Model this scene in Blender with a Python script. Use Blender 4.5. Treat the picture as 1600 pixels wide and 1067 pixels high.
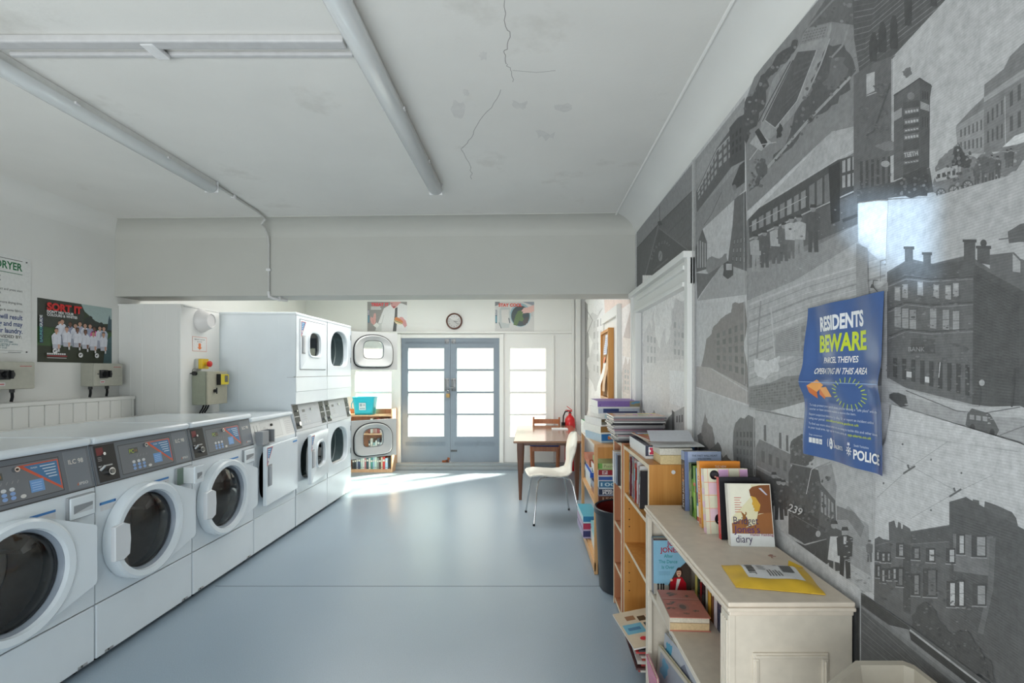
import bpy, bmesh, math, random
from mathutils import Matrix, Vector
for o in list(bpy.data.objects): bpy.data.objects.remove(o)
S = bpy.context.scene
COL = S.collection
PI = math.pi
rnd = random.Random(7)

# ------------------------------------------------------------------ camera, light, exposure
FPX, VX, VY, CZ = 770.0, 828.0, 580.0, 1.435      # focal length in px, vanishing point, eye height
cam = bpy.data.cameras.new('camera'); cam.sensor_width = 36.0; cam.lens = 36.0*FPX/1600
cam.shift_x = (800-VX)/1600; cam.shift_y = (VY-533.5)/1600; cam.clip_start = 0.05
co = bpy.data.objects.new('camera', cam); COL.objects.link(co)
co.location = (0, 0, CZ); co.rotation_euler = (PI/2, 0, 0); S.camera = co
S.view_settings.view_transform = 'Standard'; S.view_settings.look = 'None'
S.view_settings.gamma = 1.0; S.view_settings.use_curve_mapping = False
S.view_settings.exposure = 0.0
w = bpy.data.worlds.new('overcast_sky'); S.world = w; w.use_nodes = True
wb = w.node_tree.nodes['Background']; wb.inputs[0].default_value = (0.80, 0.90, 1.0, 1); wb.inputs[1].default_value = 0.6

def area(name, loc, rot, sx, sy, power, col=(1, 1, 1)):
    l = bpy.data.lights.new(name, 'AREA'); l.shape = 'RECTANGLE'; l.size = sx; l.size_y = sy
    l.energy = power; l.color = col
    o = bpy.data.objects.new(name, l); COL.objects.link(o); o.location = loc; o.rotation_euler = rot
    return o
# daylight through the shop front behind the camera, and through the glazed rear doors, plus two added fill lamps
area('shopfront_daylight', (-1.2, -1.0, 1.06), (PI/2, 0, 0), 3.5, 1.3, 56, (0.86, 0.95, 1.0))
area('ceiling_fill', (-1.2, -1.7, 0.25), (math.radians(128), 0, 0), 3.6, 1.4, 90, (1.0, 0.985, 0.95))  # added low lamp, tilted up to brighten the ceiling
area('rear_daylight', (-1.0, 9.2, 1.6), (-PI/2, 0, 0), 7.0, 4.5, 36, (1.0, 0.99, 0.97))
area('rear_fill', (-1.2, 5.15, 2.57), (0, 0, 0), 2.8, 1.6, 56, (1.0, 0.99, 0.97))  # added fill lamp hidden behind the beam, brightens the rear floor and walls
sl = bpy.data.lights.new('low_sun', 'SUN'); sl.energy = 90.0; sl.angle = math.radians(9); sl.color = (1.0, 0.96, 0.9)
so = bpy.data.objects.new('low_sun', sl); COL.objects.link(so)
so.rotation_euler = Vector((-1.5, -1.08, -1.3)).to_track_quat('-Z', 'Y').to_euler()
PATCH_LAMP = (-1.9, -3.2, 2.3)
pl = bpy.data.lights.new('patch_spot', 'SPOT'); pl.energy = 3800; pl.color = (0.52, 0.75, 1.0); pl.shadow_soft_size = 0.03  # added spot; its blue patch stands in for a reflection in window glass
pl.spot_size = math.radians(18); pl.spot_blend = 0.2
po = bpy.data.objects.new('patch_spot', pl); COL.objects.link(po); po.location = PATCH_LAMP

# ------------------------------------------------------------------ helpers
def lin(v):
    v /= 255.0
    return v/12.92 if v <= 0.04045 else ((v+0.055)/1.055)**2.4
def C(r, g=None, b=None):
    if g is None: g = b = r
    return (lin(r), lin(g), lin(b), 1.0)
def at(px, py, Y):  return ((px-VX)/FPX*Y, Y, CZ-(py-VY)/FPX*Y)      # survey reading -> point at depth Y
def yon(px, X):     return X*FPX/(px-VX)                              # depth of a reading on the plane x = X
def zof(py, Y):     return CZ-(py-VY)/FPX*Y

MATS = {}
def nodes_of(name):
    m = bpy.data.materials.new(name); m.use_nodes = True
    nt = m.node_tree; b = nt.nodes['Principled BSDF']
    return m, nt, b
def N(nt, t, **kw):
    n = nt.nodes.new(t)
    for k, v in kw.items(): setattr(n, k, v)
    return n
def ramp(nt, src, stops):
    r = N(nt, 'ShaderNodeValToRGB'); e = r.color_ramp.elements
    while len(e) < len(stops): e.new(0.5)
    for i, (p, c) in enumerate(stops): e[i].position = p; e[i].color = c
    nt.links.new(src, r.inputs[0]); return r
def noise(nt, scale, detail=3, vec=None, rough=0.5):
    n = N(nt, 'ShaderNodeTexNoise'); n.inputs['Scale'].default_value = scale; n.inputs['Detail'].default_value = detail
    n.inputs['Roughness'].default_value = rough
    if vec is not None: nt.links.new(vec, n.inputs['Vector'])
    return n
def mul(nt, a, b, fac=1.0, mode='MULTIPLY'):
    m = N(nt, 'ShaderNodeMix', data_type='RGBA', blend_type=mode); m.inputs[0].default_value = fac
    nt.links.new(a, m.inputs[6]); nt.links.new(b, m.inputs[7]); return m.outputs[2]
def bump(nt, b, src, strength, dist=0.002):
    n = N(nt, 'ShaderNodeBump'); n.inputs['Strength'].default_value = strength; n.inputs['Distance'].default_value = dist
    nt.links.new(src, n.inputs['Height']); nt.links.new(n.outputs[0], b.inputs['Normal'])
def geo(nt): return N(nt, 'ShaderNodeTexCoord').outputs['Object']

def paint(name, rough=0.5, metal=0.0, spec=0.5, grain=0.06, scale=30, coat=0.0, bmp=0.0):
    """the painted / printed finish: colour comes from the mesh's own pigment attribute, broken up by fine noise"""
    m, nt, b = nodes_of(name)
    a = N(nt, 'ShaderNodeVertexColor'); a.layer_name = 'Col'
    v = geo(nt); n = noise(nt, scale, 4, v)
    r = ramp(nt, n.outputs[0], [(0.25, (1-grain*2,)*3+(1,)), (0.75, (1, 1, 1, 1))])
    nt.links.new(mul(nt, a.outputs[0], r.outputs[0]), b.inputs['Base Color'])
    b.inputs['Roughness'].default_value = rough; b.inputs['Metallic'].default_value = metal
    b.inputs['Specular IOR Level'].default_value = spec; b.inputs['Coat Weight'].default_value = coat
    if bmp: bump(nt, b, noise(nt, scale*6, 2, v).outputs[0], bmp, 0.001)
    MATS[name] = m; return m
paint('matte_paint', 0.75); paint('satin_paint', 0.42); paint('gloss_enamel', 0.16, grain=0.02, scale=6)
paint('printed_card', 0.45, grain=0.05, scale=60); paint('glossy_print', 0.2, grain=0.04, scale=40)
paint('page_edges', 0.9, grain=0.12, scale=150); paint('rubber', 0.6, spec=0.3); paint('chrome_metal', 0.14, metal=1.0, grain=0.03)
paint('brushed_metal', 0.38, metal=0.9, grain=0.1); paint('plastic', 0.35, grain=0.02, scale=12); paint('fabric', 0.9, grain=0.2, scale=300)

def wood(name, c1, c2, rough=0.4, axis='Z', scale=3.0):
    m, nt, b = nodes_of(name)
    mp = N(nt, 'ShaderNodeMapping'); s = {'X': (0.6, 14, 14), 'Y': (14, 0.6, 14), 'Z': (14, 14, 0.6)}[axis]
    mp.inputs['Scale'].default_value = s; nt.links.new(geo(nt), mp.inputs['Vector'])
    n = noise(nt, scale, 6, mp.outputs[0], 0.6)
    r = ramp(nt, n.outputs[0], [(0.3, c1), (0.7, c2)])
    nt.links.new(r.outputs[0], b.inputs['Base Color']); b.inputs['Roughness'].default_value = rough
    bump(nt, b, n.outputs[0], 0.08, 0.001)
    MATS[name] = m
wood('birch_veneer', C(203, 150, 98), C(222, 176, 122), 0.4, 'Z')
wood('orange_veneer', C(186, 125, 58), C(208, 150, 80), 0.35, 'Z')
wood('red_veneer', C(168, 108, 74), C(190, 130, 94), 0.4, 'Z')
wood('teak_top', C(124, 92, 74), C(156, 122, 100), 0.14, 'X')
wood('dark_teak', C(78, 46, 30), C(112, 70, 46), 0.35, 'Z')
wood('chair_wood', C(146, 84, 50), C(176, 108, 66), 0.35, 'Z')
wood('pale_wood', C(206, 160, 122), C(226, 184, 146), 0.45, 'Z')

def plaster(name, col, var=0.06, rough=0.6, bs=0.15, stains=None):
    m, nt, b = nodes_of(name); v = geo(nt)
    n = noise(nt, 1.6, 6, v, 0.6)
    r = ramp(nt, n.outputs[0], [(0.3, tuple(x*(1-var) for x in col[:3])+(1,)), (0.7, col)])
    out = r.outputs[0]
    if stains:
        n2 = noise(nt, stains, 5, v, 0.65)
        r2 = ramp(nt, n2.outputs[0], [(0.60, (1, 1, 1, 1)), (0.75, (0.82, 0.81, 0.79, 1))])
        out = mul(nt, out, r2.outputs[0])
    nt.links.new(out, b.inputs['Base Color']); b.inputs['Roughness'].default_value = rough
    bump(nt, b, noise(nt, 60, 5, v).outputs[0], bs, 0.002)
    MATS[name] = m
plaster('white_plaster', C(226, 226, 222)); plaster('shaded_plaster', C(192, 192, 185)); plaster('ceiling_plaster', C(226, 225, 220), 0.08, 0.55, 0.25, 2.2)  # beam copy of the white plaster is darker: its shade is in the colour
plaster('white_joinery', C(226, 226, 222), 0.03, 0.4, 0.05)
plaster('grey_step_paint', C(150, 158, 162), 0.15, 0.5, 0.1, 5)
plaster('blue_grey_joinery', C(126, 138, 150), 0.1, 0.4, 0.1, 4)

def floor_mat():
    m, nt, b = nodes_of('blue_grey_vinyl'); v = geo(nt)
    n = noise(nt, 260, 3, v); n2 = noise(nt, 0.9, 4, v)
    r = ramp(nt, n.outputs[0], [(0.3, C(142, 159, 172)), (0.7, C(164, 181, 195))])
    r2 = ramp(nt, n2.outputs[0], [(0.3, (0.9, 0.9, 0.9, 1)), (0.7, (1, 1, 1, 1))])
    nt.links.new(mul(nt, r.outputs[0], r2.outputs[0]), b.inputs['Base Color'])
    rr = ramp(nt, n2.outputs[0], [(0.3, (0.285,)*3+(1,)), (0.7, (0.33,)*3+(1,))])
    nt.links.new(rr.outputs[0], b.inputs['Roughness'])
    bump(nt, b, n.outputs[0], 0.12, 0.001); b.inputs['Specular IOR Level'].default_value = 0.8; MATS['blue_grey_vinyl'] = m
floor_mat()

def mural_mat():
    """black-and-white photographic wallpaper: the drawn picture times film grain and a fine halftone weave"""
    m, nt, b = nodes_of('photo_wallpaper')
    a = N(nt, 'ShaderNodeVertexColor'); a.layer_name = 'Col'; v = geo(nt)
    n = noise(nt, 55, 8, v, 0.75); r = ramp(nt, n.outputs[0], [(0.32, (0.74,)*3+(1,)), (0.68, (1.14, 1.14, 1.14, 1))])
    n2 = noise(nt, 3.5, 4, v, 0.6); r2 = ramp(nt, n2.outputs[0], [(0.3, (0.93,)*3+(1,)), (0.7, (1.03, 1.03, 1.03, 1))])
    wv = N(nt, 'ShaderNodeTexWave', wave_type='BANDS', bands_direction='Z'); wv.inputs['Scale'].default_value = 60
    wv.inputs['Distortion'].default_value = 0.6; nt.links.new(v, wv.inputs['Vector'])
    r3 = ramp(nt, wv.outputs[0], [(0.2, (0.93,)*3+(1,)), (0.8, (1.03, 1.03, 1.03, 1))])
    c = mul(nt, mul(nt, mul(nt, a.outputs[0], r.outputs[0]), r2.outputs[0]), r3.outputs[0])
    nt.links.new(c, b.inputs['Base Color']); b.inputs['Roughness'].default_value = 0.5
    MATS['photo_wallpaper'] = m
mural_mat()

def glass(name, tint, refl=0.5, rough=0.02, trans=1.0):
    m = bpy.data.materials.new(name); m.use_nodes = True; nt = m.node_tree; nt.nodes.clear()
    out = N(nt, 'ShaderNodeOutputMaterial'); t = N(nt, 'ShaderNodeBsdfTransparent'); t.inputs[0].default_value = tint
    g = N(nt, 'ShaderNodeBsdfGlossy'); g.inputs['Roughness'].default_value = rough
    fr = N(nt, 'ShaderNodeFresnel'); fr.inputs[0].default_value = 1.5
    mx = N(nt, 'ShaderNodeMixShader'); nt.links.new(fr.outputs[0], mx.inputs[0])
    nt.links.new(t.outputs[0], mx.inputs[1]); nt.links.new(g.outputs[0], mx.inputs[2])
    nt.links.new(mx.outputs[0], out.inputs[0]); MATS[name] = m
glass('smoked_glass', (0.93, 0.94, 0.95, 1)); glass('clear_glass', (0.9, 0.93, 0.93, 1)); glass('clear_film', (0.97, 0.97, 0.97, 1))
def frosted():
    m = bpy.data.materials.new('frosted_glass'); m.use_nodes = True; nt = m.node_tree; nt.nodes.clear()
    out = N(nt, 'ShaderNodeOutputMaterial'); t = N(nt, 'ShaderNodeBsdfTransparent'); t.inputs[0].default_value = (1, 1, 1, 1)
    d = N(nt, 'ShaderNodeBsdfTranslucent'); v = geo(nt)
    n = noise(nt, 1.1, 3, v); r = ramp(nt, n.outputs[0], [(0.35, (0.95, 0.86, 0.82, 1)), (0.6, (0.86, 0.92, 0.84, 1))])
    nt.links.new(r.outputs[0], d.inputs[0]); nt.links.new(r.outputs[0], t.inputs[0])
    g = N(nt, 'ShaderNodeBsdfGlossy'); g.inputs['Roughness'].default_value = 0.3
    mx = N(nt, 'ShaderNodeMixShader'); mx.inputs[0].default_value = 0.07
    nt.links.new(t.outputs[0], mx.inputs[1]); nt.links.new(d.outputs[0], mx.inputs[2])
    m2 = N(nt, 'ShaderNodeMixShader'); m2.inputs[0].default_value = 0.05
    nt.links.new(mx.outputs[0], m2.inputs[1]); nt.links.new(g.outputs[0], m2.inputs[2])
    nt.links.new(m2.outputs[0], out.inputs[0]); MATS['frosted_glass'] = m
frosted()

WHITE = C(238, 240, 240); OFFW = C(226, 226, 222); BLACK = C(22, 23, 26); GREY = C(128, 130, 132); CREAM = C(206, 202, 184)

class M:
    """collects verts, faces, face colours; build() links them as ONE mesh object"""
    def __init__(s): s.v = []; s.f = []; s.c = []; s.sm = []
    def add(s, vs, fs, col, sm=False, T=None):
        b = len(s.v)
        s.v += [tuple(T @ Vector(p)) for p in vs] if T is not None else [tuple(p) for p in vs]
        for f in fs: s.f.append([b+i for i in f]); s.c.append(col); s.sm.append(sm)
        return s
    def box(s, x0, x1, y0, y1, z0, z1, col=WHITE, bev=0.0, seg=2, T=None):
        if bev <= 0:
            vs = [(x, y, z) for x in (x0, x1) for y in (y0, y1) for z in (z0, z1)]
            return s.add(vs, [(0, 1, 3, 2), (4, 6, 7, 5), (0, 4, 5, 1), (2, 3, 7, 6), (0, 2, 6, 4), (1, 5, 7, 3)], col, False, T)
        bm = bmesh.new(); bmesh.ops.create_cube(bm, size=1)
        for q in bm.verts: q.co = ((x0+x1)/2+q.co.x*(x1-x0), (y0+y1)/2+q.co.y*(y1-y0), (z0+z1)/2+q.co.z*(z1-z0))
        bev = min(bev, abs(x1-x0)*.49, abs(y1-y0)*.49, abs(z1-z0)*.49)
        bmesh.ops.bevel(bm, geom=bm.edges[:], offset=bev, segments=seg, affect='EDGES', profile=0.5)
        bm.verts.index_update()
        s.add([q.co[:] for q in bm.verts], [[q.index for q in f.verts] for f in bm.faces], col, False, T); bm.free(); return s
    def loft(s, loops, col, sm=True, cap0=True, cap1=True, closed=True, T=None):
        n = len(loops[0]); vs = [p for l in loops for p in l]; fs = []
        for i in range(len(loops)-1):
            for j in range(n if closed else n-1):
                k = (j+1) % n; fs.append((i*n+j, i*n+k, (i+1)*n+k, (i+1)*n+j))
        b = s.add(vs, fs, col, sm, T)
        caps = ([list(range(n))[::-1]] if cap0 else [])+([[(len(loops)-1)*n+j for j in range(n)]] if cap1 else [])
        if caps: s.add(vs, caps, col, False, T)
        return s
    def cyl(s, p, q, r, col, seg=16, r2=None, sm=True):
        p, q = Vector(p), Vector(q); d = q-p; R = d.to_track_quat('Z', 'Y').to_matrix(); r2 = r if r2 is None else r2
        ring = lambda c, r_: [tuple(c+R @ Vector((r_*math.cos(2*PI*i/seg), r_*math.sin(2*PI*i/seg), 0))) for i in range(seg)]
        return s.loft([ring(p, r), ring(q, r2)], col, sm)
    def tube(s, pts, r, col, seg=10):
        P = [Vector(p) for p in pts]; loops = []; up = Vector((0, 0, 1)); prev = None
        for i, p in enumerate(P):
            d = (P[min(i+1, len(P)-1)]-P[max(i-1, 0)]).normalized()
            if prev is None:
                a = d.cross(up) if abs(d.dot(up)) < 0.95 else d.cross(Vector((1, 0, 0)))
            else: a = prev-d*prev.dot(d)
            a.normalize(); prev = a; b = d.cross(a); rr = r[i] if isinstance(r, (list, tuple)) else r
            loops.append([tuple(p+(a*math.cos(2*PI*k/seg)+b*math.sin(2*PI*k/seg))*rr) for k in range(seg)])
        return s.loft(loops, col)
    def lathe(s, prof, col, seg=32, T=None, sm=True, cap0=False, cap1=False):
        """profile of (radius, height) about local z"""
        return s.loft([[(r*math.cos(2*PI*k/seg), r*math.sin(2*PI*k/seg), h) for k in range(seg)] for r, h in prof], col, sm, cap0, cap1, True, T)
    def prism(s, poly, h0, h1, col, T=None):
        """poly of (a,b) extruded along local z"""
        return s.loft([[(a, b, h0) for a, b in poly], [(a, b, h1) for a, b in poly]], col, False, True, True, True, T)
    def build(s, name, mat, parent=None, loc=None, rot=None):
        me = bpy.data.meshes.new(name); me.from_pydata(s.v, [], s.f)
        me.polygons.foreach_set('use_smooth', s.sm)
        ca = me.color_attributes.new('Col', 'FLOAT_COLOR', 'CORNER'); d = []
        for f, c in zip(s.f, s.c): d += list(c)*len(f)
        ca.data.foreach_set('color', d)
        me.materials.append(MATS[mat]); me.update()
        if any(s.sm): me.set_sharp_from_angle(angle=math.radians(40))
        o = bpy.data.objects.new(name, me); COL.objects.link(o)
        if parent: o.parent = parent
        if loc: o.location = loc
        if rot: o.rotation_euler = rot
        return o

def TX(o=(0, 0, 0), ax=(1, 0, 0), ay=(0, 1, 0)):
    X = Vector(ax).normalized(); Y = Vector(ay); Y = (Y-X*Y.dot(X)).normalized(); Z = X.cross(Y)
    m = Matrix((X, Y, Z)).transposed().to_4x4(); m.translation = Vector(o); return m
AXX = TX((0, 0, 0), (0, 1, 0), (0, 0, 1))          # local (a,b,h) -> y,z,x : things that face +x
def FX(x, y, z): return TX((x, y, z), (0, 1, 0), (0, 0, 1))

def tag(o, label, cat, group=None):
    o['label'] = label; o['category'] = cat
    if group: o['group'] = group
    return o
def thing(name, label, cat, loc=(0, 0, 0), rot=(0, 0, 0), group=None):
    o = bpy.data.objects.new(name, None); COL.objects.link(o); o.empty_display_size = 0.05
    o.location = loc; o.rotation_euler = rot; return tag(o, label, cat, group)
def struct(o): o['kind'] = 'structure'; return o
def lab(o, text): o['label'] = text; return o

TXT = {}
def glyphs(s, bold=0.0, spacing=1.0):
    k = (s, bold, spacing)
    if k not in TXT:
        cu = bpy.data.curves.new('lettering', 'FONT'); cu.body = s; cu.size = 1.0; cu.offset = bold; cu.resolution_u = 3
        cu.space_character = spacing; cu.fill_mode = 'FRONT'; cu.dimensions = '2D'
        ob = bpy.data.objects.new('lettering', cu); me = bpy.data.meshes.new_from_object(ob)
        vs = [v.co[:2] for v in me.vertices]; fs = [list(p.vertices) for p in me.polygons]
        bpy.data.objects.remove(ob); bpy.data.curves.remove(cu); bpy.data.meshes.remove(me)
        xs = [v[0] for v in vs] or [0]; TXT[k] = (vs, fs, min(xs), max(xs))
    return TXT[k]

class Art:
    """flat printed picture laid on a surface: (u,v) -> point, each stroke a hair above the last"""
    def __init__(s, m, fn, dz=4e-5, lift=2e-4): s.m = m; s.fn = fn; s.dz = dz; s.h = lift; s.clip = None; s.flip = 1
    def pt(s, u, v): return s.fn(u, v, s.h)
    def poly(s, pts, col, hold=False):
        if not hold: s.h += s.dz
        if s.clip:
            pts = clip_poly(pts, s.clip)
            if len(pts) < 3: return
        s.m.add([s.pt(u, v) for u, v in pts], [list(range(len(pts)))], col)
    def rect(s, u0, v0, u1, v1, col, hold=False): s.poly([(u0, v0), (u1, v0), (u1, v1), (u0, v1)], col, hold)
    def disc(s, u, v, r, col, rv=None, n=20, hold=False):
        rv = r if rv is None else rv
        s.poly([(u+r*math.cos(2*PI*i/n), v+rv*math.sin(2*PI*i/n)) for i in range(n)], col, hold)
    def line(s, pts, wd, col):
        s.h += s.dz
        for (a, b), (c, d) in zip(pts, pts[1:]):
            L = math.hypot(c-a, d-b) or 1; nx, ny = -(d-b)/L*wd/2, (c-a)/L*wd/2
            s.poly([(a+nx, b+ny), (c+nx, d+ny), (c-nx, d-ny), (a-nx, b-ny)], col, True)
    def grid(s, q, nx, ny, fx, fy, col, jit=0):
        """nx by ny cells inside the quad q (four corners), each cell filled fx by fy"""
        s.h += s.dz
        def P(a, b):
            return tuple((q[0][i]*(1-a)+q[1][i]*a)*(1-b)+(q[3][i]*(1-a)+q[2][i]*a)*b for i in (0, 1))
        for i in range(nx):
            for j in range(ny):
                a0, a1 = (i+.5-fx/2)/nx, (i+.5+fx/2)/nx; b0, b1 = (j+.5-fy/2)/ny, (j+.5+fy/2)/ny
                k = 1+rnd.uniform(-jit, jit)
                s.poly([P(a0, b0), P(a1, b0), P(a1, b1), P(a0, b1)], tuple(c*k for c in col[:3])+(1,), True)
    def blob(s, pts, col, rough=0.1, sub=4):
        """outline with ragged edges: foliage, smoke, crowds"""
        out = []; n = len(pts)
        for i in range(n):
            (a, b), (c, d) = pts[i], pts[(i+1) % n]; L = math.hypot(c-a, d-b)
            for k in range(sub):
                t = k/sub; j = L*rough*rnd.uniform(-1, 1) if k else 0
                out.append((a+(c-a)*t-(d-b)/max(L, 1e-9)*j, b+(d-b)*t+(c-a)/max(L, 1e-9)*j))
        s.poly(out, col)
    def text(s, u, v, t, size, col, al='L', sx=1.0, rot=0.0, bold=0.0, vs=1.0, shear=0.0):
        g, fs, x0, x1 = glyphs(t, bold); s.h += s.dz
        wd = (x1-x0); off = {'L': x0, 'C': x0+wd/2, 'R': x1}[al]; rot *= s.flip; ca, sa = math.cos(rot), math.sin(rot)
        pts = []
        for x, y in g:
            x = (x-off)*size*sx; y = y*size*vs*s.flip; x += shear*y
            pts.append(s.pt(u+x*ca-y*sa, v+x*sa+y*ca))
        s.m.add(pts, fs, col)
    def fit(s, u0, u1, v, t, size, col, bold=0.0, rot=0.0):
        """one line of lettering squeezed to run from u0 to u1"""
        g, fs, x0, x1 = glyphs(t, bold); s.text(u0, v, t, size, col, 'L', (u1-u0)/((x1-x0)*size), rot, bold)
def clip_poly(pts, cl):
    A = sum(cl[i][0]*cl[(i+1) % len(cl)][1]-cl[(i+1) % len(cl)][0]*cl[i][1] for i in range(len(cl)))
    out = list(pts)
    for i in range(len(cl)):
        (ax, ay), (bx, by) = cl[i], cl[(i+1) % len(cl)]; inp = out; out = []
        sd = lambda p: ((bx-ax)*(p[1]-ay)-(by-ay)*(p[0]-ax))*(1 if A > 0 else -1)
        for j in range(len(inp)):
            p, q = inp[j], inp[(j+1) % len(inp)]; dp, dq = sd(p), sd(q)
            if dp >= 0: out.append(p)
            if dp*dq < 0: t = dp/(dp-dq); out.append((p[0]+(q[0]-p[0])*t, p[1]+(q[1]-p[1])*t))
        if not out: return []
    return out
def plane(o, U, V):
    o, U, V = Vector(o), Vector(U).normalized(), Vector(V).normalized(); n = U.cross(V)
    return lambda u, v, h: tuple(o+U*u+V*v+n*h)
def rrect(w, h, r, n=5, cx=0, cy=0):
    out = []
    for (sx, sy, a0) in ((1, 1, 0), (-1, 1, PI/2), (-1, -1, PI), (1, -1, 3*PI/2)):
        for i in range(n+1):
            a = a0+PI/2*i/n; out.append((cx+sx*(w/2-r)+r*math.cos(a), cy+sy*(h/2-r)+r*math.sin(a)))
    return out
def dshape(w, h, n=40, cx=0, cy=0, top=2.3, bot=5.0):
    out = []
    for i in range(n):
        a = 2*PI*i/n; c, s_ = math.cos(a), math.sin(a); e = 2/(top if s_ > 0 else bot)
        out.append((cx+w/2*math.copysign(abs(c)**e, c), cy+h/2*math.copysign(abs(s_)**e, s_)))
    return out
def rect_like(loop, x0, x1, y0, y1):
    """points on the rectangle in the same directions as the loop's points (for plates with a hole)"""
    cx = sum(p[0] for p in loop)/len(loop); cy = sum(p[1] for p in loop)/len(loop); out = []
    for x, y in loop:
        dx, dy = x-cx, y-cy; t = 1e9
        if dx > 1e-9: t = min(t, (x1-cx)/dx)
        if dx < -1e-9: t = min(t, (x0-cx)/dx)
        if dy > 1e-9: t = min(t, (y1-cy)/dy)
        if dy < -1e-9: t = min(t, (y0-cy)/dy)
        out.append((cx+dx*t, cy+dy*t))
    for qx in (x0, x1):                       # snap the nearest points to the corners
        for qy in (y0, y1):
            k = min(range(len(out)), key=lambda i: (out[i][0]-qx)**2+(out[i][1]-qy)**2); out[k] = (qx, qy)
    return out
def holed(m, x0, x1, y0, y1, holes, h0, h1, col, T):
    """a flat panel with rectangular openings, as abutting slabs (local a,b,h)"""
    xs = sorted({x0, x1, *[h[0] for h in holes], *[h[1] for h in holes]}); ys = sorted({y0, y1, *[h[2] for h in holes], *[h[3] for h in holes]})
    for a, b in zip(xs, xs[1:]):
        run = None
        for c, d in zip(ys, ys[1:]):
            mx, my = (a+b)/2, (c+d)/2
            solid = not any(h[0] < mx < h[1] and h[2] < my < h[3] for h in holes)
            if solid: run = (run[0], d) if run else (c, d)
            if run and (not solid or d == ys[-1]): m.box(a, b, run[0], run[1], h0, h1, col, T=T); run = None
# ------------------------------------------------------------------ the room
XL, XR, YB, YF, ZC = -3.30, 0.81, 7.27, -0.80, 2.60
PXB = YB/FPX
def bx(px): return (px-VX)*PXB          # readings on the rear wall
def bz(py): return CZ-(py-VY)*PXB
struct(M().box(XL-.1, XR+.1, YF-.1, YB+.15, -.1, 0).build('floor', 'blue_grey_vinyl'))
struct(M().box(XL-.1, XR+.1, YF-.1, YB+.15, ZC, ZC+.1).build('ceiling', 'ceiling_plaster'))
struct(M().box(XL-.1, XL, YF-.1, YB+.15, 0, ZC).build('wall_left', 'white_plaster'))
# floor joint
struct(M().box(XL+1.2, XR, 3.288, 3.293, 0.0, 0.0006, C(92, 100, 106)).build('trim_1', 'matte_paint'))
# ceiling cracks
crk = M(); A = Art(crk, lambda u, v, h: ((u-VX)*((ZC-CZ)/(VY-v)), FPX*(ZC-CZ)/(VY-v), ZC-h))
def jag(pts, k=4, j=2.2):
    out = []
    for (a, b), (c, d) in zip(pts, pts[1:]):
        for i in range(k): out.append((a+(c-a)*i/k+rnd.uniform(-j, j), b+(d-b)*i/k))
    return out+[pts[-1]]
for pts, wd in (([(789, 0), (790, 42), (799, 52), (793, 75), (787, 82), (791, 100)], 1.5), ([(791, 100), (801, 112), (801, 128)], 1.0),
                ([(784, 140), (768, 168), (745, 195), (737, 215), (721, 232)], 1.0), ([(721, 232), (735, 262), (737, 280)], 0.8), ([(801, 110), (840, 113), (868, 110)], 0.6)):
    A.line(jag(pts), wd*.8, C(150, 148, 144))
for (x, y, a, b) in ((755, 87, 6, 7), (812, 162, 12, 6), (728, 145, 5, 5), (716, 170, 8, 14), (852, 210, 16, 6), (880, 168, 14, 4)):
    A.blob([(x-a, y-b), (x+a, y-b*.8), (x+a*.8, y+b), (x-a*.7, y+b)], C(217, 216, 212), 0.2)
struct(crk.build('trim_2', 'matte_paint'))

# coves between ceiling and walls, with a raised bead along the ceiling edge
def beamY(x): return 3.92+(x-XL)/(XR-XL)*(3.79-3.92)
arc = [(0.17*(1-math.cos(PI/2*i/8)), 0.115*math.sin(PI/2*i/8)) for i in range(9)]
cv = M(); z0 = ZC-.115
cv.loft([[(XR-a, YF, z0+b) for a, b in arc], [(XR-a, 3.9, z0+b) for a, b in arc]], OFFW, True, False, False, False)
cv.tube([(XR-.17, YF, ZC), (XR-.17, 3.66, ZC)], .007, OFFW, 8)
struct(cv.build('trim_3', 'white_plaster'))
cv = M(); cv.loft([[(XL+a, YF, z0+b) for a, b in arc], [(XL+a, 3.95, z0+b) for a, b in arc]], OFFW, True, False, False, False)
struct(cv.build('trim_4', 'white_plaster'))
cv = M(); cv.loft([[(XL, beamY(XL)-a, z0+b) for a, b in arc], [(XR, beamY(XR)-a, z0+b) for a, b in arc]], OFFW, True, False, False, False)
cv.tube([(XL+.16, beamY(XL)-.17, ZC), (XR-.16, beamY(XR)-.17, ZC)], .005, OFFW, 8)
struct(cv.build('trim_5', 'shaded_plaster'))
# the deep beam across the room
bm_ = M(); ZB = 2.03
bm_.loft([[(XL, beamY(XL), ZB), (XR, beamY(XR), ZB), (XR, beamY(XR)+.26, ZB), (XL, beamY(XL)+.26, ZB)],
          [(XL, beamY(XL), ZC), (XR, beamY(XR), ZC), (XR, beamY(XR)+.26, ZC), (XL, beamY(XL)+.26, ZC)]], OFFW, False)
struct(bm_.build('trim_6', 'shaded_plaster'))

# rear wall: openings for the double doors and the two glazed side panels
T = TX((0, YB, 0), (1, 0, 0), (0, 0, 1))
DX0, DXM, DX1, DZ0, DZ1 = bx(627), bx(703.5), bx(780.5), bz(722.5), bz(528)
LW, RW, WZ0, WZ1 = (bx(555), bx(612)), (bx(797), bx(854)), bz(682), bz(543.5)
m = M(); holed(m, XL, XR, 0, ZC, [(DX0, DX1, DZ0, DZ1), (LW[0], LW[1], WZ0, WZ1), (RW[0], RW[1], WZ0, WZ1)], -.05, 0, OFFW, T)
struct(m.build('wall_back', 'white_joinery'))
m = M()
m.box(bx(489), bx(893), bz(521), bz(518), 0, .035, OFFW, .004, T=T)          # ledge under the fascia
m.box(bx(616), bx(627), DZ0, bz(522), 0, .03, OFFW, .004, T=T); m.box(bx(780.5), bx(787), DZ0, bz(522), 0, .03, OFFW, .004, T=T)
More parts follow.
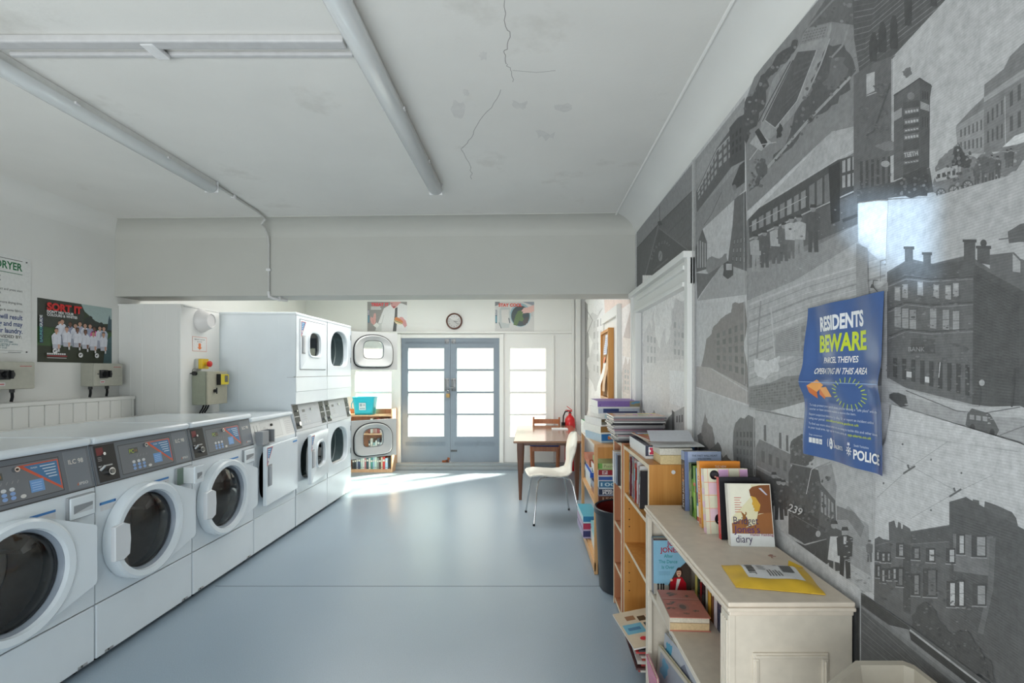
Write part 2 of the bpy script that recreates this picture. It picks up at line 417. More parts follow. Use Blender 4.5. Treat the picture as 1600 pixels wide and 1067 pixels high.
m.box(bx(627), bx(780.5), bz(528), bz(523), 0, .03, OFFW, .004, T=T)
m.box(bx(863), bx(866), DZ0, bz(524), 0, .02, OFFW, .004, T=T)
m.box(bx(893), bx(897), DZ0, bz(468), 0, .035, OFFW, .004, T=T); m.box(bx(899), bx(907), 0, ZC, 0, .06, OFFW, .01, T=T)
struct(m.build('trim_7', 'white_joinery'))
m = M(); m.box(bx(616), XR, 0, .055, 0, .13, GREY, .006, T=T); m.box(bx(616), XR, .055, .092, 0, .10, GREY, .006, T=T)
struct(m.build('trim_8', 'grey_step_paint'))

rows = [(bz(576.3), bz(543.5)), (bz(611.3), bz(579.2)), (bz(646), bz(614.2)), (bz(682), bz(648.5))]
def glazed(name, x0, x1, holes, mat, front):
    m = M(); holed(m, x0, x1, holes[0][2] if front is None else front[0], holes[0][3] if front is None else front[1], holes, -.045, .0, OFFW, T)
    return m
for k, (a, b) in enumerate((LW, RW)):
    m = M(); holed(m, a, b, WZ0, WZ1, [(a+.006, b-.006, r0, r1) for r0, r1 in rows], -.05, -.008, OFFW, T)
    wn = struct(m.build('window_%d' % (k+1), 'white_joinery'))
    g = M()
    for r0, r1 in rows: g.box(a+.004, b-.004, r0-.003, r1+.003, -.046, -.040, WHITE, T=T)
    struct(g.build('window_glass', 'frosted_glass', wn))
BLUE = C(140, 152, 166)
for k, (a, b, h0, h1) in enumerate(((DX0+.004, DXM-.003, bx(637.7), bx(694)), (DXM+.003, DX1-.004, bx(714), bx(771.3)))):
    m = M(); holed(m, a, b, DZ0+.006, DZ1-.006, [(h0, h1, r0, r1) for r0, r1 in rows], -.045, -.002, BLUE, T)
    for zc, zh in ((bz(693.5), .055), (bz(535.5), .03)):                       # reeded bands
        n = 44
        for i in range(n):
            x = a+.06+(b-a-.14)*i/(n-1); m.box(x-.0035, x+.0035, zc-zh/2, zc+zh/2, -.002, .003, BLUE, T=T)
    d = struct(m.build('door_%d' % (k+1), 'blue_grey_joinery'))
    g = M()
    for r0, r1 in rows: g.box(h0-.004, h1+.004, r0-.004, r1+.004, -.042, -.036, WHITE, T=T)
    struct(g.build('door_glass', 'frosted_glass', d))
    hw = M(); s = 1 if k else -1; c = DXM+s*.05
    hw.box(c-.035, c+.035, bz(611), bz(591), -.002, .004, GREY, .001, T=T)
    hw.box(c-.03, c+.03, bz(537), bz(530), -.002, .006, GREY, .001, T=T)
    for zz in (bz(609), bz(594), bz(535)):
        for xx in (c-.02, c+.02): hw.cyl((xx, YB-.003, zz), (xx, YB-.008, zz), .006, C(60), 8)
    if k: hw.box(DXM+.01, DXM+.10, bz(705.5), bz(703), 0, .012, C(90), .001, T=T); hw.cyl((DXM-.01, YB-.02, bz(606)), (DXM+.06, YB-.02, bz(606)), .008, GREY, 8)
    struct(hw.build('hasp_plate', 'brushed_metal', d))
    if k == 0:
        r = M(); A = Art(r, plane((DX0, YB-.0015, DZ0), (1, 0, 0), (0, 0, 1)))
        A.blob([(.60, .008), (.71, .008), (.712, .07), (.69, .075), (.66, .04), (.60, .02)], C(140, 78, 42), .2); A.blob([(.64, .01), (.70, .01), (.69, .045), (.66, .035)], C(84, 52, 36), .25)
        struct(r.build('bare_wood_patch', 'matte_paint', d))
t = thing('padlock', 'brass padlock hanging from the hasp of the blue grey double doors', 'padlock', (bx(700.5), YB-.028, bz(621)))
M().box(-.028, .028, -.012, .012, 0, .06, C(170, 140, 92), .006).build('lock_body', 'brushed_metal', t)
M().tube([(-.018+.018*(1-math.cos(PI*i/10)), 0, .055+.05*math.sin(PI*i/10)) for i in range(11)], .005, C(190), 8).build('shackle', 'chrome_metal', t)

# front wall behind the viewpoint, with the shop window and an added hole that shapes the blue patch
T = TX((0, YF, 0), (1, 0, 0), (0, 0, 1)); lamp = Vector(PATCH_LAMP)
def patch_hole(px, py):
    Y = yon(px, XR); p = Vector((XR, Y, zof(py, Y))); k = (YF-.05-lamp.y)/(p.y-lamp.y); q = lamp+(p-lamp)*k; return q.x, q.z
corner = [(1312, 307), (1455, 307), (1455, 452), (1425, 440), (1375, 408), (1322, 366)]
loop = []
for (a, b), (c, d) in zip(corner, corner[1:]+corner[:1]):
    for i in range(8): loop.append(patch_hole(a+(c-a)*i/8, b+(d-b)*i/8))
gx0, gx1 = min(p[0] for p in loop)-.2, max(p[0] for p in loop)+.2; gz0, gz1 = max(1.74, min(p[1] for p in loop)-.1), max(p[1] for p in loop)+.12
m = M(); holed(m, XL, XR, 0, ZC, [(-3.0, .6, .4, 1.64), (gx0+.1, gx1-.02, gz0+.06, gz1-.06)], -.1, 0, OFFW, T)
rl = rect_like(loop, gx0, gx1, gz0, gz1)
m.loft([[(x, YF-.05, z) for x, z in rl], [(x, YF-.05, z) for x, z in loop]], OFFW, False, False, False)
struct(m.build('wall_front', 'white_plaster'))
cp = (Vector((XR, 1.115, 1.735))-lamp); po.rotation_euler = cp.to_track_quat('-Z', 'Y').to_euler(); pl.spot_size = math.radians(11.6); pl.spot_blend = 0.04

# tongue-and-groove boxing behind the machines, and the boxed-in duct beside the dryers
m = M(); y = YF
while y < 3.92: m.box(-3.175, -3.15, y+.0015, min(y+.0985, 3.925), 0, 1.215, OFFW, .003, 1); y += .1
m.box(XL, -3.145, YF, 3.93, 1.215, 1.24, OFFW, .004); m.box(XL, -3.172, YF, 3.92, 0, 1.215, OFFW)
m.box(-3.15, -2.83, YF, 4.43, 1.058, 1.083, OFFW, .003); m.box(-3.15, -2.83, YF, 3.94, 0, 1.058, C(120))
struct(m.build('trim_9', 'white_joinery'))
m = M(); x = XL
while x < -2.82: m.box(x+.0012, min(x+.0985, -2.80), 3.95, 3.975, 0, 1.965, OFFW, .003, 1); x += .0962
m.box(XL, -2.80, 3.972, 4.435, 0, 1.96, OFFW); m.box(XL, -2.797, 3.947, 4.435, 1.962, 1.974, OFFW)
m.box(-2.815, -2.797, 3.946, 3.98, 0, 1.965, OFFW, .004)
struct(m.build('trim_10', 'white_joinery'))

# ------------------------------------------------------------------ right wall: photographic wallpaper
MK = 1.0
def g(v, tint=(1, 1, 1)):
    v = v if v > 120 else 120-(120-v)*.70  # dark greys lifted: haze of the window glass put into the print
    return tuple(min(1, lin(v)*MK*t) for t in tint)+(1,)
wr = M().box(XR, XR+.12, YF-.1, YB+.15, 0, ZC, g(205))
def wp(px, py, h):
    Y = yon(px, XR); return (XR-h, Y, zof(py, Y))
A = Art(wr, wp, 1.2e-5); A.flip = -1
PK = (1.06, .99, .96)
def win(q, nx, ny, d=70, l=None, fx=.5, fy=.62, jit=.2):
    A.grid(q, nx, ny, fx, fy, g(d), jit)
    if l: A.grid(q, nx, ny, fx*.62, fy*.72, g(l), jit)
def man(x, y, h, coat=80, trous=70, lean=0):
    """standing figure in an old photograph, feet at x,y"""
    w_ = h*.13
    A.poly([(x-w_*.8, y), (x-w_*.75, y-h*.5), (x+w_*.75, y-h*.5), (x+w_*.9, y), (x+w_*.2, y), (x, y-h*.42), (x-w_*.2, y)], g(trous))
    A.poly([(x-w_*1.1, y-h*.45), (x-w_*1.25, y-h*.8), (x-w_*.4, y-h*.85), (x+w_*.4, y-h*.85), (x+w_*1.25, y-h*.8), (x+w_*1.1, y-h*.43)], g(coat))
    A.disc(x+lean, y-h*.92, w_*.5, g(150), h*.075, 10); A.poly([(x-w_*.55, y-h*.94), (x-w_*.4, y-h*1.01), (x+w_*.4, y-h*1.01), (x+w_*.6, y-h*.94)], g(55))
def convex(q):
    s = [(q[(i+1) % len(q)][0]-q[i][0])*(q[(i+2) % len(q)][1]-q[(i+1) % len(q)][1])-(q[(i+1) % len(q)][1]-q[i][1])*(q[(i+2) % len(q)][0]-q[(i+1) % len(q)][0]) for i in range(len(q))]
    return all(v >= -1e-6 for v in s) or all(v <= 1e-6 for v in s)
def photo(q, tone, tint=(1, 1, 1)): A.clip = None; A.poly(q, g(tone, tint)); A.clip = q if convex(q) else None

def inside(p, q):
    r = False
    for i in range(len(q)):
        (a, b), (c, d) = q[i], q[i-1]
        if (b > p[1]) != (d > p[1]) and p[0] < (c-a)*(p[1]-b)/(d-b)+a: r = not r
    return r
mr = random.Random(21)
def speckle(q, n, s, lo, hi, el=1.0):
    """small ragged flecks inside an outline: leaves, heads in a crowd, rubble"""
    xs = [p[0] for p in q]; ys = [p[1] for p in q]; A.h += A.dz
    for k in range(n):
        x, y = mr.uniform(min(xs), max(xs)), mr.uniform(min(ys), max(ys))
        if not inside((x, y), q): continue
        r = s*mr.uniform(.5, 1.3); a = mr.uniform(0, PI)
        A.h += 4e-6
        A.poly([(x+r*math.cos(a+t)*mr.uniform(.6, 1.1), y+r*el*math.sin(a+t)*mr.uniform(.6, 1.1)) for t in (0, 1.2, 2.5, 3.8, 5.0)], g(mr.uniform(lo, hi)), True)
# far strips beyond the beam: street sketches, rear door daylight put into their pale tones
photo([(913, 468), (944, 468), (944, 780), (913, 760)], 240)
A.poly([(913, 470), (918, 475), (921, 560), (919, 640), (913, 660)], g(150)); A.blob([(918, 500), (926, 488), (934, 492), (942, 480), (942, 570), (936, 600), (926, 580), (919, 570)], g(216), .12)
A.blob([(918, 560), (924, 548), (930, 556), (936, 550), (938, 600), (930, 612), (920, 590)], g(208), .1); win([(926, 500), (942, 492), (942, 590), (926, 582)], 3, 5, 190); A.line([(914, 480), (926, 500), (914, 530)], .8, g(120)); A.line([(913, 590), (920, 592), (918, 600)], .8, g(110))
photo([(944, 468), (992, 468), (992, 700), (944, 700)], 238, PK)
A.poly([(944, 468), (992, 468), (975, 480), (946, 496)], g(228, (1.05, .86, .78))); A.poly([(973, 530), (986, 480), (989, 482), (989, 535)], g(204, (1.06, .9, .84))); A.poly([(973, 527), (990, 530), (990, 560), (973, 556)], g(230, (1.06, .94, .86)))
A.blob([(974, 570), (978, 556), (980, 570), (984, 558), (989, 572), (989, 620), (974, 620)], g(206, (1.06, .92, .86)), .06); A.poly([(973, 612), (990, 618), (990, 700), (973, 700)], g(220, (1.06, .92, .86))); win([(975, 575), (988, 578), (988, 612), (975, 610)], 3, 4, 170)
# roof with lettering over the papered door
photo([(995, 362), (1083, 254), (1083, 402), (995, 462)], 148)
A.poly([(995, 388), (1031, 349), (1083, 297), (1083, 402), (995, 462)], g(100)); A.poly([(995, 388), (1029, 352), (1000, 462), (995, 462)], g(92))
A.poly([(1030, 358), (1075, 392), (1075, 402), (1001, 455)], g(80)); A.poly([(1031, 356), (1083, 297), (1083, 394), (1074, 391)], g(104)); A.line([(1042, 366), (1083, 324)], .8, g(84)); A.line([(1057, 377), (1083, 353)], .8, g(84))
A.line([(1029, 352), (1000, 462)], 1.3, g(128)); A.line([(1031, 357), (1075, 391)], 1.3, g(126)); A.line([(995, 388), (1030, 349), (1083, 297)], 1.0, g(58)); A.line([(1031, 352), (1031, 322)], .9, g(90)); A.blob([(1029, 352), (1030, 342), (1033, 346), (1035, 352)], g(60), .2); A.line([(1060, 268), (1083, 240)], 3, g(110))
for i, ch in enumerate('WEDNESDAY'):
    a = PI*(0.98-.86*i/8); A.text(1032+13*math.cos(a), 399-math.sin(a)*17-.62*13*math.cos(a), ch, 4.4, g(136), 'C', .8, -.1+(a-PI/2)*.4, .02, 1.35)
A.disc(1032, 400, 3.2, g(152), 8.2); A.line([(1030.5, 404), (1033.6, 396)], .9, g(80))
for i in range(13): A.poly([(1021.6+i*1.75, 424-i*1.42), (1022.6+i*1.75, 423.2-i*1.42), (1022.6+i*1.75, 420-i*1.42), (1021.6+i*1.75, 420.8-i*1.42)], g(124))
# inside the door frame: cathedral street, tones lightened to carry the rear door daylight
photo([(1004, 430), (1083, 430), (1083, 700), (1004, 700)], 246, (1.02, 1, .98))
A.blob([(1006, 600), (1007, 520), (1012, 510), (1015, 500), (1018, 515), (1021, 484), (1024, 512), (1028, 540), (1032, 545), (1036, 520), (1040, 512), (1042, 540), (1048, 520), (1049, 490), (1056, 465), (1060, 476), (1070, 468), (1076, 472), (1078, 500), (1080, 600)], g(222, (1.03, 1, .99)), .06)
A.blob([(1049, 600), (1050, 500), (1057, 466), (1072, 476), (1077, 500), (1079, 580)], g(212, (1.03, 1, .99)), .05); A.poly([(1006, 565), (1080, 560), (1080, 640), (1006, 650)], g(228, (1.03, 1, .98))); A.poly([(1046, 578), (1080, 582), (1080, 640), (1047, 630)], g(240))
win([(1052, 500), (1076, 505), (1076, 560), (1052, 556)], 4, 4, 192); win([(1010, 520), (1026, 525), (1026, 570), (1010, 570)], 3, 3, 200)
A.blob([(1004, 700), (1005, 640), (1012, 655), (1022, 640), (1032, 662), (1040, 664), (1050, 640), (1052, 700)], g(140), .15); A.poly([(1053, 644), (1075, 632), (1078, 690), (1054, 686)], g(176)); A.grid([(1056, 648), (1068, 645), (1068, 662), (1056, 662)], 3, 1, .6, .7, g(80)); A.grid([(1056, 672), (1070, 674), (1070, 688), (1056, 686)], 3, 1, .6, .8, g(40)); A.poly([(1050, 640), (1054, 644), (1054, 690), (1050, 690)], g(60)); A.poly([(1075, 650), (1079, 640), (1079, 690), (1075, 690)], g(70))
# column of street views just past the frame
photo([(1087, 250), (1164, 152), (1164, 300), (1104, 360), (1087, 388)], 158)
A.poly([(1087, 262), (1164, 160), (1164, 195), (1087, 290)], g(165)); A.poly([(1088, 300), (1120, 232), (1146, 196), (1148, 255), (1089, 332)], g(96)); A.grid([(1090, 296), (1121, 236), (1121, 272), (1090, 316)], 6, 3, .6, .6, g(170), .1); A.grid([(1122, 230), (1145, 205), (1145, 244), (1122, 266)], 3, 3, .6, .62, g(172), .1)
A.line([(1090, 300), (1121, 234), (1147, 206)], 1.2, g(186)); A.poly([(1140, 200), (1153, 184), (1164, 178), (1164, 250), (1141, 262)], g(72)); win([(1143, 210), (1160, 195), (1160, 235), (1143, 245)], 3, 3, 52)
A.poly([(1087, 334), (1164, 250), (1164, 300), (1104, 360), (1087, 388)], g(146)); A.line([(1128, 300), (1112, 335), (1100, 352)], .8, g(90)); A.poly([(1144, 288), (1149, 276), (1156, 258), (1164, 252), (1164, 285), (1148, 297)], g(58)); A.disc(1148, 293, 3, g(130), 5)
photo([(1087, 388), (1098, 358), (1166, 295), (1168, 460), (1090, 470)], 198)
A.poly([(1087, 365), (1098, 358), (1105, 378), (1105, 420), (1087, 426)], g(92)); A.grid([(1089, 372), (1104, 380), (1104, 418), (1089, 420)], 4, 1, .45, .95, g(180)); A.poly([(1148, 310), (1167, 298), (1168, 425), (1137, 416), (1140, 390), (1145, 352)], g(104)); win([(1146, 372), (1166, 366), (1166, 414), (1142, 410)], 4, 3, 70, 140)
A.blob([(1104, 420), (1106, 405), (1112, 400), (1124, 404), (1136, 396), (1140, 415), (1126, 428), (1107, 432)], g(140), .12); A.poly([(1087, 426), (1107, 428), (1128, 414), (1096, 458), (1090, 468), (1087, 465)], g(110)); A.poly([(1128, 414), (1140, 414), (1168, 424), (1168, 460), (1090, 470), (1100, 455)], g(168)); A.blob([(1130, 430), (1131, 412), (1137, 408), (1145, 412), (1146, 430), (1138, 436)], g(70), .05); A.poly([(1135, 412), (1144, 412), (1144, 422), (1135, 422)], g(180)); A.line([(1087, 478), (1087, 394)], 2.2, g(58))
photo([(1088, 474), (1167, 470), (1170, 632), (1088, 604)], 200)
A.blob([(1096, 572), (1104, 530), (1112, 522), (1114, 512), (1125, 500), (1134, 492), (1143, 488), (1145, 474), (1150, 472), (1155, 474), (1164, 471), (1170, 610), (1120, 586)], g(132, PK), .04); win([(1118, 520), (1164, 500), (1166, 590), (1118, 575)], 5, 5, 108); A.poly([(1088, 572), (1110, 574), (1170, 606), (1170, 632), (1088, 604)], g(168, PK)); A.line([(1112, 576), (1170, 612)], 1.5, g(190))
photo([(1088, 606), (1118, 616), (1183, 640), (1183, 775), (1088, 760)], 190)
A.blob([(1096, 740), (1097, 665), (1100, 655), (1102, 643), (1106, 660), (1114, 668), (1117, 690), (1120, 700), (1124, 745)], g(128, PK), .05); A.blob([(1147, 760), (1146, 680), (1150, 660), (1158, 652), (1164, 654), (1170, 648), (1182, 655), (1183, 775)], g(112), .05); win([(1150, 672), (1182, 672), (1182, 760), (1150, 750)], 6, 6, 80); A.blob([(1088, 745), (1090, 680), (1096, 676), (1100, 690), (1108, 705), (1122, 690), (1130, 715), (1136, 710), (1146, 730), (1147, 760)], g(88), .1)
# aerial view, turned on its side, running up to the ceiling
photo([(1164, 162), (1180, 118), (1330, -60), (1400, -110), (1345, 70), (1342, 200), (1300, 205), (1168, 330)], 140)
A.blob([(1164, 160), (1184, 132), (1200, 108), (1222, 80), (1246, 60), (1246, 78), (1215, 112), (1205, 118), (1198, 150), (1186, 186), (1166, 225)], g(76), .12)
A.poly([(1208, 124), (1240, 84), (1250, 68), (1262, 46), (1300, 36), (1300, 46), (1284, 100), (1262, 148), (1236, 184), (1206, 216), (1186, 220), (1190, 190)], g(160)); A.poly([(1247, 81), (1277, 78), (1246, 158), (1212, 200), (1196, 188)], g(92)); A.poly([(1250, 70), (1258, 46), (1298, 36), (1292, 58)], g(146)); A.grid([(1252, 68), (1288, 58), (1294, 40), (1259, 48)], 8, 4, .6, .5, g(120))
A.line([(1192, 190), (1240, 94)], 1.4, g(60)); A.line([(1196, 188), (1212, 200), (1246, 158), (1277, 78)], 1.3, g(190)); A.poly([(1172, 224), (1184, 208), (1196, 214), (1206, 222), (1190, 236)], g(180)); A.poly([(1180, 206), (1186, 200), (1200, 222), (1194, 232)], g(50)); A.blob([(1214, 204), (1219, 192), (1224, 200), (1221, 214), (1214, 216)], g(48), .1)
A.blob([(1240, 190), (1262, 152), (1278, 100), (1296, 70), (1320, 70), (1336, 100), (1330, 140), (1300, 165), (1270, 190), (1225, 240), (1205, 262)], g(86), .1); A.blob([(1285, 130), (1300, 92), (1322, 90), (1320, 125), (1300, 140)], g(112), .2); A.line([(1200, 262), (1262, 190), (1330, 120)], 4, g(168)); A.line([(1330, 30), (1318, 70), (1300, 90)], 3, g(150)); A.blob([(1170, 300), (1180, 262), (1196, 248), (1200, 262), (1186, 290)], g(92), .2)
A.poly([(1250, 60), (1330, -60), (1400, -110), (1340, 40), (1300, 34), (1262, 44)], g(104)); A.line([(1262, 44), (1330, -30)], 3, g(140))
speckle([(1164, 160), (1222, 80), (1246, 60), (1246, 78), (1205, 118), (1186, 186), (1166, 225)], 160, 3.2, 70, 150); speckle([(1240, 190), (1278, 100), (1320, 70), (1336, 100), (1300, 165), (1225, 240), (1205, 262)], 150, 3.4, 66, 140); speckle([(1170, 300), (1180, 250), (1200, 240), (1190, 290)], 60, 3, 60, 150); speckle([(1250, 60), (1330, -20), (1340, 40), (1300, 34)], 60, 4, 80, 150)
A.line([(1172, 250), (1190, 226), (1214, 222)], 1.4, g(190)); A.line([(1262, 148), (1284, 100), (1298, 60)], 2.4, g(170)); A.line([(1186, 190), (1236, 96)], 1.0, g(50)); A.grid([(1214, 196), (1246, 156), (1276, 82), (1250, 86)], 3, 9, .9, .35, g(104), .1)
# terraces in the dark corner
photo([(1330, -60), (1560, -60), (1480, 0), (1400, 86), (1345, 118), (1336, 60)], 84)
for i in range(16): A.line([(1336, 118-i*9), (1345+i*2, 112-i*9), (1500, -4-i*9)], 1.1, g(136 if i % 3 else 110))
for x, y, h in ((1366, 96, 46), (1380, 82, 48), (1398, 76, 52), (1420, 40, 50), (1460, 10, 50)): A.blob([(x-5, y), (x-6, y-h*.7), (x-2, y-h), (x+3, y-h), (x+7, y-h*.7), (x+6, y)], g(62), .04)
# tram with its crew
photo([(1168, 345), (1300, 206), (1342, 196), (1342, 380), (1244, 440), (1168, 470)], 132)
A.poly([(1168, 310), (1230, 250), (1300, 205), (1342, 180), (1342, 235), (1170, 334)], g(178)); A.poly([(1180, 300), (1200, 278), (1198, 290), (1186, 304)], g(60)); A.poly([(1205, 270), (1215, 262), (1212, 272), (1203, 280)], g(54)); A.blob([(1228, 266), (1240, 246), (1248, 248), (1236, 262)], g(50), .2)
A.poly([(1170, 336), (1310, 250), (1330, 244), (1342, 244), (1342, 300), (1172, 372)], g(74)); A.grid([(1174, 344), (1262, 290), (1262, 328), (1174, 366)], 8, 1, .66, .72, g(148), .15); A.grid([(1264, 288), (1300, 262), (1300, 320), (1264, 330)], 3, 1, .7, .8, g(128), .2); A.line([(1172, 354), (1262, 307)], 1.2, g(178)); A.line([(1170, 334), (1262, 278), (1318, 244), (1342, 232)], 2.2, g(190)); A.line([(1172, 374), (1262, 332), (1342, 296)], 2.0, g(180))
A.poly([(1172, 376), (1262, 334), (1342, 300), (1342, 350), (1172, 420)], g(98)); A.grid([(1176, 386), (1250, 352), (1250, 372), (1176, 404)], 7, 1, .75, .6, g(140)); A.poly([(1296, 262), (1314, 252), (1314, 345), (1300, 350)], g(48)); A.grid([(1316, 250), (1340, 240), (1340, 292), (1316, 296)], 3, 2, .6, .8, g(172)); A.line([(1318, 345), (1342, 336)], 5, g(60)); A.poly([(1168, 420), (1262, 392), (1342, 350), (1342, 380), (1244, 440), (1168, 470)], g(150))
for x, y, h, c1, c2 in ((1182, 424, 58, 172, 160), (1196, 418, 58, 92, 84), (1214, 412, 62, 178, 104), (1226, 408, 60, 108, 98), (1238, 404, 66, 182, 110), (1250, 404, 68, 178, 150), (1272, 394, 74, 84, 78)): man(x, y, h, c1, c2)
speckle([(1244, 346), (1342, 302), (1342, 348), (1172, 418), (1172, 384)], 110, 2.4, 70, 150, .6); speckle([(1168, 430), (1262, 400), (1342, 362), (1342, 380), (1244, 440), (1168, 468)], 60, 2.2, 140, 170, .4)
# factory front with washing on the line, in pale greys
photo([(1168, 470), (1244, 438), (1342, 378), (1392, 420), (1392, 655), (1368, 648), (1172, 640)], 176)
for i in range(15):
    y = 442+i*9; A.line([(1172, y+34), (1262, y-2), (1390, y-40)], 1.2 if i % 3 else 3, g(150 if i % 2 else 192))
A.poly([(1212, 520), (1262, 502), (1390, 470), (1390, 560), (1212, 556)], g(162)); A.grid([(1214, 522), (1250, 508), (1250, 548), (1214, 552)], 1, 12, 1, .4, g(138)); A.grid([(1252, 507), (1300, 496), (1300, 548), (1252, 552)], 5, 3, .6, .6, g(142)); A.line([(1206, 480), (1212, 556)], 2, g(190)); A.line([(1190, 470), (1184, 560)], 2.5, g(150))
A.blob([(1180, 560), (1186, 562), (1200, 564), (1210, 560), (1220, 556), (1218, 580), (1206, 582), (1196, 592), (1186, 588), (1180, 578)], g(208), .08); A.poly([(1172, 604), (1205, 598), (1228, 588), (1390, 575), (1390, 600), (1230, 636), (1205, 642), (1172, 636)], g(134)); A.grid([(1174, 606), (1230, 594), (1230, 632), (1174, 634)], 14, 8, .85, .7, g(118), .2); A.grid([(1232, 592), (1270, 586), (1270, 622), (1232, 630)], 9, 7, .85, .7, g(120), .2); A.poly([(1205, 642), (1230, 636), (1300, 616), (1392, 600), (1392, 680), (1300, 668)], g(198))
# high street with the advertising tower
photo([(1342, 118), (1400, 86), (1480, 0), (1560, -60), (2000, -300), (2000, 330), (1604, 250), (1590, 272), (1460, 308), (1342, 312)], 186)
A.poly([(1336, 118), (1368, 98), (1402, 86), (1397, 92), (1397, 222), (1404, 225), (1404, 240), (1390, 246), (1390, 312), (1336, 312)], g(106)); A.poly([(1356, 116), (1369, 112), (1369, 142), (1356, 148)], g(186)); A.line([(1356, 150), (1372, 144)], 1.4, g(180)); A.line([(1394, 130), (1368, 205), (1356, 212)], 3, g(80)); A.line([(1396, 92), (1396, 220)], 1.3, g(176)); A.poly([(1368, 228), (1390, 220), (1404, 222), (1404, 234), (1386, 236)], g(130)); A.grid([(1344, 250), (1396, 240), (1396, 305), (1344, 308)], 6, 1, .5, .9, g(74)); A.disc(1386, 256, 7, g(168), 5)
A.poly([(1399, 148), (1440, 122), (1458, 132), (1455, 150), (1455, 262), (1399, 282)], g(96)); A.poly([(1440, 122), (1459, 134), (1456, 152), (1455, 262), (1441, 266)], g(82)); A.grid([(1443, 140), (1454, 142), (1454, 158), (1443, 156)], 3, 1, .5, .8, g(60)); A.poly([(1441, 158), (1455, 164), (1455, 174), (1441, 170)], g(150)); A.grid([(1443, 180), (1454, 182), (1454, 202), (1443, 200)], 3, 1, .5, .8, g(60)); A.blob([(1412, 112), (1425, 104), (1428, 116), (1418, 122)], g(116), .1); A.line([(1399, 150), (1440, 122), (1459, 135)], 1.6, g(70))
A.poly([(1414, 160), (1439, 156), (1440, 262), (1414, 272)], g(78)); A.disc(1426, 150, 6, g(130), 6)
for y, t, sz in ((178, 'SALMON', 8), (194, 'BERRY', 8), (206, 'TOBACCO', 5), (218, 'CIGARS', 8), (246, 'TEETH', 10), (256, 'EXTRACTED', 4)): A.poly([(1415, y-sz*.95), (1439, y-sz*.95-4), (1439, y-3), (1415, y+1.5)], g(112)); (A.fit(1416, 1438, y, t, sz, g(186), .02, .16) if t == 'TEETH' else [A.rect(1417+k*4.4, y-sz*.62-k*.7, 1420.2+k*4.4, y-1-k*.7, g(178)) for k in range(5)])
A.poly([(1399, 176), (1412, 168), (1412, 182), (1399, 190)], g(160))
A.poly([(1342, 296), (1400, 284), (1456, 262), (1462, 300), (1342, 316)], g(84)); A.blob([(1400, 305), (1404, 282), (1420, 272), (1440, 262), (1452, 260), (1456, 290), (1452, 306)], g(70), .1)
A.poly([(1497, 200), (1498, 196), (1520, 172), (1541, 152), (1542, 132), (1572, 108), (1582, 88), (1600, 70), (1900, -150), (1900, 200), (1640, 205), (1600, 235), (1500, 240)], g(128)); A.poly([(1541, 152), (1600, 110), (1900, -60), (1900, -40), (1600, 122), (1541, 160)], g(160)); A.poly([(1497, 198), (1541, 170), (1541, 240), (1500, 240)], g(150))
A.grid([(1544, 172), (1573, 146), (1573, 222), (1544, 230)], 4, 2, .4, .6, g(84)); A.grid([(1578, 140), (1640, 84), (1640, 190), (1578, 215)], 5, 2, .4, .6, g(84)); A.grid([(1502, 200), (1540, 180), (1540, 236), (1502, 238)], 6, 2, .4, .6, g(96)); A.line([(1574, 150), (1575, 225)], 1.4, g(170)); A.poly([(1570, 230), (1590, 212), (1640, 195), (1640, 210), (1592, 226)], g(206))
A.blob([(1462, 300), (1464, 262), (1480, 240), (1492, 232), (1500, 222), (1510, 240), (1530, 248), (1545, 236), (1560, 240), (1590, 236), (1610, 230), (1612, 258), (1560, 275), (1545, 292), (1520, 300), (1480, 310)], g(128), .1); A.blob([(1490, 262), (1494, 232), (1502, 224), (1512, 240), (1522, 250), (1518, 262)], g(74), .12); A.poly([(1462, 270), (1480, 262), (1500, 258), (1500, 276), (1466, 284)], g(176)); A.grid([(1466, 272), (1498, 264), (1498, 274), (1466, 280)], 4, 1, .6, .8, g(80))
for x, y, r in ((1474, 302, 8), (1494, 298, 9), (1516, 290, 9)):
    A.disc(x, y, r, g(88), r*1.05); A.disc(x, y, r*.72, g(160), r*.75)
    for k in range(4): A.line([(x-r*.8*math.cos(k*PI/4), y-r*.8*math.sin(k*PI/4)), (x+r*.8*math.cos(k*PI/4), y+r*.8*math.sin(k*PI/4))], 1, g(88))
for x, y, h in ((1530, 292, 36), (1542, 288, 40), (1553, 282, 40), (1563, 280, 36), (1578, 262, 28), (1584, 260, 28)): man(x, y, h, 88, 92)
A.blob([(1526, 262), (1532, 246), (1552, 244), (1560, 252), (1558, 268), (1530, 272)], g(100), .08)
speckle([(1400, 305), (1410, 278), (1452, 262), (1456, 300)], 60, 3, 60, 130); speckle([(1462, 300), (1464, 262), (1500, 222), (1530, 248), (1610, 230), (1612, 258), (1545, 292), (1480, 308)], 130, 3, 80, 170); speckle([(1340, 150), (1396, 110), (1396, 300), (1340, 306)], 120, 3, 92, 124, .5)
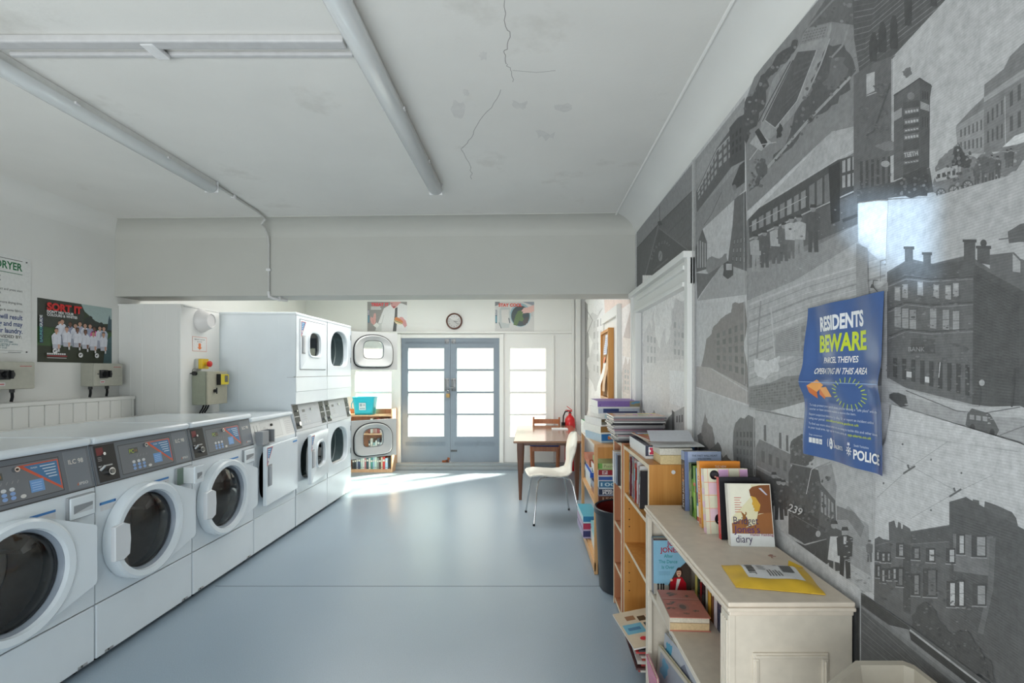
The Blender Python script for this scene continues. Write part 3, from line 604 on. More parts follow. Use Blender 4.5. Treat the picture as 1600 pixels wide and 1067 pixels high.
# the bank on the corner
photo([(1392, 312), (1460, 308), (1590, 272), (1604, 250), (2000, 330), (2000, 880), (1600, 690), (1380, 628)], 176)
A.poly([(1390, 425), (1418, 408), (1426, 404), (1430, 405), (1462, 412), (1478, 408), (1512, 400), (1528, 404), (1600, 452), (1900, 650), (1900, 760), (1600, 640), (1525, 632), (1460, 616), (1420, 606), (1396, 596), (1390, 590)], g(100))
A.poly([(1526, 412), (1600, 452), (1900, 650), (1900, 780), (1600, 640), (1524, 632)], g(76)); A.grid([(1528, 424), (1598, 462), (1598, 632), (1526, 624)], 16, 40, .92, .55, g(66), .06); A.poly([(1392, 428), (1418, 410), (1460, 414), (1526, 404), (1526, 430), (1460, 434), (1418, 428), (1392, 446)], g(86))
for (x, y, w_, h) in ((1418, 385, 13, 24), (1447, 394, 12, 22), (1511, 374, 18, 40), (1532, 384, 20, 26)): A.poly([(x, y), (x+w_, y), (x+w_, y+h+4), (x, y+h)], g(84)); A.poly([(x-2, y), (x+w_+2, y), (x+w_+2, y+5), (x-2, y+4)], g(70))
A.disc(1542, 380, 5, g(70), 6); A.poly([(1552, 398), (1590, 394), (1600, 404), (1760, 470), (1760, 560), (1600, 452), (1552, 420)], g(100)); A.poly([(1588, 396), (1600, 408), (1600, 426), (1588, 424)], g(164)); A.poly([(1580, 362), (1600, 350), (1700, 330), (1700, 380), (1600, 378), (1582, 380)], g(96)); A.line([(1566, 374), (1600, 370), (1700, 366)], 2, g(110))
for x, y in ((1402, 448), (1414, 444), (1438, 440), (1463, 444), (1482, 446), (1494, 442)): A.poly([(x, y), (x+9, y), (x+9, y+22), (x, y+21)], g(158)); A.poly([(x+1.5, y+2), (x+7.5, y+2), (x+7.5, y+9), (x+1.5, y+9)], g(176))
for x, y in ((1402, 480), (1414, 482), (1426, 484), (1458, 482), (1478, 484), (1494, 486)): A.poly([(x, y), (x+10, y), (x+10, y+32), (x, y+30)], g(150)); A.line([(x, y+15), (x+10, y+15)], 1, g(92))
for y in (434, 474, 516): A.line([(1392, y+10), (1420, y-2), (1460, y+2), (1526, y-2)], 2, g(74)); A.line([(1392, y+14), (1420, y+2), (1460, y+6), (1526, y+2)], 1.3, g(140))
A.poly([(1428, 528), (1466, 530), (1466, 552), (1428, 552)], g(82)); A.grid([(1396, 556), (1524, 566), (1524, 624), (1396, 590)], 9, 1, .45, .85, g(62)); A.poly([(1421, 580), (1429, 581), (1429, 590), (1421, 589)], g(196)); A.poly([(1450, 588), (1457, 589), (1457, 598), (1450, 597)], g(196)); A.line([(1474, 566), (1472, 590)], 1.6, g(186))
A.poly([(1392, 590), (1420, 606), (1460, 616), (1525, 632), (1600, 640), (1900, 780), (1900, 900), (1600, 690), (1392, 628)], g(158)); A.poly([(1392, 596), (1460, 620), (1530, 636), (1600, 634), (1900, 770), (1900, 800), (1600, 652), (1540, 652), (1392, 610)], g(176)); A.line([(1420, 610), (1500, 642), (1540, 646), (1600, 636)], 1.4, g(90)); A.line([(1568, 680), (1600, 668), (1700, 640)], 1.6, g(120))
A.poly([(1394, 622), (1394, 616), (1404, 612), (1420, 618), (1424, 634), (1412, 636)], g(70)); A.poly([(1514, 664), (1517, 646), (1524, 638), (1552, 646), (1560, 658), (1567, 672), (1562, 682), (1530, 676)], g(88)); A.grid([(1519, 646), (1550, 650), (1550, 660), (1519, 656)], 3, 1, .7, .75, g(150)); A.disc(1525, 668, 4, g(50), 6); A.disc(1556, 676, 4, g(50), 6); A.line([(1591, 575), (1587, 636)], 3, g(64)); A.line([(1538, 604), (1536, 634)], 1.4, g(70)); A.disc(1540, 598, 4.5, g(164), 5)
A.poly([(1342, 380), (1360, 388), (1360, 470), (1342, 470)], g(150)); A.poly([(1342, 395), (1357, 400), (1362, 460), (1372, 455), (1392, 440), (1392, 455), (1342, 470)], g(150)); A.line([(1380, 460), (1368, 448), (1369, 438), (1376, 438)], 1.2, g(80)); A.poly([(1364, 450), (1370, 450), (1369, 444), (1366, 444)], g(70)); A.line([(1380, 440), (1380, 408)], .7, g(120))
speckle([(1392, 430), (1526, 412), (1526, 626), (1392, 590)], 260, 3.4, 84, 128, .45); speckle([(1392, 606), (1530, 640), (1700, 690), (1600, 690), (1392, 628)], 50, 4, 150, 176, .3)
# tram number 239 in the square
photo([(1183, 640), (1300, 664), (1374, 712), (1374, 745), (1370, 935), (1183, 800)], 176)
A.poly([(1184, 700), (1190, 686), (1240, 710), (1238, 790), (1184, 760)], g(124)); A.grid([(1190, 700), (1236, 720), (1236, 740), (1190, 722)], 4, 1, .45, .8, g(92)); A.poly([(1184, 732), (1240, 762), (1240, 800), (1184, 780)], g(72)); A.line([(1186, 728), (1240, 756)], 2, g(150))
for x, y in ((1197, 664), (1221, 676), (1232, 680)): A.poly([(x, y), (x+3.5, y), (x+4, y+26), (x, y+24)], g(96))
A.poly([(1236, 738), (1244, 722), (1300, 740), (1310, 790), (1312, 838), (1260, 850), (1236, 816)], g(74)); A.poly([(1282, 730), (1304, 724), (1312, 760), (1310, 786), (1290, 770)], g(148)); A.poly([(1284, 752), (1310, 782), (1310, 836), (1284, 820)], g(92)); A.grid([(1286, 762), (1308, 786), (1308, 816), (1286, 802)], 4, 1, .6, .85, g(150)); A.blob([(1238, 722), (1240, 690), (1250, 682), (1258, 678), (1266, 688), (1272, 690), (1276, 712), (1268, 726), (1252, 732)], g(78), .12); A.line([(1240, 724), (1276, 732), (1302, 722)], 1.6, g(140)); A.line([(1264, 772), (1272, 734), (1284, 726)], 1.0, g(190))
A.poly([(1236, 786), (1284, 812), (1284, 842), (1262, 850), (1236, 834)], g(58)); A.poly([(1230, 838), (1262, 852), (1312, 838), (1316, 870), (1262, 900), (1230, 864)], g(64)); A.line([(1236, 800), (1284, 828)], 1.0, g(120))
for x, y, h in ((1213, 800, 62), (1221, 812, 64), (1228, 806, 56)): man(x, y, h, 60, 52)
A.blob([(1234, 870), (1250, 850), (1262, 872), (1280, 860), (1284, 890), (1262, 902), (1240, 892)], g(116), .2); A.poly([(1184, 800), (1230, 840), (1262, 902), (1300, 905), (1372, 935), (1372, 980), (1184, 860)], g(132)); A.line([(1184, 812), (1240, 856), (1300, 915)], 2, g(150)); A.line([(1206, 822), (1206, 850)], 1.4, g(90)); A.line([(1246, 870), (1246, 900)], 1.4, g(90))
A.poly([(1312, 812), (1330, 790), (1350, 812), (1362, 820), (1366, 900), (1316, 870)], g(150)); A.poly([(1312, 790), (1340, 800), (1356, 822), (1350, 840), (1330, 812), (1312, 812)], g(126))
man(1308, 892, 78, 78, 70); A.poly([(1302, 838), (1314, 838), (1318, 880), (1298, 874)], g(196)); man(1325, 904, 80, 58, 50); A.poly([(1323, 838), (1328, 838), (1327, 850), (1323, 850)], g(190)); man(1364, 878, 34, 110, 100); A.disc(1283, 834, 4, g(170), 5)
speckle([(1240, 700), (1258, 680), (1274, 692), (1274, 726), (1242, 724)], 70, 2.6, 60, 140); speckle([(1240, 744), (1300, 744), (1310, 836), (1240, 816)], 110, 3, 66, 110); speckle([(1184, 800), (1230, 840), (1300, 905), (1372, 935), (1372, 970), (1184, 850)], 110, 3, 112, 150, .4); speckle([(1184, 740), (1238, 766), (1238, 796), (1184, 778)], 50, 2.6, 60, 120); speckle([(1316, 830), (1362, 830), (1370, 920), (1330, 905)], 60, 3, 140, 166, .4)
# castle-like block
photo([(1374, 712), (1390, 690), (1400, 632), (1600, 692), (2100, 880), (2100, 1500), (1560, 1067), (1352, 925), (1370, 925)], 190)
for pts in ([(1376, 778), (1432, 728), (1488, 690)], [(1400, 712), (1500, 766)], [(1396, 672), (1490, 690), (1600, 706)], [(1430, 810), (1500, 770), (1560, 742)]): A.line(pts, .8, g(150))
for x, y in ((1427, 732), (1500, 768)): A.line([(x-9, y+8), (x+10, y-4)], 3, g(90)); A.line([(x, y), (x-2, y-6)], 3, g(90))
for x, y in ((1417, 694), (1462, 718), (1510, 739), (1462, 797), (1387, 755)): A.disc(x, y, 1.6, g(90), 1.8, 8)
A.blob([(1373, 842), (1380, 838), (1386, 842), (1396, 844), (1395, 816), (1404, 813), (1407, 824), (1409, 824), (1410, 815), (1414, 817), (1415, 826), (1417, 826), (1418, 819), (1429, 826), (1430, 830), (1491, 820), (1491, 784), (1518, 776), (1520, 793), (1527, 794), (1528, 780), (1538, 782), (1539, 794), (1546, 796), (1547, 783), (1562, 788), (1590, 800), (1597, 810), (1600, 824), (1900, 980), (1900, 1300), (1560, 1067), (1372, 938)], g(92), 0, 1)
A.poly([(1491, 786), (1518, 777), (1600, 822), (1900, 985), (1900, 1300), (1560, 1067), (1492, 1015)], g(84)); A.grid([(1494, 800), (1600, 832), (1600, 1060), (1494, 980)], 22, 48, .92, .5, g(74), .08); A.poly([(1497, 834), (1560, 838), (1562, 850), (1556, 900), (1498, 892)], g(118)); A.line([(1560, 840), (1556, 920), (1540, 990)], 9, g(104)); A.poly([(1430, 832), (1491, 822), (1491, 846), (1430, 850)], g(82))
A.line([(1430, 850), (1491, 846)], 1.4, g(120)); A.line([(1374, 852), (1400, 846)], 1.4, g(120)); A.poly([(1418, 850), (1430, 852), (1430, 960), (1418, 955)], g(72)); A.poly([(1399, 848), (1418, 850), (1418, 940), (1399, 925)], g(104))
for x, y, w_, h, l in ((1504, 836, 10, 28, 176), (1528, 838, 20, 30, 150), (1456, 858, 11, 18, 178), (1488, 858, 11, 20, 176), (1433, 856, 10, 16, 130), (1409, 850, 9, 18, 150), (1489, 910, 11, 36, 186), (1504, 908, 10, 38, 186), (1530, 914, 18, 30, 146), (1433, 898, 10, 30, 132), (1452, 890, 18, 40, 104), (1409, 888, 8, 26, 120), (1384, 864, 5, 12, 160), (1393, 864, 4, 12, 150), (1376, 862, 4, 12, 160), (1377, 884, 4, 16, 150), (1384, 890, 5, 18, 160), (1394, 890, 4, 14, 140), (1402, 888, 5, 16, 160)):
    A.poly([(x-2, y-2), (x+w_+2, y-2), (x+w_+2, y+h+3), (x-2, y+h+2)], g(66)); A.poly([(x+w_*.35, y+1), (x+w_, y+1), (x+w_, y+h), (x+w_*.35, y+h)], g(l)); A.line([(x, y+h*.5), (x+w_, y+h*.5)], 1, g(84)); A.line([(x-3, y+h+3), (x+w_+3, y+h+4)], 1.6, g(150))
A.blob([(1430, 1000), (1432, 962), (1452, 940), (1466, 950), (1480, 975), (1496, 990), (1520, 985), (1540, 1010), (1560, 1040), (1560, 1067), (1480, 1040)], g(66), .12)
speckle([(1376, 846), (1490, 826), (1560, 1060), (1372, 936)], 260, 3.2, 76, 116, .5); speckle([(1432, 962), (1480, 975), (1540, 1010), (1560, 1060), (1440, 1010)], 110, 3.2, 50, 92); speckle([(1353, 950), (1420, 1000), (1500, 1080), (1420, 1120), (1353, 1100)], 200, 2.6, 60, 150, .6)
# tram tracks and kerb, the lowest strip
photo([(1352, 925), (1430, 978), (1600, 1100), (2100, 1500), (2100, 2600), (1352, 1500)], 88)
A.poly([(1353, 929), (1362, 932), (1430, 980), (1425, 1000), (1376, 962), (1353, 944)], g(52)); A.poly([(1353, 946), (1420, 992), (1560, 1092), (1540, 1100), (1353, 950)], g(128)); A.poly([(1396, 976), (1430, 984), (1560, 1080), (1700, 1190), (1560, 1110)], g(140)); A.poly([(1428, 982), (1600, 1110), (1600, 1128), (1432, 1000)], g(46)); A.line([(1430, 984), (1560, 1082), (1720, 1200)], 3, g(176))
for i in range(9): A.line([(1354, 950+i*7), (1420+i*10, 1010+i*14), (1500+i*20, 1090+i*30)], .9, g(130 if i % 2 else 110))
A.clip = None; A.line([(1352, 922), (1352, 1400)], 1.6, g(190)); A.line([(1349, 950), (1349, 1400)], 4, g(34)); A.line([(1343, 950), (1343, 1500)], 7, g(44))
A.line([(1086, 250), (1086, 700)], 2.0, g(196)); A.line([(1183, 640), (1183, 800)], .9, g(190)); A.line([(1167, 300), (1168, 600)], .7, g(180)); A.line([(1374, 730), (1371, 930)], .9, g(196)); A.line([(1171, 600), (1172, 640)], .8, g(190))
A.text(1428, 549, 'BANK', 10, g(150), 'L', 1.0, .0, .01); A.text(1236, 797, '239', 16, g(206), 'L', 1.0, -.38, .01)
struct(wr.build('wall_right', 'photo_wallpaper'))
# ------------------------------------------------------------------ machines (local x = out of the front, y = along the row, z up)
MX = -2.12
PANEL = C(106, 112, 120); PANEL2 = C(122, 128, 136); ENAMEL = C(232, 240, 245); ALUM = C(176, 180, 184)
def text_on(A, items):
    for it in items: A.text(*it)
def slant(p0, p1, yw):
    """art on a slanted control fascia from lower edge p0=(x,z) to upper edge p1, starting at y = -yw"""
    return plane((p0[0], -yw, p0[1]), (0, 1, 0), (p1[0]-p0[0], 0, p1[1]-p0[1]))
def coin_slot(parent, fn, u0, u1, v0, v1, w_h):
    m = M(); A = Art(m, fn, 5e-5, .0015); A.rect(u0, v0, u1, v1, BLACK)
    A.rect(u0+.01, v1-.05, u0+.05, v1-.012, C(120, 30, 36)); A.rect(u0+.008, v0+.075, u1-.03, v0+.082, C(190))
    for i in range(3): A.rect(u0+.012, v1-.062-i*.008, u0+.034, v1-.059-i*.008, C(150))
    o = m.build('coin_slot', 'plastic', parent)
    k = M()
    def P(u, v, h): return fn(u, v, h)
    uc = (u0+u1)/2+.008
    k.cyl(P(uc, v0+.045, .0), P(uc, v0+.045, .014), .019, C(220), 16); k.cyl(P(uc, v0+.045, .013), P(uc, v0+.045, .018), .012, C(120), 12); k.build('coin_acceptor', 'chrome_metal', o)
    k = M(); k.cyl(P(u0+.045, v1-.045, .0), P(u0+.045, v1-.045, .012), .008, C(220), 10); k.build('coin_button', 'chrome_metal', o)
    k = M(); k.cyl(P(u0+.012, v0+.06, 0), P(u0+.03, v0+.08, .014), .008, C(230), 8); k.build('coin_return', 'chrome_metal', o); return o

def drum(m, cy, cz, r, depth, col, rib):
    T = FX(0, cy, cz)
    m.lathe([(r, -.005), (r*.97, -.04), (r*.97, -.05), (r*1.15, -.06), (r*1.15, -depth)], C(70), 40, T)
    m.lathe([(r*1.1, -depth+.001), (r*.5, -depth-.02), (.001, -depth-.02)], col, 40, T)
    m.lathe([(r*1.12, -.07), (r*1.12, -depth)], col, 40, T)
    for k in range(3):
        a = 2*PI*k/3+.5; c, s_ = math.cos(a), math.sin(a)
        m.loft([[(-x, cy+c*(r*1.1-q)-s_*w_, cz+s_*(r*1.1-q)+c*w_) for w_, q in ((-.03, 0), (-.012, .07), (.012, .07), (.03, 0))] for x in (.08, depth-.02)], rib, True)

def washer(Y0, label, drawer_out=0.0, handle=True, extra=None):
    W = .3415; t = thing('washing_machine', label, 'washing machine', (MX, Y0+.345, 0), (0, 0, 0), 'front-loading washing machines in the row')
    p0, p1 = (.004, .872), (-.036, 1.074)
    dy, dz, R = -.06, .578, .25
    m = M()                                       # cabinet: sides, back, rounded front with a port hole
    m.loft([[(x, y, z) for x, z in ((-.002, .30), (-.002, .872), (-.04, 1.074), (-.70, 1.074), (-.70, .03), (-.03, .03), (-.03, .30))] for y in (-W, -W+.004)], ENAMEL, False)
    m.loft([[(x, y, z) for x, z in ((-.002, .30), (-.002, .872), (-.04, 1.074), (-.70, 1.074), (-.70, .03), (-.03, .03), (-.03, .30))] for y in (W-.004, W)], ENAMEL, False)
    m.box(-.70, -.695, -W, W, .03, 1.074, ENAMEL)
    hole = [(dy+.205*math.cos(2*PI*i/48), dz+.205*math.sin(2*PI*i/48)) for i in range(48)]
    m.loft([[(0, a, b) for a, b in rect_like(hole, -W, W, .30, .872)], [(0, a, b) for a, b in hole]], ENAMEL, False, False, False)
    m.build('cabinet', 'gloss_enamel', t)
    d = M(); drum(d, dy, dz, .205, .24, C(206, 202, 196), C(226, 222, 216)); d.build('drum', 'satin_paint', t)
    M().box(-.71, -.008, -W-.001, W+.001, 1.074, 1.112, ENAMEL, .018, 3).build('top_lid', 'gloss_enamel', t)
    M().box(-.03, .002, -W+.002, W-.002, .03, .294, ENAMEL, .004).build('lower_panel', 'gloss_enamel', t)
    for y in (-W+.07, W-.07): k = M(); k.box(.0015, .003, y-.02, y+.03, .033, .046, C(200)); k.cyl((.002, y, .04), (.004, y, .04), .005, C(90), 10); k.build('panel_screw', 'brushed_metal', t)
    for x in (-.06, -.64):
        for y in (-W+.06, W-.06):
            f = M(); f.cyl((x, y, 0), (x, y, .018), .024, BLACK, 14); f.cyl((x, y, .018), (x, y, .032), .01, C(120), 8); f.build('foot', 'rubber', t)
    # control fascia
    fn = slant(p0, p1, W); m = M()
    m.loft([[(x, y, z) for x, z in (p0, p1, (p1[0]-.03, p1[1]), (p0[0]-.03, p0[1]))] for y in (-W+.001, W-.001)], PANEL, False)
    A = Art(m, fn); A.rect(0, 0, .683, .006, C(60)); A.rect(0, .2, .683, .206, C(44)); A.rect(.006, .004, .0085, .2, C(60))
    A.rect(.162, .022, .530, .178, C(52)); A.rect(.165, .025, .527, .175, C(118, 121, 126))
    A.rect(.552, .012, .668, .192, C(150)); A.rect(.5535, .012, .667, .191, PANEL2)
    A.text(.572, .132, 'ILC 98', .030, C(222, 218, 210), 'L', .95, 0, .012); A.text(.606, .028, 'IPSO', .018, C(206), 'L', 1.3, 0, .02); A.poly([(.594, .028), (.602, .028), (.602, .042)], C(206, 96, 50))
    A.poly([(.345, .168), (.525, .168), (.525, .03)], C(216, 92, 58)); A.poly([(.372, .1625), (.5195, .1625), (.5195, .046)], C(70, 124, 168))
    A.text(.40, .146, 'WASH', .010, C(220), 'L', 1, 0, .01)
    for i, (a, b) in enumerate(((.44, .508), (.45, .51), (.455, .508), (.46, .508), (.47, .51))): A.rect(a, .148-i*.013, b, .1525-i*.013, C(206, 220, 232))
    A.rect(.385, .045, .445, .098, C(112, 160, 214))
    for i in range(4): A.rect(.392, .053+i*.010, .435, .056+i*.010, C(170, 200, 236))
    A.rect(.225, .122, .285, .152, C(84, 88, 84)); A.text(.228, .126, 'PC', .030, C(176, 196, 72), 'L', .9, 0, .02); A.rect(.262, .130, .268, .142, C(150, 110, 70)); A.rect(.273, .130, .279, .142, C(150, 110, 70))
    for i in range(4): A.line([(.27+i*.022, .100), (.278+i*.022, .112)], .0025, C(150))
    for i in range(3):
        A.disc(.245+i*.033, .078, .011, C(220, 222, 224), .008); A.disc(.245+i*.033, .060, .011, C(140, 172, 220), .008); A.disc(.245+i*.033, .042, .011, C(140, 172, 220), .008)
    A.disc(.350, .040, .012, C(220, 218, 214), .008)
    pnl = m.build('control_panel', 'plastic', t)
    q = M(); q.cyl(fn(.335, .155, 0), fn(.335, .155, .014), .011, C(210), 14); q.cyl(fn(.335, .155, .014), fn(.335, .155, .016), .005, C(80), 8); q.build('panel_lock', 'chrome_metal', pnl)
    coin_slot(t, fn, .022, .142, .012, .196, .1)
    # door: ring, hinge wing, glass, handle
    T = FX(0, dy, dz); m = M()
    m.lathe([(R*.9, .0), (R, .004), (R+.003, .035), (R, .056), (R-.012, .064), (R-.04, .060), (.206, .040), (.198, .020), (.198, .004)], ENAMEL, 56, T)
    wing = [(R*math.cos(a), R*math.sin(a)) for a in [math.radians(95-i*10) for i in range(2)]]+[(.10, .236), (.335, .13), (.34, .12), (.34, -.135), (.332, -.15), (.11, -.232)]+[(R*.93*math.cos(math.radians(-90+i*18)), R*.93*math.sin(math.radians(-90+i*18))) for i in range(10)]
    m.loft([[(a, b, .0) for a, b in wing], [(a, b, .028+.040*max(0, a)/.34) for a, b in wing]], ENAMEL, False, T=T)
    dr = m.build('door', 'gloss_enamel', t)
    gl = M(); gl.lathe([(.198, .020), (.15, .034), (.08, .042), (.001, .045)], C(200), 48, T); gl.build('door_glass', 'smoked_glass', dr)
    rg = M(); rg.lathe([(.206, .041), (.202, .043), (.196, .030), (.194, .016)], C(150, 160, 172), 48, T); rg.build('glass_rim', 'plastic', dr)
    if handle:
        hd = M(); ol = [(-.252, .085), (-.20, .095), (-.165, .078), (-.158, 0), (-.165, -.078), (-.20, -.095), (-.252, -.085)]
        hd.loft([[(.05, dy+a, dz+b) for a, b in ol], [(.068, dy+a, dz+b) for a, b in ol], [(.073, dy+a*.985-.002, dz+b*.96) for a, b in ol]], C(226, 229, 232), False); hd.build('door_handle', 'gloss_enamel', dr)
    # soap drawer
    m = M(); o = drawer_out
    m.box(-.002, .012, .192, .330, .745, .855, C(160, 164, 168), .004)
    if o > 0: m.box(.012, .013, .198, .250, .752, .85, C(120, 140, 126)); m.box(.0, o, .250, .326, .752, .85, C(222, 226, 228), .004); m.box(o, o+.012, .245, .332, .748, .856, ENAMEL, .005)
    else: m.box(.010, .020, .198, .326, .750, .850, ENAMEL, .006)
    A = Art(m, plane((max(o+.0125, .0205), .192, .745), (0, 1, 0), (0, 0, 1))); A.rect(.072 if o else .02, .03, .118, .068, C(150, 154, 158)); A.poly([(.072 if o else .02, .03), (.118, .03), (.118, .052)], C(206, 210, 214)); m.build('detergent_drawer', 'gloss_enamel', t)
    st = M(); A = Art(st, plane((.0006, .03, .752), (0, 1, 0), (0, 0, 1))); A.rect(0, .0, .115, .066, C(222, 224, 226)); A.rect(0, .055, .115, .066, C(60, 130, 200))
    for i in range(4): A.rect(.012, .012+i*.009, .06+rnd.random()*.04, .015+i*.009, C(120, 124, 140))
    A.rect(.07, .014, .095, .03, C(110, 90, 150)); lab(st.build('notice_sticker', 'printed_card', t), 'small white notice sticker with blue top')
    if extra: extra(t)
    return t
washer(1.712, 'washing machine nearest the camera, cut by the left photo edge')
def strip(t):
    st = M(); A = Art(st, plane((.0006, -.32, .772), (0, 1, 0), (0, 0, 1))); A.rect(0, 0, .095, .014, C(70, 140, 200)); A.rect(.004, -.03, .09, 0, C(222, 224, 226)); A.rect(0, .003, .01, .011, C(30, 80, 150)); A.rect(.085, .003, .095, .011, C(30, 80, 150)); st.build('tape_strip', 'printed_card', t)
washer(2.402, 'middle washing machine of the three, its detergent drawer pulled out', .075, True, strip)
washer(3.092, 'third washing machine, beside the dryer with the square solid door')

def dryer_door(parent, W_, H, window, inside=False):
    """local: hinge on the z axis, panel towards -y, front at +x, base z=0"""
    d = bpy.data.objects.new('door', None)
    m = M(); win = dshape(.25, .225, 40, -W_*.47, H*.53, 3.0, 4.5) if window else None
    outer = [(-.003, 0), (-.003, H), (-W_, H), (-W_, 0)]
    if window:
        rl = rect_like(win, -W_, -.003, 0, H)
        m.loft([[(0, a, b) for a, b in rl], [(.026, a, b) for a, b in rl]], ENAMEL, False, False, False)
        m.loft([[(.026, a, b) for a, b in rl], [(.028, a*.99-.002, b*.99+.002) for a, b in rl], [(.028, a, b) for a, b in [( -W_*.47+(p+W_*.47)*1.18, H*.5+(q-H*.5)*1.18) for p, q in win]],
                [(.040, a, b) for a, b in [(-W_*.47+(p+W_*.47)*1.14, H*.5+(q-H*.5)*1.14) for p, q in win]], [(.036, a, b) for a, b in win], [(-.01, a, b) for a, b in [(-W_*.47+(p+W_*.47)*.96, H*.5+(q-H*.5)*.96) for p, q in win]]], ENAMEL, False, False, False)
        D = dshape(W_*.84, H*.86, 40, -W_*.47, H*.49, 2.3, 5.0)
        sc = lambda L, s_: [(-W_*.47+(p+W_*.47)*s_, H*.5+(q-H*.5)*s_) for p, q in L]
        m.loft([[(-.0, a, b) for a, b in rl], [(-.0, a, b) for a, b in D], [(-.035, a, b) for a, b in sc(D, .97)], [(-.042, a, b) for a, b in sc(D, .93)], [(-.038, a, b) for a, b in sc(D, .90)], [(-.01, a, b) for a, b in sc(win, 1.02)]], C(188, 190, 188), True, False, False)
    else:
        m.box(0, .028, -W_, -.003, 0, H, ENAMEL, .006)
    o = m.build('door', 'gloss_enamel', parent)
    if window:
        gk = M(); gk.tube([(-.012, a, b) for a, b in D+D[:2]], .008, BLACK, 8); gk.build('door_seal', 'rubber', o)
        gl = M(); gl.loft([[(.012, a, b) for a, b in win], [(.016, a, b) for a, b in win]], C(200), False); gl.build('door_window', 'clear_glass', o)
    h = M(); hy = -W_+.045; z = H*.5
    h.box(.028, .05, hy-.008, hy+.012, z-.075, z+.075, ALUM if not window else C(214), .006); h.box(.027, .030, hy-.02, hy+.05, z-.085, z+.085, C(150, 153, 156), .001); h.build('door_handle', 'plastic', o)
    st = M(); A = Art(st, plane((.0285, -W_+.012, H-.15), (0, 1, 0), (0, 0, 1))); A.poly([(0, .138), (.1, .138), (0, -.01)], C(208, 96, 70)); A.poly([(.006, .132), (.086, .132), (.006, .01)], C(70, 140, 190))
    for i in range(5): A.rect(.014, .118-i*.016, .06-i*.008, .124-i*.016, C(206, 222, 232))
    A.disc(.022, .044, .011, C(222)); st.build('door_sticker', 'printed_card', o)
    for z in (.08, H-.11):
        k = M(); k.cyl((.012, .006, z), (.012, .006, z+.06), .008, C(120), 10); k.box(.0, .004, .004, .03, z, z+.06, C(160)); k.build('hinge', 'brushed_metal', o)
    return o

# single dryer, fourth in the row: solid square door left ajar
W = .333
t = thing('tumble_dryer', 'single white tumble dryer with a solid square door left ajar', 'dryer', (MX, 3.782+.336, 0))
m = M(); D = [(.0+a, .61+b) for a, b in dshape(.52, .42, 40, 0, 0, 4, 4)]
m.loft([[(x, y, z) for x, z in ((-.002, .03), (-.002, .875), (-.05, 1.04), (-.69, 1.04), (-.69, .03))] for y in (-W, -W+.004)], ENAMEL, False)
m.loft([[(x, y, z) for x, z in ((-.002, .03), (-.002, .875), (-.05, 1.04), (-.69, 1.04), (-.69, .03))] for y in (W-.004, W)], ENAMEL, False)
m.loft([[(0, a, b) for a, b in rect_like(D, -W, W, .30, .875)], [(0, a, b) for a, b in D], [(-.06, a*.97, .61+(b-.61)*.97) for a, b in D]], ENAMEL, False, False, False); m.box(-.69, -.685, -W, W, .03, 1.04, ENAMEL)
m.build('cabinet', 'gloss_enamel', t)
d = M(); d.lathe([(.30, -.03), (.30, -.5), (.001, -.5)], C(40, 38, 40), 32, FX(0, 0, .61)); d.box(-.03, -.02, -.27, -.23, .42, .84, C(150, 60, 50)); d.build('drum', 'plastic', t)
M().box(-.03, .001, -W+.001, W-.001, .03, .298, ENAMEL, .004).build('lower_panel', 'gloss_enamel', t)
M().box(-.70, -.02, -W, W, 1.04, 1.075, ENAMEL, .014, 3).build('top_lid', 'gloss_enamel', t)
fn = slant((.0, .872), (-.045, 1.04), W); m = M()
m.loft([[(x, y, z) for x, z in ((.0, .872), (-.045, 1.04), (-.07, 1.04), (-.03, .872))] for y in (-W, W)], C(226, 227, 226), False)
A = Art(m, fn); A.rect(.14, .02, .46, .155, C(176, 178, 178)); A.rect(.1425, .0225, .4575, .1525, C(218, 219, 218)); A.rect(.52, .02, .65, .155, C(186)); A.rect(.5225, .0225, .6475, .1525, C(216))
for i in range(6): A.rect(.535, .04+i*.017, .635, .045+i*.017, C(196))
A.disc(.20, .09, .028, C(204)); A.line([(.232, .08), (.238, .105)], .004, C(120))
for i in range(2): A.line([(.055+i*.04, .05), (.055+i*.04, .14)], .004, C(110)); A.line([(.045+i*.04, .085), (.055+i*.04, .10)], .004, C(90)); A.line([(.04+i*.04, .05), (.07+i*.04, .05)], .004, C(120))
pn = m.build('control_panel', 'plastic', t); q = M(); q.cyl(fn(.305, .122, 0), fn(.305, .122, .012), .011, C(60), 12); q.build('panel_lock', 'chrome_metal', pn)
m = M(); m.box(-.01, .05, -.30, -.215, .86, .965, C(150, 154, 158), .004); m.box(-.01, .045, -.21, -.20, .86, .965, C(150, 154, 158)); m.box(-.01, .045, -.12, -.11, .86, .965, C(150, 154, 158)); m.box(-.01, .045, -.21, -.11, .86, .868, C(150, 154, 158)); m.box(-.012, .0, -.21, -.11, .86, .965, C(84, 88, 92)); lab(m.build('coin_box', 'plastic', t), 'grey open coin box')
for x in (-.06, -.62):
    for y in (-W+.06, W-.06): M().cyl((x, y, 0), (x, y, .032), .022, BLACK, 12).build('foot', 'rubber', t)
dd = dryer_door(t, .60, .465, False); dd.location = (.004, .315, .382); dd.rotation_euler = (0, 0, math.radians(3.5))
st = M(); A = Art(st, plane((.0285, -.11, .415), (0, 1, 0), (0, 0, 1))); A.rect(0, .012, .09, .026, C(60, 140, 205)); A.rect(0, -.01, .09, .012, C(214, 218, 222)); st.build('notice_sticker', 'printed_card', dd)

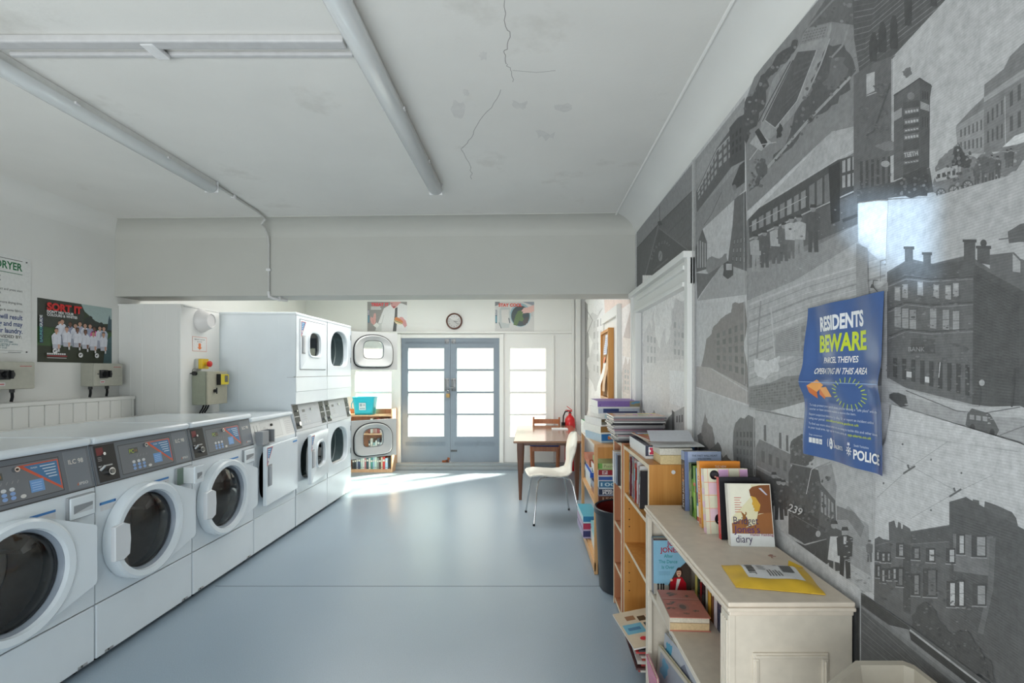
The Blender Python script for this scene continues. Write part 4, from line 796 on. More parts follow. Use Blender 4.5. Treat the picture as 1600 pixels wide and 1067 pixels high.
def stack(Y0, label, angles):
    W = .3425; t = thing('stacked_dryer', label, 'dryer', (MX, Y0+.345, 0), (0, 0, 0), 'stacked tumble dryers at the end of the row')
    m = M(); m.box(-.695, -.69, -W, W, .03, 1.945, ENAMEL); pf = [(-.69, .03), (0, .03), (0, .884), (-.048, 1.136), (0, 1.138), (0, 1.945), (-.69, 1.945)]
    for ya in (-W, W-.005): m.loft([[(x, y, z) for x, z in pf] for y in (ya, ya+.005)], ENAMEL, False)
    for xr in (-.16, -.52): m.box(xr-.004, xr+.004, -W-.0012, -W, .10, 1.90, ENAMEL)
    m.box(-.08, -.0, -W-.001, -W, 1.3785, 1.381, C(176))
    m.box(-.60, -.15, -W-.002, -W, 1.2, 1.9, C(232, 234, 234)) if False else None
    for z0, z1, cz in ((.315, .885, .62), (1.385, 1.945, 1.68)):
        D = dshape(.50, .40, 44, .0, cz, 2.3, 4.0)
        m.loft([[(0, a, b) for a, b in rect_like(D, -W, W, z0, z1)], [(0, a, b) for a, b in D], [(-.01, a*.97, cz+(b-cz)*.97) for a, b in D], [(-.05, a*.95, cz+(b-cz)*.95) for a, b in D]], ENAMEL, False, False, False)
    m.loft([[(.0, -W, 1.135), (.0, W, 1.135)], [(.0005, -W, 1.246), (.0005, W, 1.246)], [(.003, -W, 1.25), (.003, W, 1.25)], [(.003, -W, 1.253), (.003, W, 1.253)], [(.0, -W, 1.38), (.0, W, 1.38)]], ENAMEL, False, False, False, False)
    m.box(-.02, -.003, -W, W, 1.378, 1.388, C(120))
    if angles[1] == 0: A = Art(m, plane((.0004, -.272, 1.449), (0, 1, 0), (0, 0, 1))); A.line([(0, 0), (.572, 0), (.572, .467), (0, .467), (0, 0)], .006, C(140, 144, 148))
    m.build('cabinet', 'gloss_enamel', t)
    M().box(-.70, .004, -W-.001, W+.001, 1.945, 1.972, ENAMEL, .008, 2).build('top_panel', 'gloss_enamel', t)
    M().box(-.03, .001, -W+.001, W-.001, .03, .312, ENAMEL, .004).build('lower_panel', 'gloss_enamel', t)
    for cz in (.62, 1.68):
        d = M(); d.lathe([(.215, -.045), (.27, -.06), (.27, -.5)], C(122, 140, 142), 40, FX(0, 0, cz)); d.lathe([(.27, -.499), (.20, -.5), (.001, -.52)], C(104, 122, 124), 40, FX(0, 0, cz))
        for a in (.6, 2.2, 3.6, 5.2): d.loft([[(-x, math.cos(a)*(.27-q)-math.sin(a)*w_, cz+math.sin(a)*(.27-q)+math.cos(a)*w_) for w_, q in ((-.03, 0), (0, .05), (.03, 0))] for x in (.08, .49)], C(140, 158, 160), True)
        for x in (.15, .28, .40): d.lathe([(.268, -x), (.262, -x-.01), (.268, -x-.02)], C(150, 166, 168), 40, FX(0, 0, cz))
        d.box(-.06, -.03, -.13, .13, cz-.215, cz-.185, C(222, 222, 220), .005)
        d.build('drum', 'satin_paint', t)
    fn = slant((.006, .892), (-.045, 1.132), W); m = M()
    m.loft([[(x, y, z) for x, z in ((.006, .888), (-.045, 1.135), (-.07, 1.135), (-.03, .888))] for y in (-W+.0015, W-.0015)], C(196, 199, 204), False)
    A = Art(m, fn); A.rect(.14, .035, .545, .215, C(150, 153, 158)); A.rect(.143, .038, .542, .212, C(186, 190, 196))
    for i in range(3): A.rect(.17, .09+i*.02, .25, .095+i*.02, C(166)); A.disc(.20+i*.05, .065, .012, C(204))
    A.rect(.18, .16, .24, .185, C(110)); pn = m.build('control_panel', 'plastic', t)
    q = M(); q.cyl(fn(.36, .178, 0), fn(.36, .178, .013), .011, C(200), 12); q.build('panel_lock', 'chrome_metal', pn)
    for u in (.012, .562):
        m = M(); A = Art(m, fn, 5e-5, .001); A.rect(u, .015, u+.105, .235, BLACK); A.rect(u+.008, .125, u+.097, .132, C(190))
        o = m.build('coin_slot', 'plastic', t); k = M(); k.cyl(fn(u+.06, .06, 0), fn(u+.06, .06, .016), .02, C(225), 14); k.build('coin_acceptor', 'chrome_metal', o); k = M(); k.cyl(fn(u+.06, .18, 0), fn(u+.06, .18, .012), .008, C(210), 8); k.build('coin_button', 'chrome_metal', o)
    for x in (-.06, -.62):
        for y in (-W+.06, W-.06):
            f = M(); f.cyl((x, y, 0), (x, y, .014), .026, BLACK, 12); f.cyl((x, y, .014), (x, y, .034), .009, C(120), 8); f.build('foot', 'rubber', t)
    for zb, ang in ((.39, angles[0]), (1.455, angles[1])):
        o = dryer_door(t, .565, .455, True); o.location = (-.019 if ang == 0 else .006, .295 if ang < 90 else .325, zb); o.rotation_euler = (0, 0, math.radians(ang))
    return t
stack(4.462, 'stacked pair of dryers with its lower round-windowed door ajar, upper shut', (7, 0))
stack(5.152, 'far stacked pair of dryers with both doors swung wide open', (128, 126))

# ------------------------------------------------------------------ on the left wall and the duct
def wl(px): return yon(px, XL)
FL = lambda y, z, x=XL: plane((x, y, z), (0, 1, 0), (0, 0, 1))
# dryer instruction sign (its left half lies outside the photo)
y1 = wl(47.5); z1, z0 = 2.172, 1.548; wd = .62
t = thing('instruction_sign', 'white DRYER instruction sign with green heading at left photo edge', 'sign', (XL, y1-wd, z0))
m = M(); m.box(.0, .004, 0, wd, 0, z1-z0, C(228, 229, 226), .001); A = Art(m, plane((.004, 0, 0), (0, 1, 0), (0, 0, 1))); R_ = wd-.055
GR, BL, DK = C(28, 110, 66), C(52, 74, 130), C(96, 98, 96)
A.rect(.03, .596, R_, .600, DK); A.text(R_, .535, 'TUMBLE DRYER', .066, GR, 'R', .80, 0, .03); A.rect(.03, .510, R_, .514, GR)
for i, (s_, y) in enumerate((('Load clothes and close door', .478), ('Check filter and close window', .452), ('Insert coins, select and press start', .398), ('Push and rotate start', .372), ('Add coins for more drying time.', .316), ('Adjust temperature', .292), ('Possible damage in some fabrics', .268))):
    A.text(R_-.13 if i in (0, 1, 3, 5) else R_, y, s_, .021, DK, 'R', .9, 0, .008)
for s_, y in (('Overloading will result', .218), ('in poor drying and may', .174), ('damage your laundry.', .130)): A.text(R_, y, s_, .044, BL, 'R', .78, 0, .02)
A.text(R_-.005, .098, 'PROVIDED BY:', .026, DK, 'R', 1.1, 0, .02)
for i, s_ in enumerate(('MANAGED', 'LAUNDRY SYSTEMS', 'telephone for pricing or service', '0800 801 077', 'or email')): A.text(R_-.12, .080-i*.0125, s_, .015, C(70, 120, 130), 'C', .95, 0, .006)
A.rect(.03, .018, R_, .0195, DK); A.rect(R_-.09, .006, R_-.01, .009, DK)
m.build('sign_board', 'printed_card', t)
k = M()
for y, z in ((wd-.03, .597), (wd-.03, .012)): k.cyl((.003, y, z), (.008, y, z), .004, C(60), 8)
k.build('sign_screw', 'brushed_metal', t)

# football team poster
def poster(name, label, o, U, V, w_, h, draw, mat='printed_card'):
    m = M(); fn = plane(o, U, V); m.add([fn(0, 0, .0005), fn(w_, 0, .0005), fn(w_, h, .0005), fn(0, h, .0005), fn(0, 0, .0022), fn(w_, 0, .0022), fn(w_, h, .0022), fn(0, h, .0022)], [(3, 2, 1, 0), (4, 5, 6, 7), (0, 1, 5, 4), (1, 2, 6, 5), (2, 3, 7, 6), (3, 0, 4, 7)], C(230))
    A = Art(m, fn, 4e-5, .0023); A.clip = [(0, 0), (w_, 0), (w_, h), (0, h)]; draw(A, w_, h); return tag(m.build(name, mat), label, 'poster')
SKIN, SKIN2, SHIRT = C(206, 160, 136), C(120, 84, 68), C(222, 224, 234)
def player(A, x, y, h, kneel, shirt=SHIRT, skin=SKIN):
    w_ = h*.13
    if kneel: A.poly([(x-w_*1.2, y), (x-w_*1.3, y+h*.25), (x+w_*1.3, y+h*.25), (x+w_*1.4, y+h*.05), (x+w_*.7, y)], C(190, 192, 204)); A.poly([(x+w_*.5, y-h*.1), (x+w_*.4, y+h*.22), (x+w_*1.2, y+h*.22), (x+w_*1.0, y-h*.1)], skin); A.poly([(x+w_*.5, y-h*.12), (x+w_*.5, y+.0), (x+w_*1.05, y), (x+w_*1.05, y-h*.12)], C(214)); b = y+h*.18
    else: A.poly([(x-w_*1.1, y), (x-w_*1.1, y+h*.4), (x+w_*1.1, y+h*.4), (x+w_*1.1, y)], C(170, 174, 190)); b = y+h*.35
    A.poly([(x-w_*1.35, b), (x-w_*1.6, b+h*.32), (x-w_*.8, b+h*.45), (x+w_*.8, b+h*.45), (x+w_*1.6, b+h*.32), (x+w_*1.35, b)], shirt)
    A.line([(x-w_*1.2, b+h*.05), (x-w_*1.0, b+h*.3)], h*.02, tuple(c*.7 for c in shirt[:3])+(1,)); A.line([(x+w_*.2, b), (x+w_*.3, b+h*.3)], h*.02, tuple(c*.82 for c in shirt[:3])+(1,))
    A.poly([(x-w_*.3, b+h*.4), (x+w_*.3, b+h*.4), (x+w_*.25, b+h*.5), (x-w_*.25, b+h*.5)], skin); A.disc(x, b+h*.55, w_*.62, skin, h*.095, 14); A.poly([(x-w_*.62, b+h*.56), (x-w_*.5, b+h*.65), (x+w_*.5, b+h*.65), (x+w_*.62, b+h*.56), (x+w_*.3, b+h*.61), (x-w_*.3, b+h*.61)], C(60, 44, 36))
    for s_ in (-1, 1): A.disc(x+s_*w_*.25, b+h*.56, w_*.09, C(50, 40, 36), n=6)
    A.line([(x-w_*.2, b+h*.50), (x+w_*.2, b+h*.50)], h*.012, C(150, 90, 80))
def team(A, w_, h):
    A.rect(0, 0, w_, h, C(54, 66, 44)); A.rect(0, 0, w_, h*.26, C(46, 52, 34)); A.rect(0, h*.26, w_, h*.56, C(62, 92, 52)); A.poly([(.55*w_, h), (.60*w_, h*.88), (.75*w_, h*.74), (.86*w_, h*.70), (w_, h*.72), (w_, h)], C(166, 186, 184))
    A.blob([(0, h*.55), (0, h), (.55*w_, h), (.60*w_, h*.82), (.57*w_, h*.60), (.3*w_, h*.58)], C(62, 66, 58), .06); A.blob([(.58*w_, h*.6), (.6*w_, h*.76), (.68*w_, h*.82), (.76*w_, h*.72), (.86*w_, h*.72), (.9*w_, h*.66), (w_, h*.7), (w_, h*.56)], C(48, 54, 48), .1); A.poly([(.93*w_, h*.6), (.95*w_, h*.8), (.965*w_, h*.88), (.98*w_, h*.8), (w_, h*.8), (w_, h*.6)], C(70, 92, 100))
    A.poly([(.87*w_, 0), (w_, 0), (w_, h*.5), (.9*w_, h*.4)], C(70, 100, 104))
    for i in range(14): A.line([(.88*w_, h*(.02+i*.025)), (w_, h*(.03+i*.025))], .002, C(44, 66, 66))
    for x, y, q, s_ in ((.27, .42, SHIRT, SKIN), (.30, .45, SHIRT, SKIN), (.40, .42, C(150, 156, 182), SKIN2), (.47, .40, SHIRT, SKIN), (.53, .44, C(170, 176, 200), SKIN), (.60, .42, SHIRT, SKIN), (.67, .42, C(160, 168, 196), SKIN), (.73, .38, C(232, 96, 170), SKIN2), (.81, .40, SHIRT, SKIN), (.87, .40, C(186, 194, 212), SKIN)): player(A, x*w_, (y-.14)*h, .40*h, False, q, s_)
    for x, y, s_ in ((.22, .22, SKIN), (.35, .26, SKIN), (.49, .26, SKIN2), (.60, .24, SKIN2), (.71, .22, SKIN), (.86, .22, SKIN)): player(A, x*w_, y*h, .40*h, True, SHIRT, s_)
    for x, y in ((.20, .18), (.53, .13), (.76, .13)): A.disc(x*w_, y*h, .018, C(230)); A.disc(x*w_-.004, y*h, .006, C(60)); A.disc(x*w_+.006, y*h+.006, .004, C(60))
    A.text(.10*w_, .83*h, 'SORT IT', .070, C(214, 46, 44), 'L', 1.02, 0, .05); A.text(.10*w_, .785*h, "DON'T MIX YOUR", .024, C(226), 'L', 1, 0, .04); A.text(.10*w_, .735*h, 'COLOURS & WHITES', .024, C(226), 'L', 1, 0, .04)
    A.rect(.015*w_, .30*h, .055*w_, .70*h, C(58, 62, 100)); A.text(.045*w_, .32*h, 'LAUNDRY', .026, C(96, 170, 160), 'L', 1.05, PI/2, .03); A.text(.045*w_, .55*h, 'GUIDE', .026, C(226), 'L', 1.05, PI/2, .03)
    A.rect(.10*w_, .095*h, .35*w_, .11*h, C(170, 50, 60)); [A.rect((.10+k*.026)*w_, .122*h, (.121+k*.026)*w_, .148*h, C(222)) for k in range(9)]; A.rect(.10*w_, .066*h, .34*w_, .076*h, C(200))
ya, yb = wl(57.5), wl(174)
poster('team_poster', 'SORT IT poster of a football team in white shirts on left wall', (XL, ya, 1.497), (0, 1, 0), (0, 0, 1), yb-ya, .432, team)

GB = C(176, 175, 162)
def isolator(ya, yb, label):
    t = thing('isolator_switch', label, 'switch box', (XL, ya, 1.323), (0, 0, 0), 'grey isolator boxes above the washing machines'); w_ = yb-ya
    m = M(); m.box(0, .09, 0, w_, 0, .172, GB, .004); m.box(.09, .10, .002, w_-.002, .002, .170, C(182, 181, 168), .004); A = Art(m, plane((.10, 0, 0), (0, 1, 0), (0, 0, 1)))
    A.rect(w_*.20, .022, w_*.36, .044, C(214)); A.rect(w_*.22, .029, w_*.34, .036, C(196, 90, 90)); A.rect(w_*.66, .142, w_*.92, .146, C(190, 80, 84)); m.build('box', 'satin_paint', t)
    k = M(); k.box(.10, .112, w_*.17, w_*.44, .06, .122, BLACK, .004); k.cyl((.112, w_*.36, .092), (.135, w_*.36, .092), .026, BLACK, 18); k.box(.135, .15, w_*.36-.006, w_*.36+.006, .066, .118, BLACK, .003); k.cyl((.10, w_*.12, .092), (.112, w_*.12, .092), .004, C(90), 8); k.build('rotary_handle', 'plastic', t)
    for y in (w_*.12, w_*.68):
        k = M(); k.cyl((.045, y, -.022), (.045, y, 0), .013, C(70), 10); k.tube([(.045, y, -.01), (.045, y+.002, -.05), (.044, y-.004, 1.243-1.323)], .008, BLACK, 8); k.build('cable', 'rubber', t)
isolator(3.188-.285, 3.188, 'grey isolator box under the DRYER sign, near left photo edge')
isolator(3.618, 3.874, 'grey isolator box under the right end of the football team poster')

# on the duct's side face
XD = -2.80
t = thing('vent_cowl', 'round white wall vent cowl high on the boxed duct', 'vent', (XD, 4.20, 1.865))
m = M(); m.lathe([(.098, 0), (.098, .012), (.088, .03), (.062, .085), (.058, .088)], C(222, 220, 218), 32, FX(0, 0, 0)); m.lathe([(.058, .088), (.052, .08), (.001, .08)], C(206, 204, 202), 32, FX(0, 0, 0)); m.build('cowl', 'plastic', t)
m = M(); m.cyl((0, 0, 0), (.003, 0, 0), .10, C(210), 28); m.build('back_plate', 'plastic', t)
m = M(); fn = plane((XD+.001, 4.085, 1.603), (0, 1, 0), (0, 0, 1)); m.box(XD+.0005, XD+.002, 4.085, 4.265, 1.603, 1.725, C(226, 224, 220)); A = Art(m, fn, 4e-5, .0012)
A.rect(0, 0, .18, .122, C(222, 120, 70)); A.rect(.003, .003, .177, .119, C(230, 228, 224)); A.text(.09, .095, 'EMERGENCY STOP FOR', .013, C(80), 'C', .95, 0, .012); A.text(.09, .077, 'MACHINES', .012, C(90), 'C', 1, 0, .01); A.poly([(.075, .068), (.075, .034), (.06, .034), (.09, .012), (.12, .034), (.105, .034), (.105, .068)], C(224, 118, 52))
tag(m.build('arrow_notice', 'printed_card'), 'small white notice with an orange down arrow on the duct', 'sign')
t = thing('emergency_stop', 'yellow emergency stop box with red mushroom button', 'emergency stop', (XD, 4.115, 1.455))
m = M(); m.box(0, .03, 0, .088, .0, .085, C(190, 190, 180), .004); m.box(.03, .062, 0, .088, .0, .085, C(222, 186, 40), .004); m.build('box', 'plastic', t)
m = M(); m.cyl((.062, .048, .042), (.085, .048, .042), .013, C(214, 172, 40), 14); m.lathe([(.014, .08), (.024, .085), (.026, .10), (.018, .108), (.001, .11)], C(204, 40, 34), 20, FX(0, .048, .042)); m.build('stop_button', 'plastic', t)
t = thing('control_box', 'olive grey metal control box with a yellow keypad on its door', 'control box', (XD, 4.08, 1.155))
m = M(); m.box(0, .115, 0, .266, 0, .28, C(152, 156, 138), .004); m.build('box', 'satin_paint', t)
m = M(); m.box(.119, .132, .0, .266, 0, .28, C(176, 172, 152), .004); m.box(.112, .12, .006, .26, .006, .274, C(60, 62, 54)); dr = m.build('door', 'satin_paint', t)
m = M(); m.cyl((.132, .085, .115), (.15, .085, .115), .014, BLACK, 14); m.box(.15, .158, .080, .09, .09, .142, BLACK, .002); m.build('door_latch', 'plastic', dr)
m = M(); m.box(.132, .165, .12, .235, .165, .255, C(216, 196, 44), .004); m.box(.132, .166, .117, .122, .163, .257, BLACK); A = Art(m, plane((.165, .12, .165), (0, 1, 0), (0, 0, 1))); A.rect(.055, .022, .1, .078, C(30)); [A.disc(.064+.014*i, .032+.012*j, .0035, C(200), n=8) for i in range(3) for j in range(4)]; A.disc(.07, .088-.002, .002, C(80)); lab(m.build('keypad', 'plastic', t), 'yellow keypad with black buttons')
m = M(); m.cyl((.03, -.001, .262), (.03, -.02, .262), .018, BLACK, 14); m.cyl((.03, -.01, .262), (-.03, -.03, .262), .004, BLACK, 8); m.tube([(.03+.018*math.cos(a), -.012, .285+.016*math.sin(a)) for a in [i*PI/8 for i in range(17)]], .0015, C(120), 6); m.build('key', 'plastic', t)
for i in range(3):
    m = M(); m.tube([(.045, .09+i*.032, .004), (.045, .07+i*.032, -.03), (.045, .03+i*.032, -.07)], .006, BLACK, 8); m.build('cable', 'rubber', t)

# ------------------------------------------------------------------ on the ceiling
def batten(x, y0, y1, label):
    t = thing('strip_light', label, 'ceiling light', (x, y1, ZC), (0, 0, 0), 'unlit strip lights on the ceiling'); L = y0-y1
    m = M(); m.box(-.032, .032, L, -.01, -.034, 0, C(224, 225, 222), .004); m.build('gear_tray', 'satin_paint', t)
    m = M(); pr = [(.043*math.cos(a), -.036-.036*math.sin(a)) for a in [PI*i/14 for i in range(15)]]
    m.loft([[(a, L, b) for a, b in pr], [(a, -.012, b) for a, b in pr], [(a*.85, -.004, b*.93) for a, b in pr]], C(226, 229, 229)); m.build('diffuser', 'gloss_enamel', t)
    m = M(); m.box(-.042, .042, -.006, .0, -.068, -.002, C(216), .003); m.build('end_cap', 'plastic', t)
    for k in (-.42, -.95):
        if k > L+.05: m = M(); m.box(-.05, .05, k-.012, k+.012, -.042, -.03, C(206), .003); m.build('bracket', 'satin_paint', t)
batten(-1.955, .9, 3.03, 'strip light on the ceiling over the washing machines, at left')
batten(-.585, .9, 3.07, 'strip light in the middle of the ceiling, running towards the beam')
m = M(); m.box(-1.895, -.645, 1.70, 1.745, ZC-.028, ZC, C(192), .006); m.box(-1.895, -.645, 1.79, 1.81, ZC-.016, ZC, C(196), .005)
tr = tag(m.build('cable_trunking', 'satin_paint'), 'white cable trunking across the ceiling, joining the middle strip light', 'trunking')
c = M(); c.box(-1.36, -1.31, 1.71, 1.80, ZC-.03, ZC-.012, C(228), .006); c.build('clip', 'satin_paint', tr)
# conduit from the left fitting to the beam and down its face
yb_ = beamY(-2.0)
m = M(); P = [(-1.94, 3.03, ZC-.012), (-1.955, 3.25, ZC-.012), (-1.965, 3.55, ZC-.012), (-1.985, 3.70, ZC-.02)]
x1, yy = at(421, 420, yb_)[0], yb_-.012
for i in range(7):
    a = PI/2*i/6; P.append((x1+.02*(1-i/6), yy-.14*(1-math.sin(a)), ZC-.05-.16*(1-math.cos(a))))
P += [(x1, yy, 2.30), (x1, yy, ZB+.02)]
m.tube(P, .0085, C(196, 196, 192), 8); m.tube([(x1, yy, ZB+.03), (x1+.004, yy, ZB-.01), (x1+.03, yy+.03, ZB-.02), (x1+.075, yy+.14, ZB-.02)], .012, C(222), 8)
cd = tag(m.build('cable_conduit', 'satin_paint'), 'thin grey conduit bending from the ceiling down the beam face', 'conduit')
for y, z in ((3.25, ZC-.012),): k = M(); k.box(-1.968, -1.942, y-.012, y+.012, z-.012, z+.012, C(220), .003); k.build('saddle_clip', 'plastic', cd)
k = M(); k.box(x1-.016, x1+.016, yy-.012, yy+.012, 2.22, 2.24, C(222), .003); k.build('saddle_clip', 'plastic', cd)
k = M(); k.box(x1+.04, x1+.06, yy+.06, yy+.085, ZB-.034, ZB, C(206), .003); k.build('saddle_clip', 'plastic', cd)
# ------------------------------------------------------------------ rear of the room
ORD = ['first', 'second', 'third', 'fourth', 'fifth', 'sixth', 'seventh', 'eighth', 'ninth', 'tenth', 'eleventh', 'twelfth', 'thirteenth', 'fourteenth', 'fifteenth', 'sixteenth', 'seventeenth', 'eighteenth', 'nineteenth', 'twentieth', 'twenty-first', 'twenty-second', 'twenty-third', 'twenty-fourth']
def burger(A, w, h):
    A.rect(0, 0, w, h, C(150, 148, 146)); A.poly([(.27*w, .27*h), (.42*w, .78*h), (.6*w, .92*h), (.86*w, .95*h), (w, .88*h), (w, 0), (.35*w, 0)], C(226, 226, 226)); A.poly([(.2*w, .02*h), (.25*w, .25*h), (.36*w, .27*h), (.36*w, 0)], C(206, 208, 206)); A.line([(.27*w, .27*h), (.36*w, .25*h), (.42*w, .55*h)], .006, C(186))
    A.poly([(.64*w, 0), (.69*w, .55*h), (.70*w, .78*h), (.76*w, .82*h), (.755*w, .5*h), (.73*w, 0)], C(92, 92, 92)); A.poly([(.57*w, h), (.60*w, .86*h), (.66*w, .77*h), (.72*w, .80*h), (.80*w, .92*h), (.86*w, h)], C(214, 160, 158)); A.blob([(.62*w, .88*h), (.66*w, .84*h), (.71*w, .86*h), (.69*w, .80*h), (.65*w, .79*h)], C(170, 74, 80), .05); A.line([(.60*w, .95*h), (.63*w, .92*h)], .01, C(110, 80, 80))
    A.blob([(.07*w, .42*h), (.09*w, .5*h), (.14*w, .44*h), (.17*w, .6*h), (.21*w, .62*h), (.22*w, .45*h), (.21*w, .3*h), (.17*w, .2*h), (.10*w, .28*h)], C(214, 164, 158), .04); A.poly([(.15*w, .2*h), (.24*w, .3*h), (.30*w, .2*h), (.24*w, .1*h)], C(224, 226, 222)); A.line([(.14*w, .4*h), (.15*w, .26*h)], .004, C(170, 120, 116))
    A.blob([(.80*w, .48*h), (.88*w, .48*h), (.97*w, .36*h), (w, .2*h), (.95*w, .12*h), (.88*w, .25*h), (.84*w, .4*h)], C(206, 150, 150), .05); A.blob([(.68*w, .42*h), (.72*w, .48*h), (.80*w, .45*h), (.90*w, .34*h), (.90*w, .27*h), (.72*w, .34*h)], C(206, 132, 78), .05); A.poly([(.67*w, .36*h), (.70*w, .38*h), (.88*w, .28*h), (.86*w, .22*h), (.72*w, .26*h)], C(228, 206, 170)); A.line([(.69*w, .36*h), (.88*w, .26*h)], .012, C(120, 130, 70))
    A.text(.095*w, .855*h, 'TREAT IT', .062, C(228, 78, 84), 'L', 1.0, 0, .05); A.rect(.09*w, .74*h, .35*w, .78*h, C(214)); A.rect(.09*w, .80*h, .33*w, .835*h, C(214)); A.rect(.015*w, .28*h, .055*w, .72*h, C(110, 106, 140)); A.rect(.015*w, .30*h, .05*w, .53*h, C(96, 140, 156)); A.text(.045*w, .55*h, 'GUIDE', .026, C(226), 'L', .9, PI/2, .02)
def cool(A, w, h):
    A.rect(0, 0, w, h, C(208, 208, 206)); A.poly([(0, h), (0, .85*h), (.12*w, .92*h), (.12*w, h)], C(130, 134, 138)); A.poly([(.7*w, h), (.85*w, .93*h), (w, .86*h), (w, h)], C(150, 156, 166)); A.disc(.65*w, .55*h, .265*w, C(150, 182, 192), .40*h, 32); A.disc(.65*w, .52*h, .235*w, C(72, 84, 88), .35*h, 32)
    A.blob([(.47*w, .22*h), (.53*w, .55*h), (.58*w, .68*h), (.66*w, .72*h), (.72*w, .6*h), (.70*w, .5*h), (.74*w, .42*h), (.70*w, .32*h), (.62*w, .36*h), (.56*w, .18*h)], C(98, 122, 82), .05); A.blob([(.70*w, .3*h), (.76*w, .45*h), (.86*w, .5*h), (.84*w, .3*h), (.76*w, .2*h)], C(88, 84, 84), .08)
    A.blob([(.67*w, .68*h), (.74*w, .80*h), (.86*w, .82*h), (w, .9*h), (w, .68*h), (.90*w, .62*h), (.80*w, .62*h), (.70*w, .60*h), (.72*w, .66*h)], C(224, 184, 176), .03); A.blob([(.12*w, .75*h), (.16*w, .82*h), (.38*w, .80*h), (.40*w, .4*h), (.36*w, .12*h), (.16*w, .1*h), (.10*w, .3*h)], C(188, 194, 194), .02); A.blob([(.16*w, .72*h), (.36*w, .74*h), (.35*w, .25*h), (.17*w, .3*h)], C(212, 210, 206), .02); A.line([(.10*w, .3*h), (.16*w, .1*h)], .012, C(110, 120, 120)); A.line([(.35*w, .45*h), (.38*w, .28*h)], .012, C(60, 70, 76))
    A.text(.09*w, .84*h, 'STAY COOL', .062, C(222, 74, 50), 'L', 1.02, 0, .05); A.rect(.01*w, .27*h, .05*w, .72*h, C(62, 76, 100)); A.rect(.01*w, .30*h, .05*w, .52*h, C(80, 140, 156)); A.text(.042*w, .55*h, 'GUIDE', .026, C(226), 'L', .9, PI/2, .02)
    for i in range(3): A.disc(.945*w, (.62-.05*i)*h, .005, C(70), n=8)
for nm, lb, x0, x1, fn in (('laundry_poster', 'poster of a man in white shirt and tie holding a burger', 574, 636, burger), ('laundry_poster', 'STAY COOL poster of a hand reaching into a washing machine', 773.5, 834.5, cool)):
    poster(nm, lb, (bx(x0), YB, bz(517.5)), (1, 0, 0), (0, 0, 1), bx(x1)-bx(x0), bz(471.5)-bz(517.5), fn)
t = thing('wall_clock', 'round wall clock with a brown rim above the double doors', 'clock', (bx(710), YB, bz(502)))
CT = TX((0, 0, 0), (1, 0, 0), (0, 0, 1)); r = 13*PXB
m = M(); m.lathe([(r*.98, 0), (r, .012), (r*.96, .034), (r*.86, .040), (r*.80, .03), (r*.80, .018)], C(98, 60, 50), 40, CT); m.build('rim', 'gloss_enamel', t)
m = M(); m.lathe([(r*.82, .018), (.001, .018)], C(226, 226, 222), 40, CT); A = Art(m, lambda u, v, h: (u, -.018-h, v), 5e-5)
for i in range(12):
    a = PI/2-2*PI*(i+1)/12; A.text(r*.62*math.cos(a), r*.62*math.sin(a)-.009, str(i+1), .024, C(70), 'C', .9, 0, .01)
m.build('dial', 'printed_card', t)
for nm, a, L in (('minute_hand', -40, .62), ('hour_hand', -10, .42)):
    m = M(); a = math.radians(a); A = Art(m, lambda u, v, h: (u, -.022-h, v)); A.line([(-.01*math.cos(a), -.01*math.sin(a)), (r*L*math.cos(a), r*L*math.sin(a))], .005, C(30)); m.build(nm, 'plastic', t)
m = M(); m.lathe([(r*.81, .026), (.001, .028)], C(230), 32, CT); m.build('clock_glass', 'clear_film', t)

# ---- books
def book(label, w, h, t_, cover, spine=None, loc=(0, 0, 0), rot=(0, 0, 0), front=None, sp=None, group=None, pages=C(222, 212, 190), name='book', cat='book', simple=False, hard=True, mat='glossy_print'):
    """spine on the left (-x), front cover towards -y, thickness along +y, standing on z = 0"""
    spine = spine or cover; o_ = .003 if hard else 0
    c = M(); b = min(.0022, t_*.2)
    c.box(0, w, 0, b, 0, h, cover); c.box(0, w, t_-b, t_, 0, h, cover); c.box(0, b, 0, t_, 0, h, spine)
    if front: A = Art(c, lambda u, v, q: (u, -q, v), 5e-5, .0003); A.clip = [(0, 0), (w, 0), (w, h), (0, h)]; front(A, w, h)
    if sp: A = Art(c, lambda u, v, q: (-q, t_-u, v), 5e-5, .0003); A.clip = [(0, 0), (t_, 0), (t_, h), (0, h)]; sp(A, t_, h)
    if simple:
        c.box(b, w-o_, b, t_-b, o_, h-o_, pages); o = c.build(name, mat); o.location = loc; o.rotation_euler = rot; return tag(o, label, cat, group)
    t = thing(name, label, cat, loc, rot, group); c.build('cover', mat, t)
    p = M(); p.box(b, w-o_, b, t_-b, o_, h-o_, pages); p.build('pages', 'page_edges', t); return t

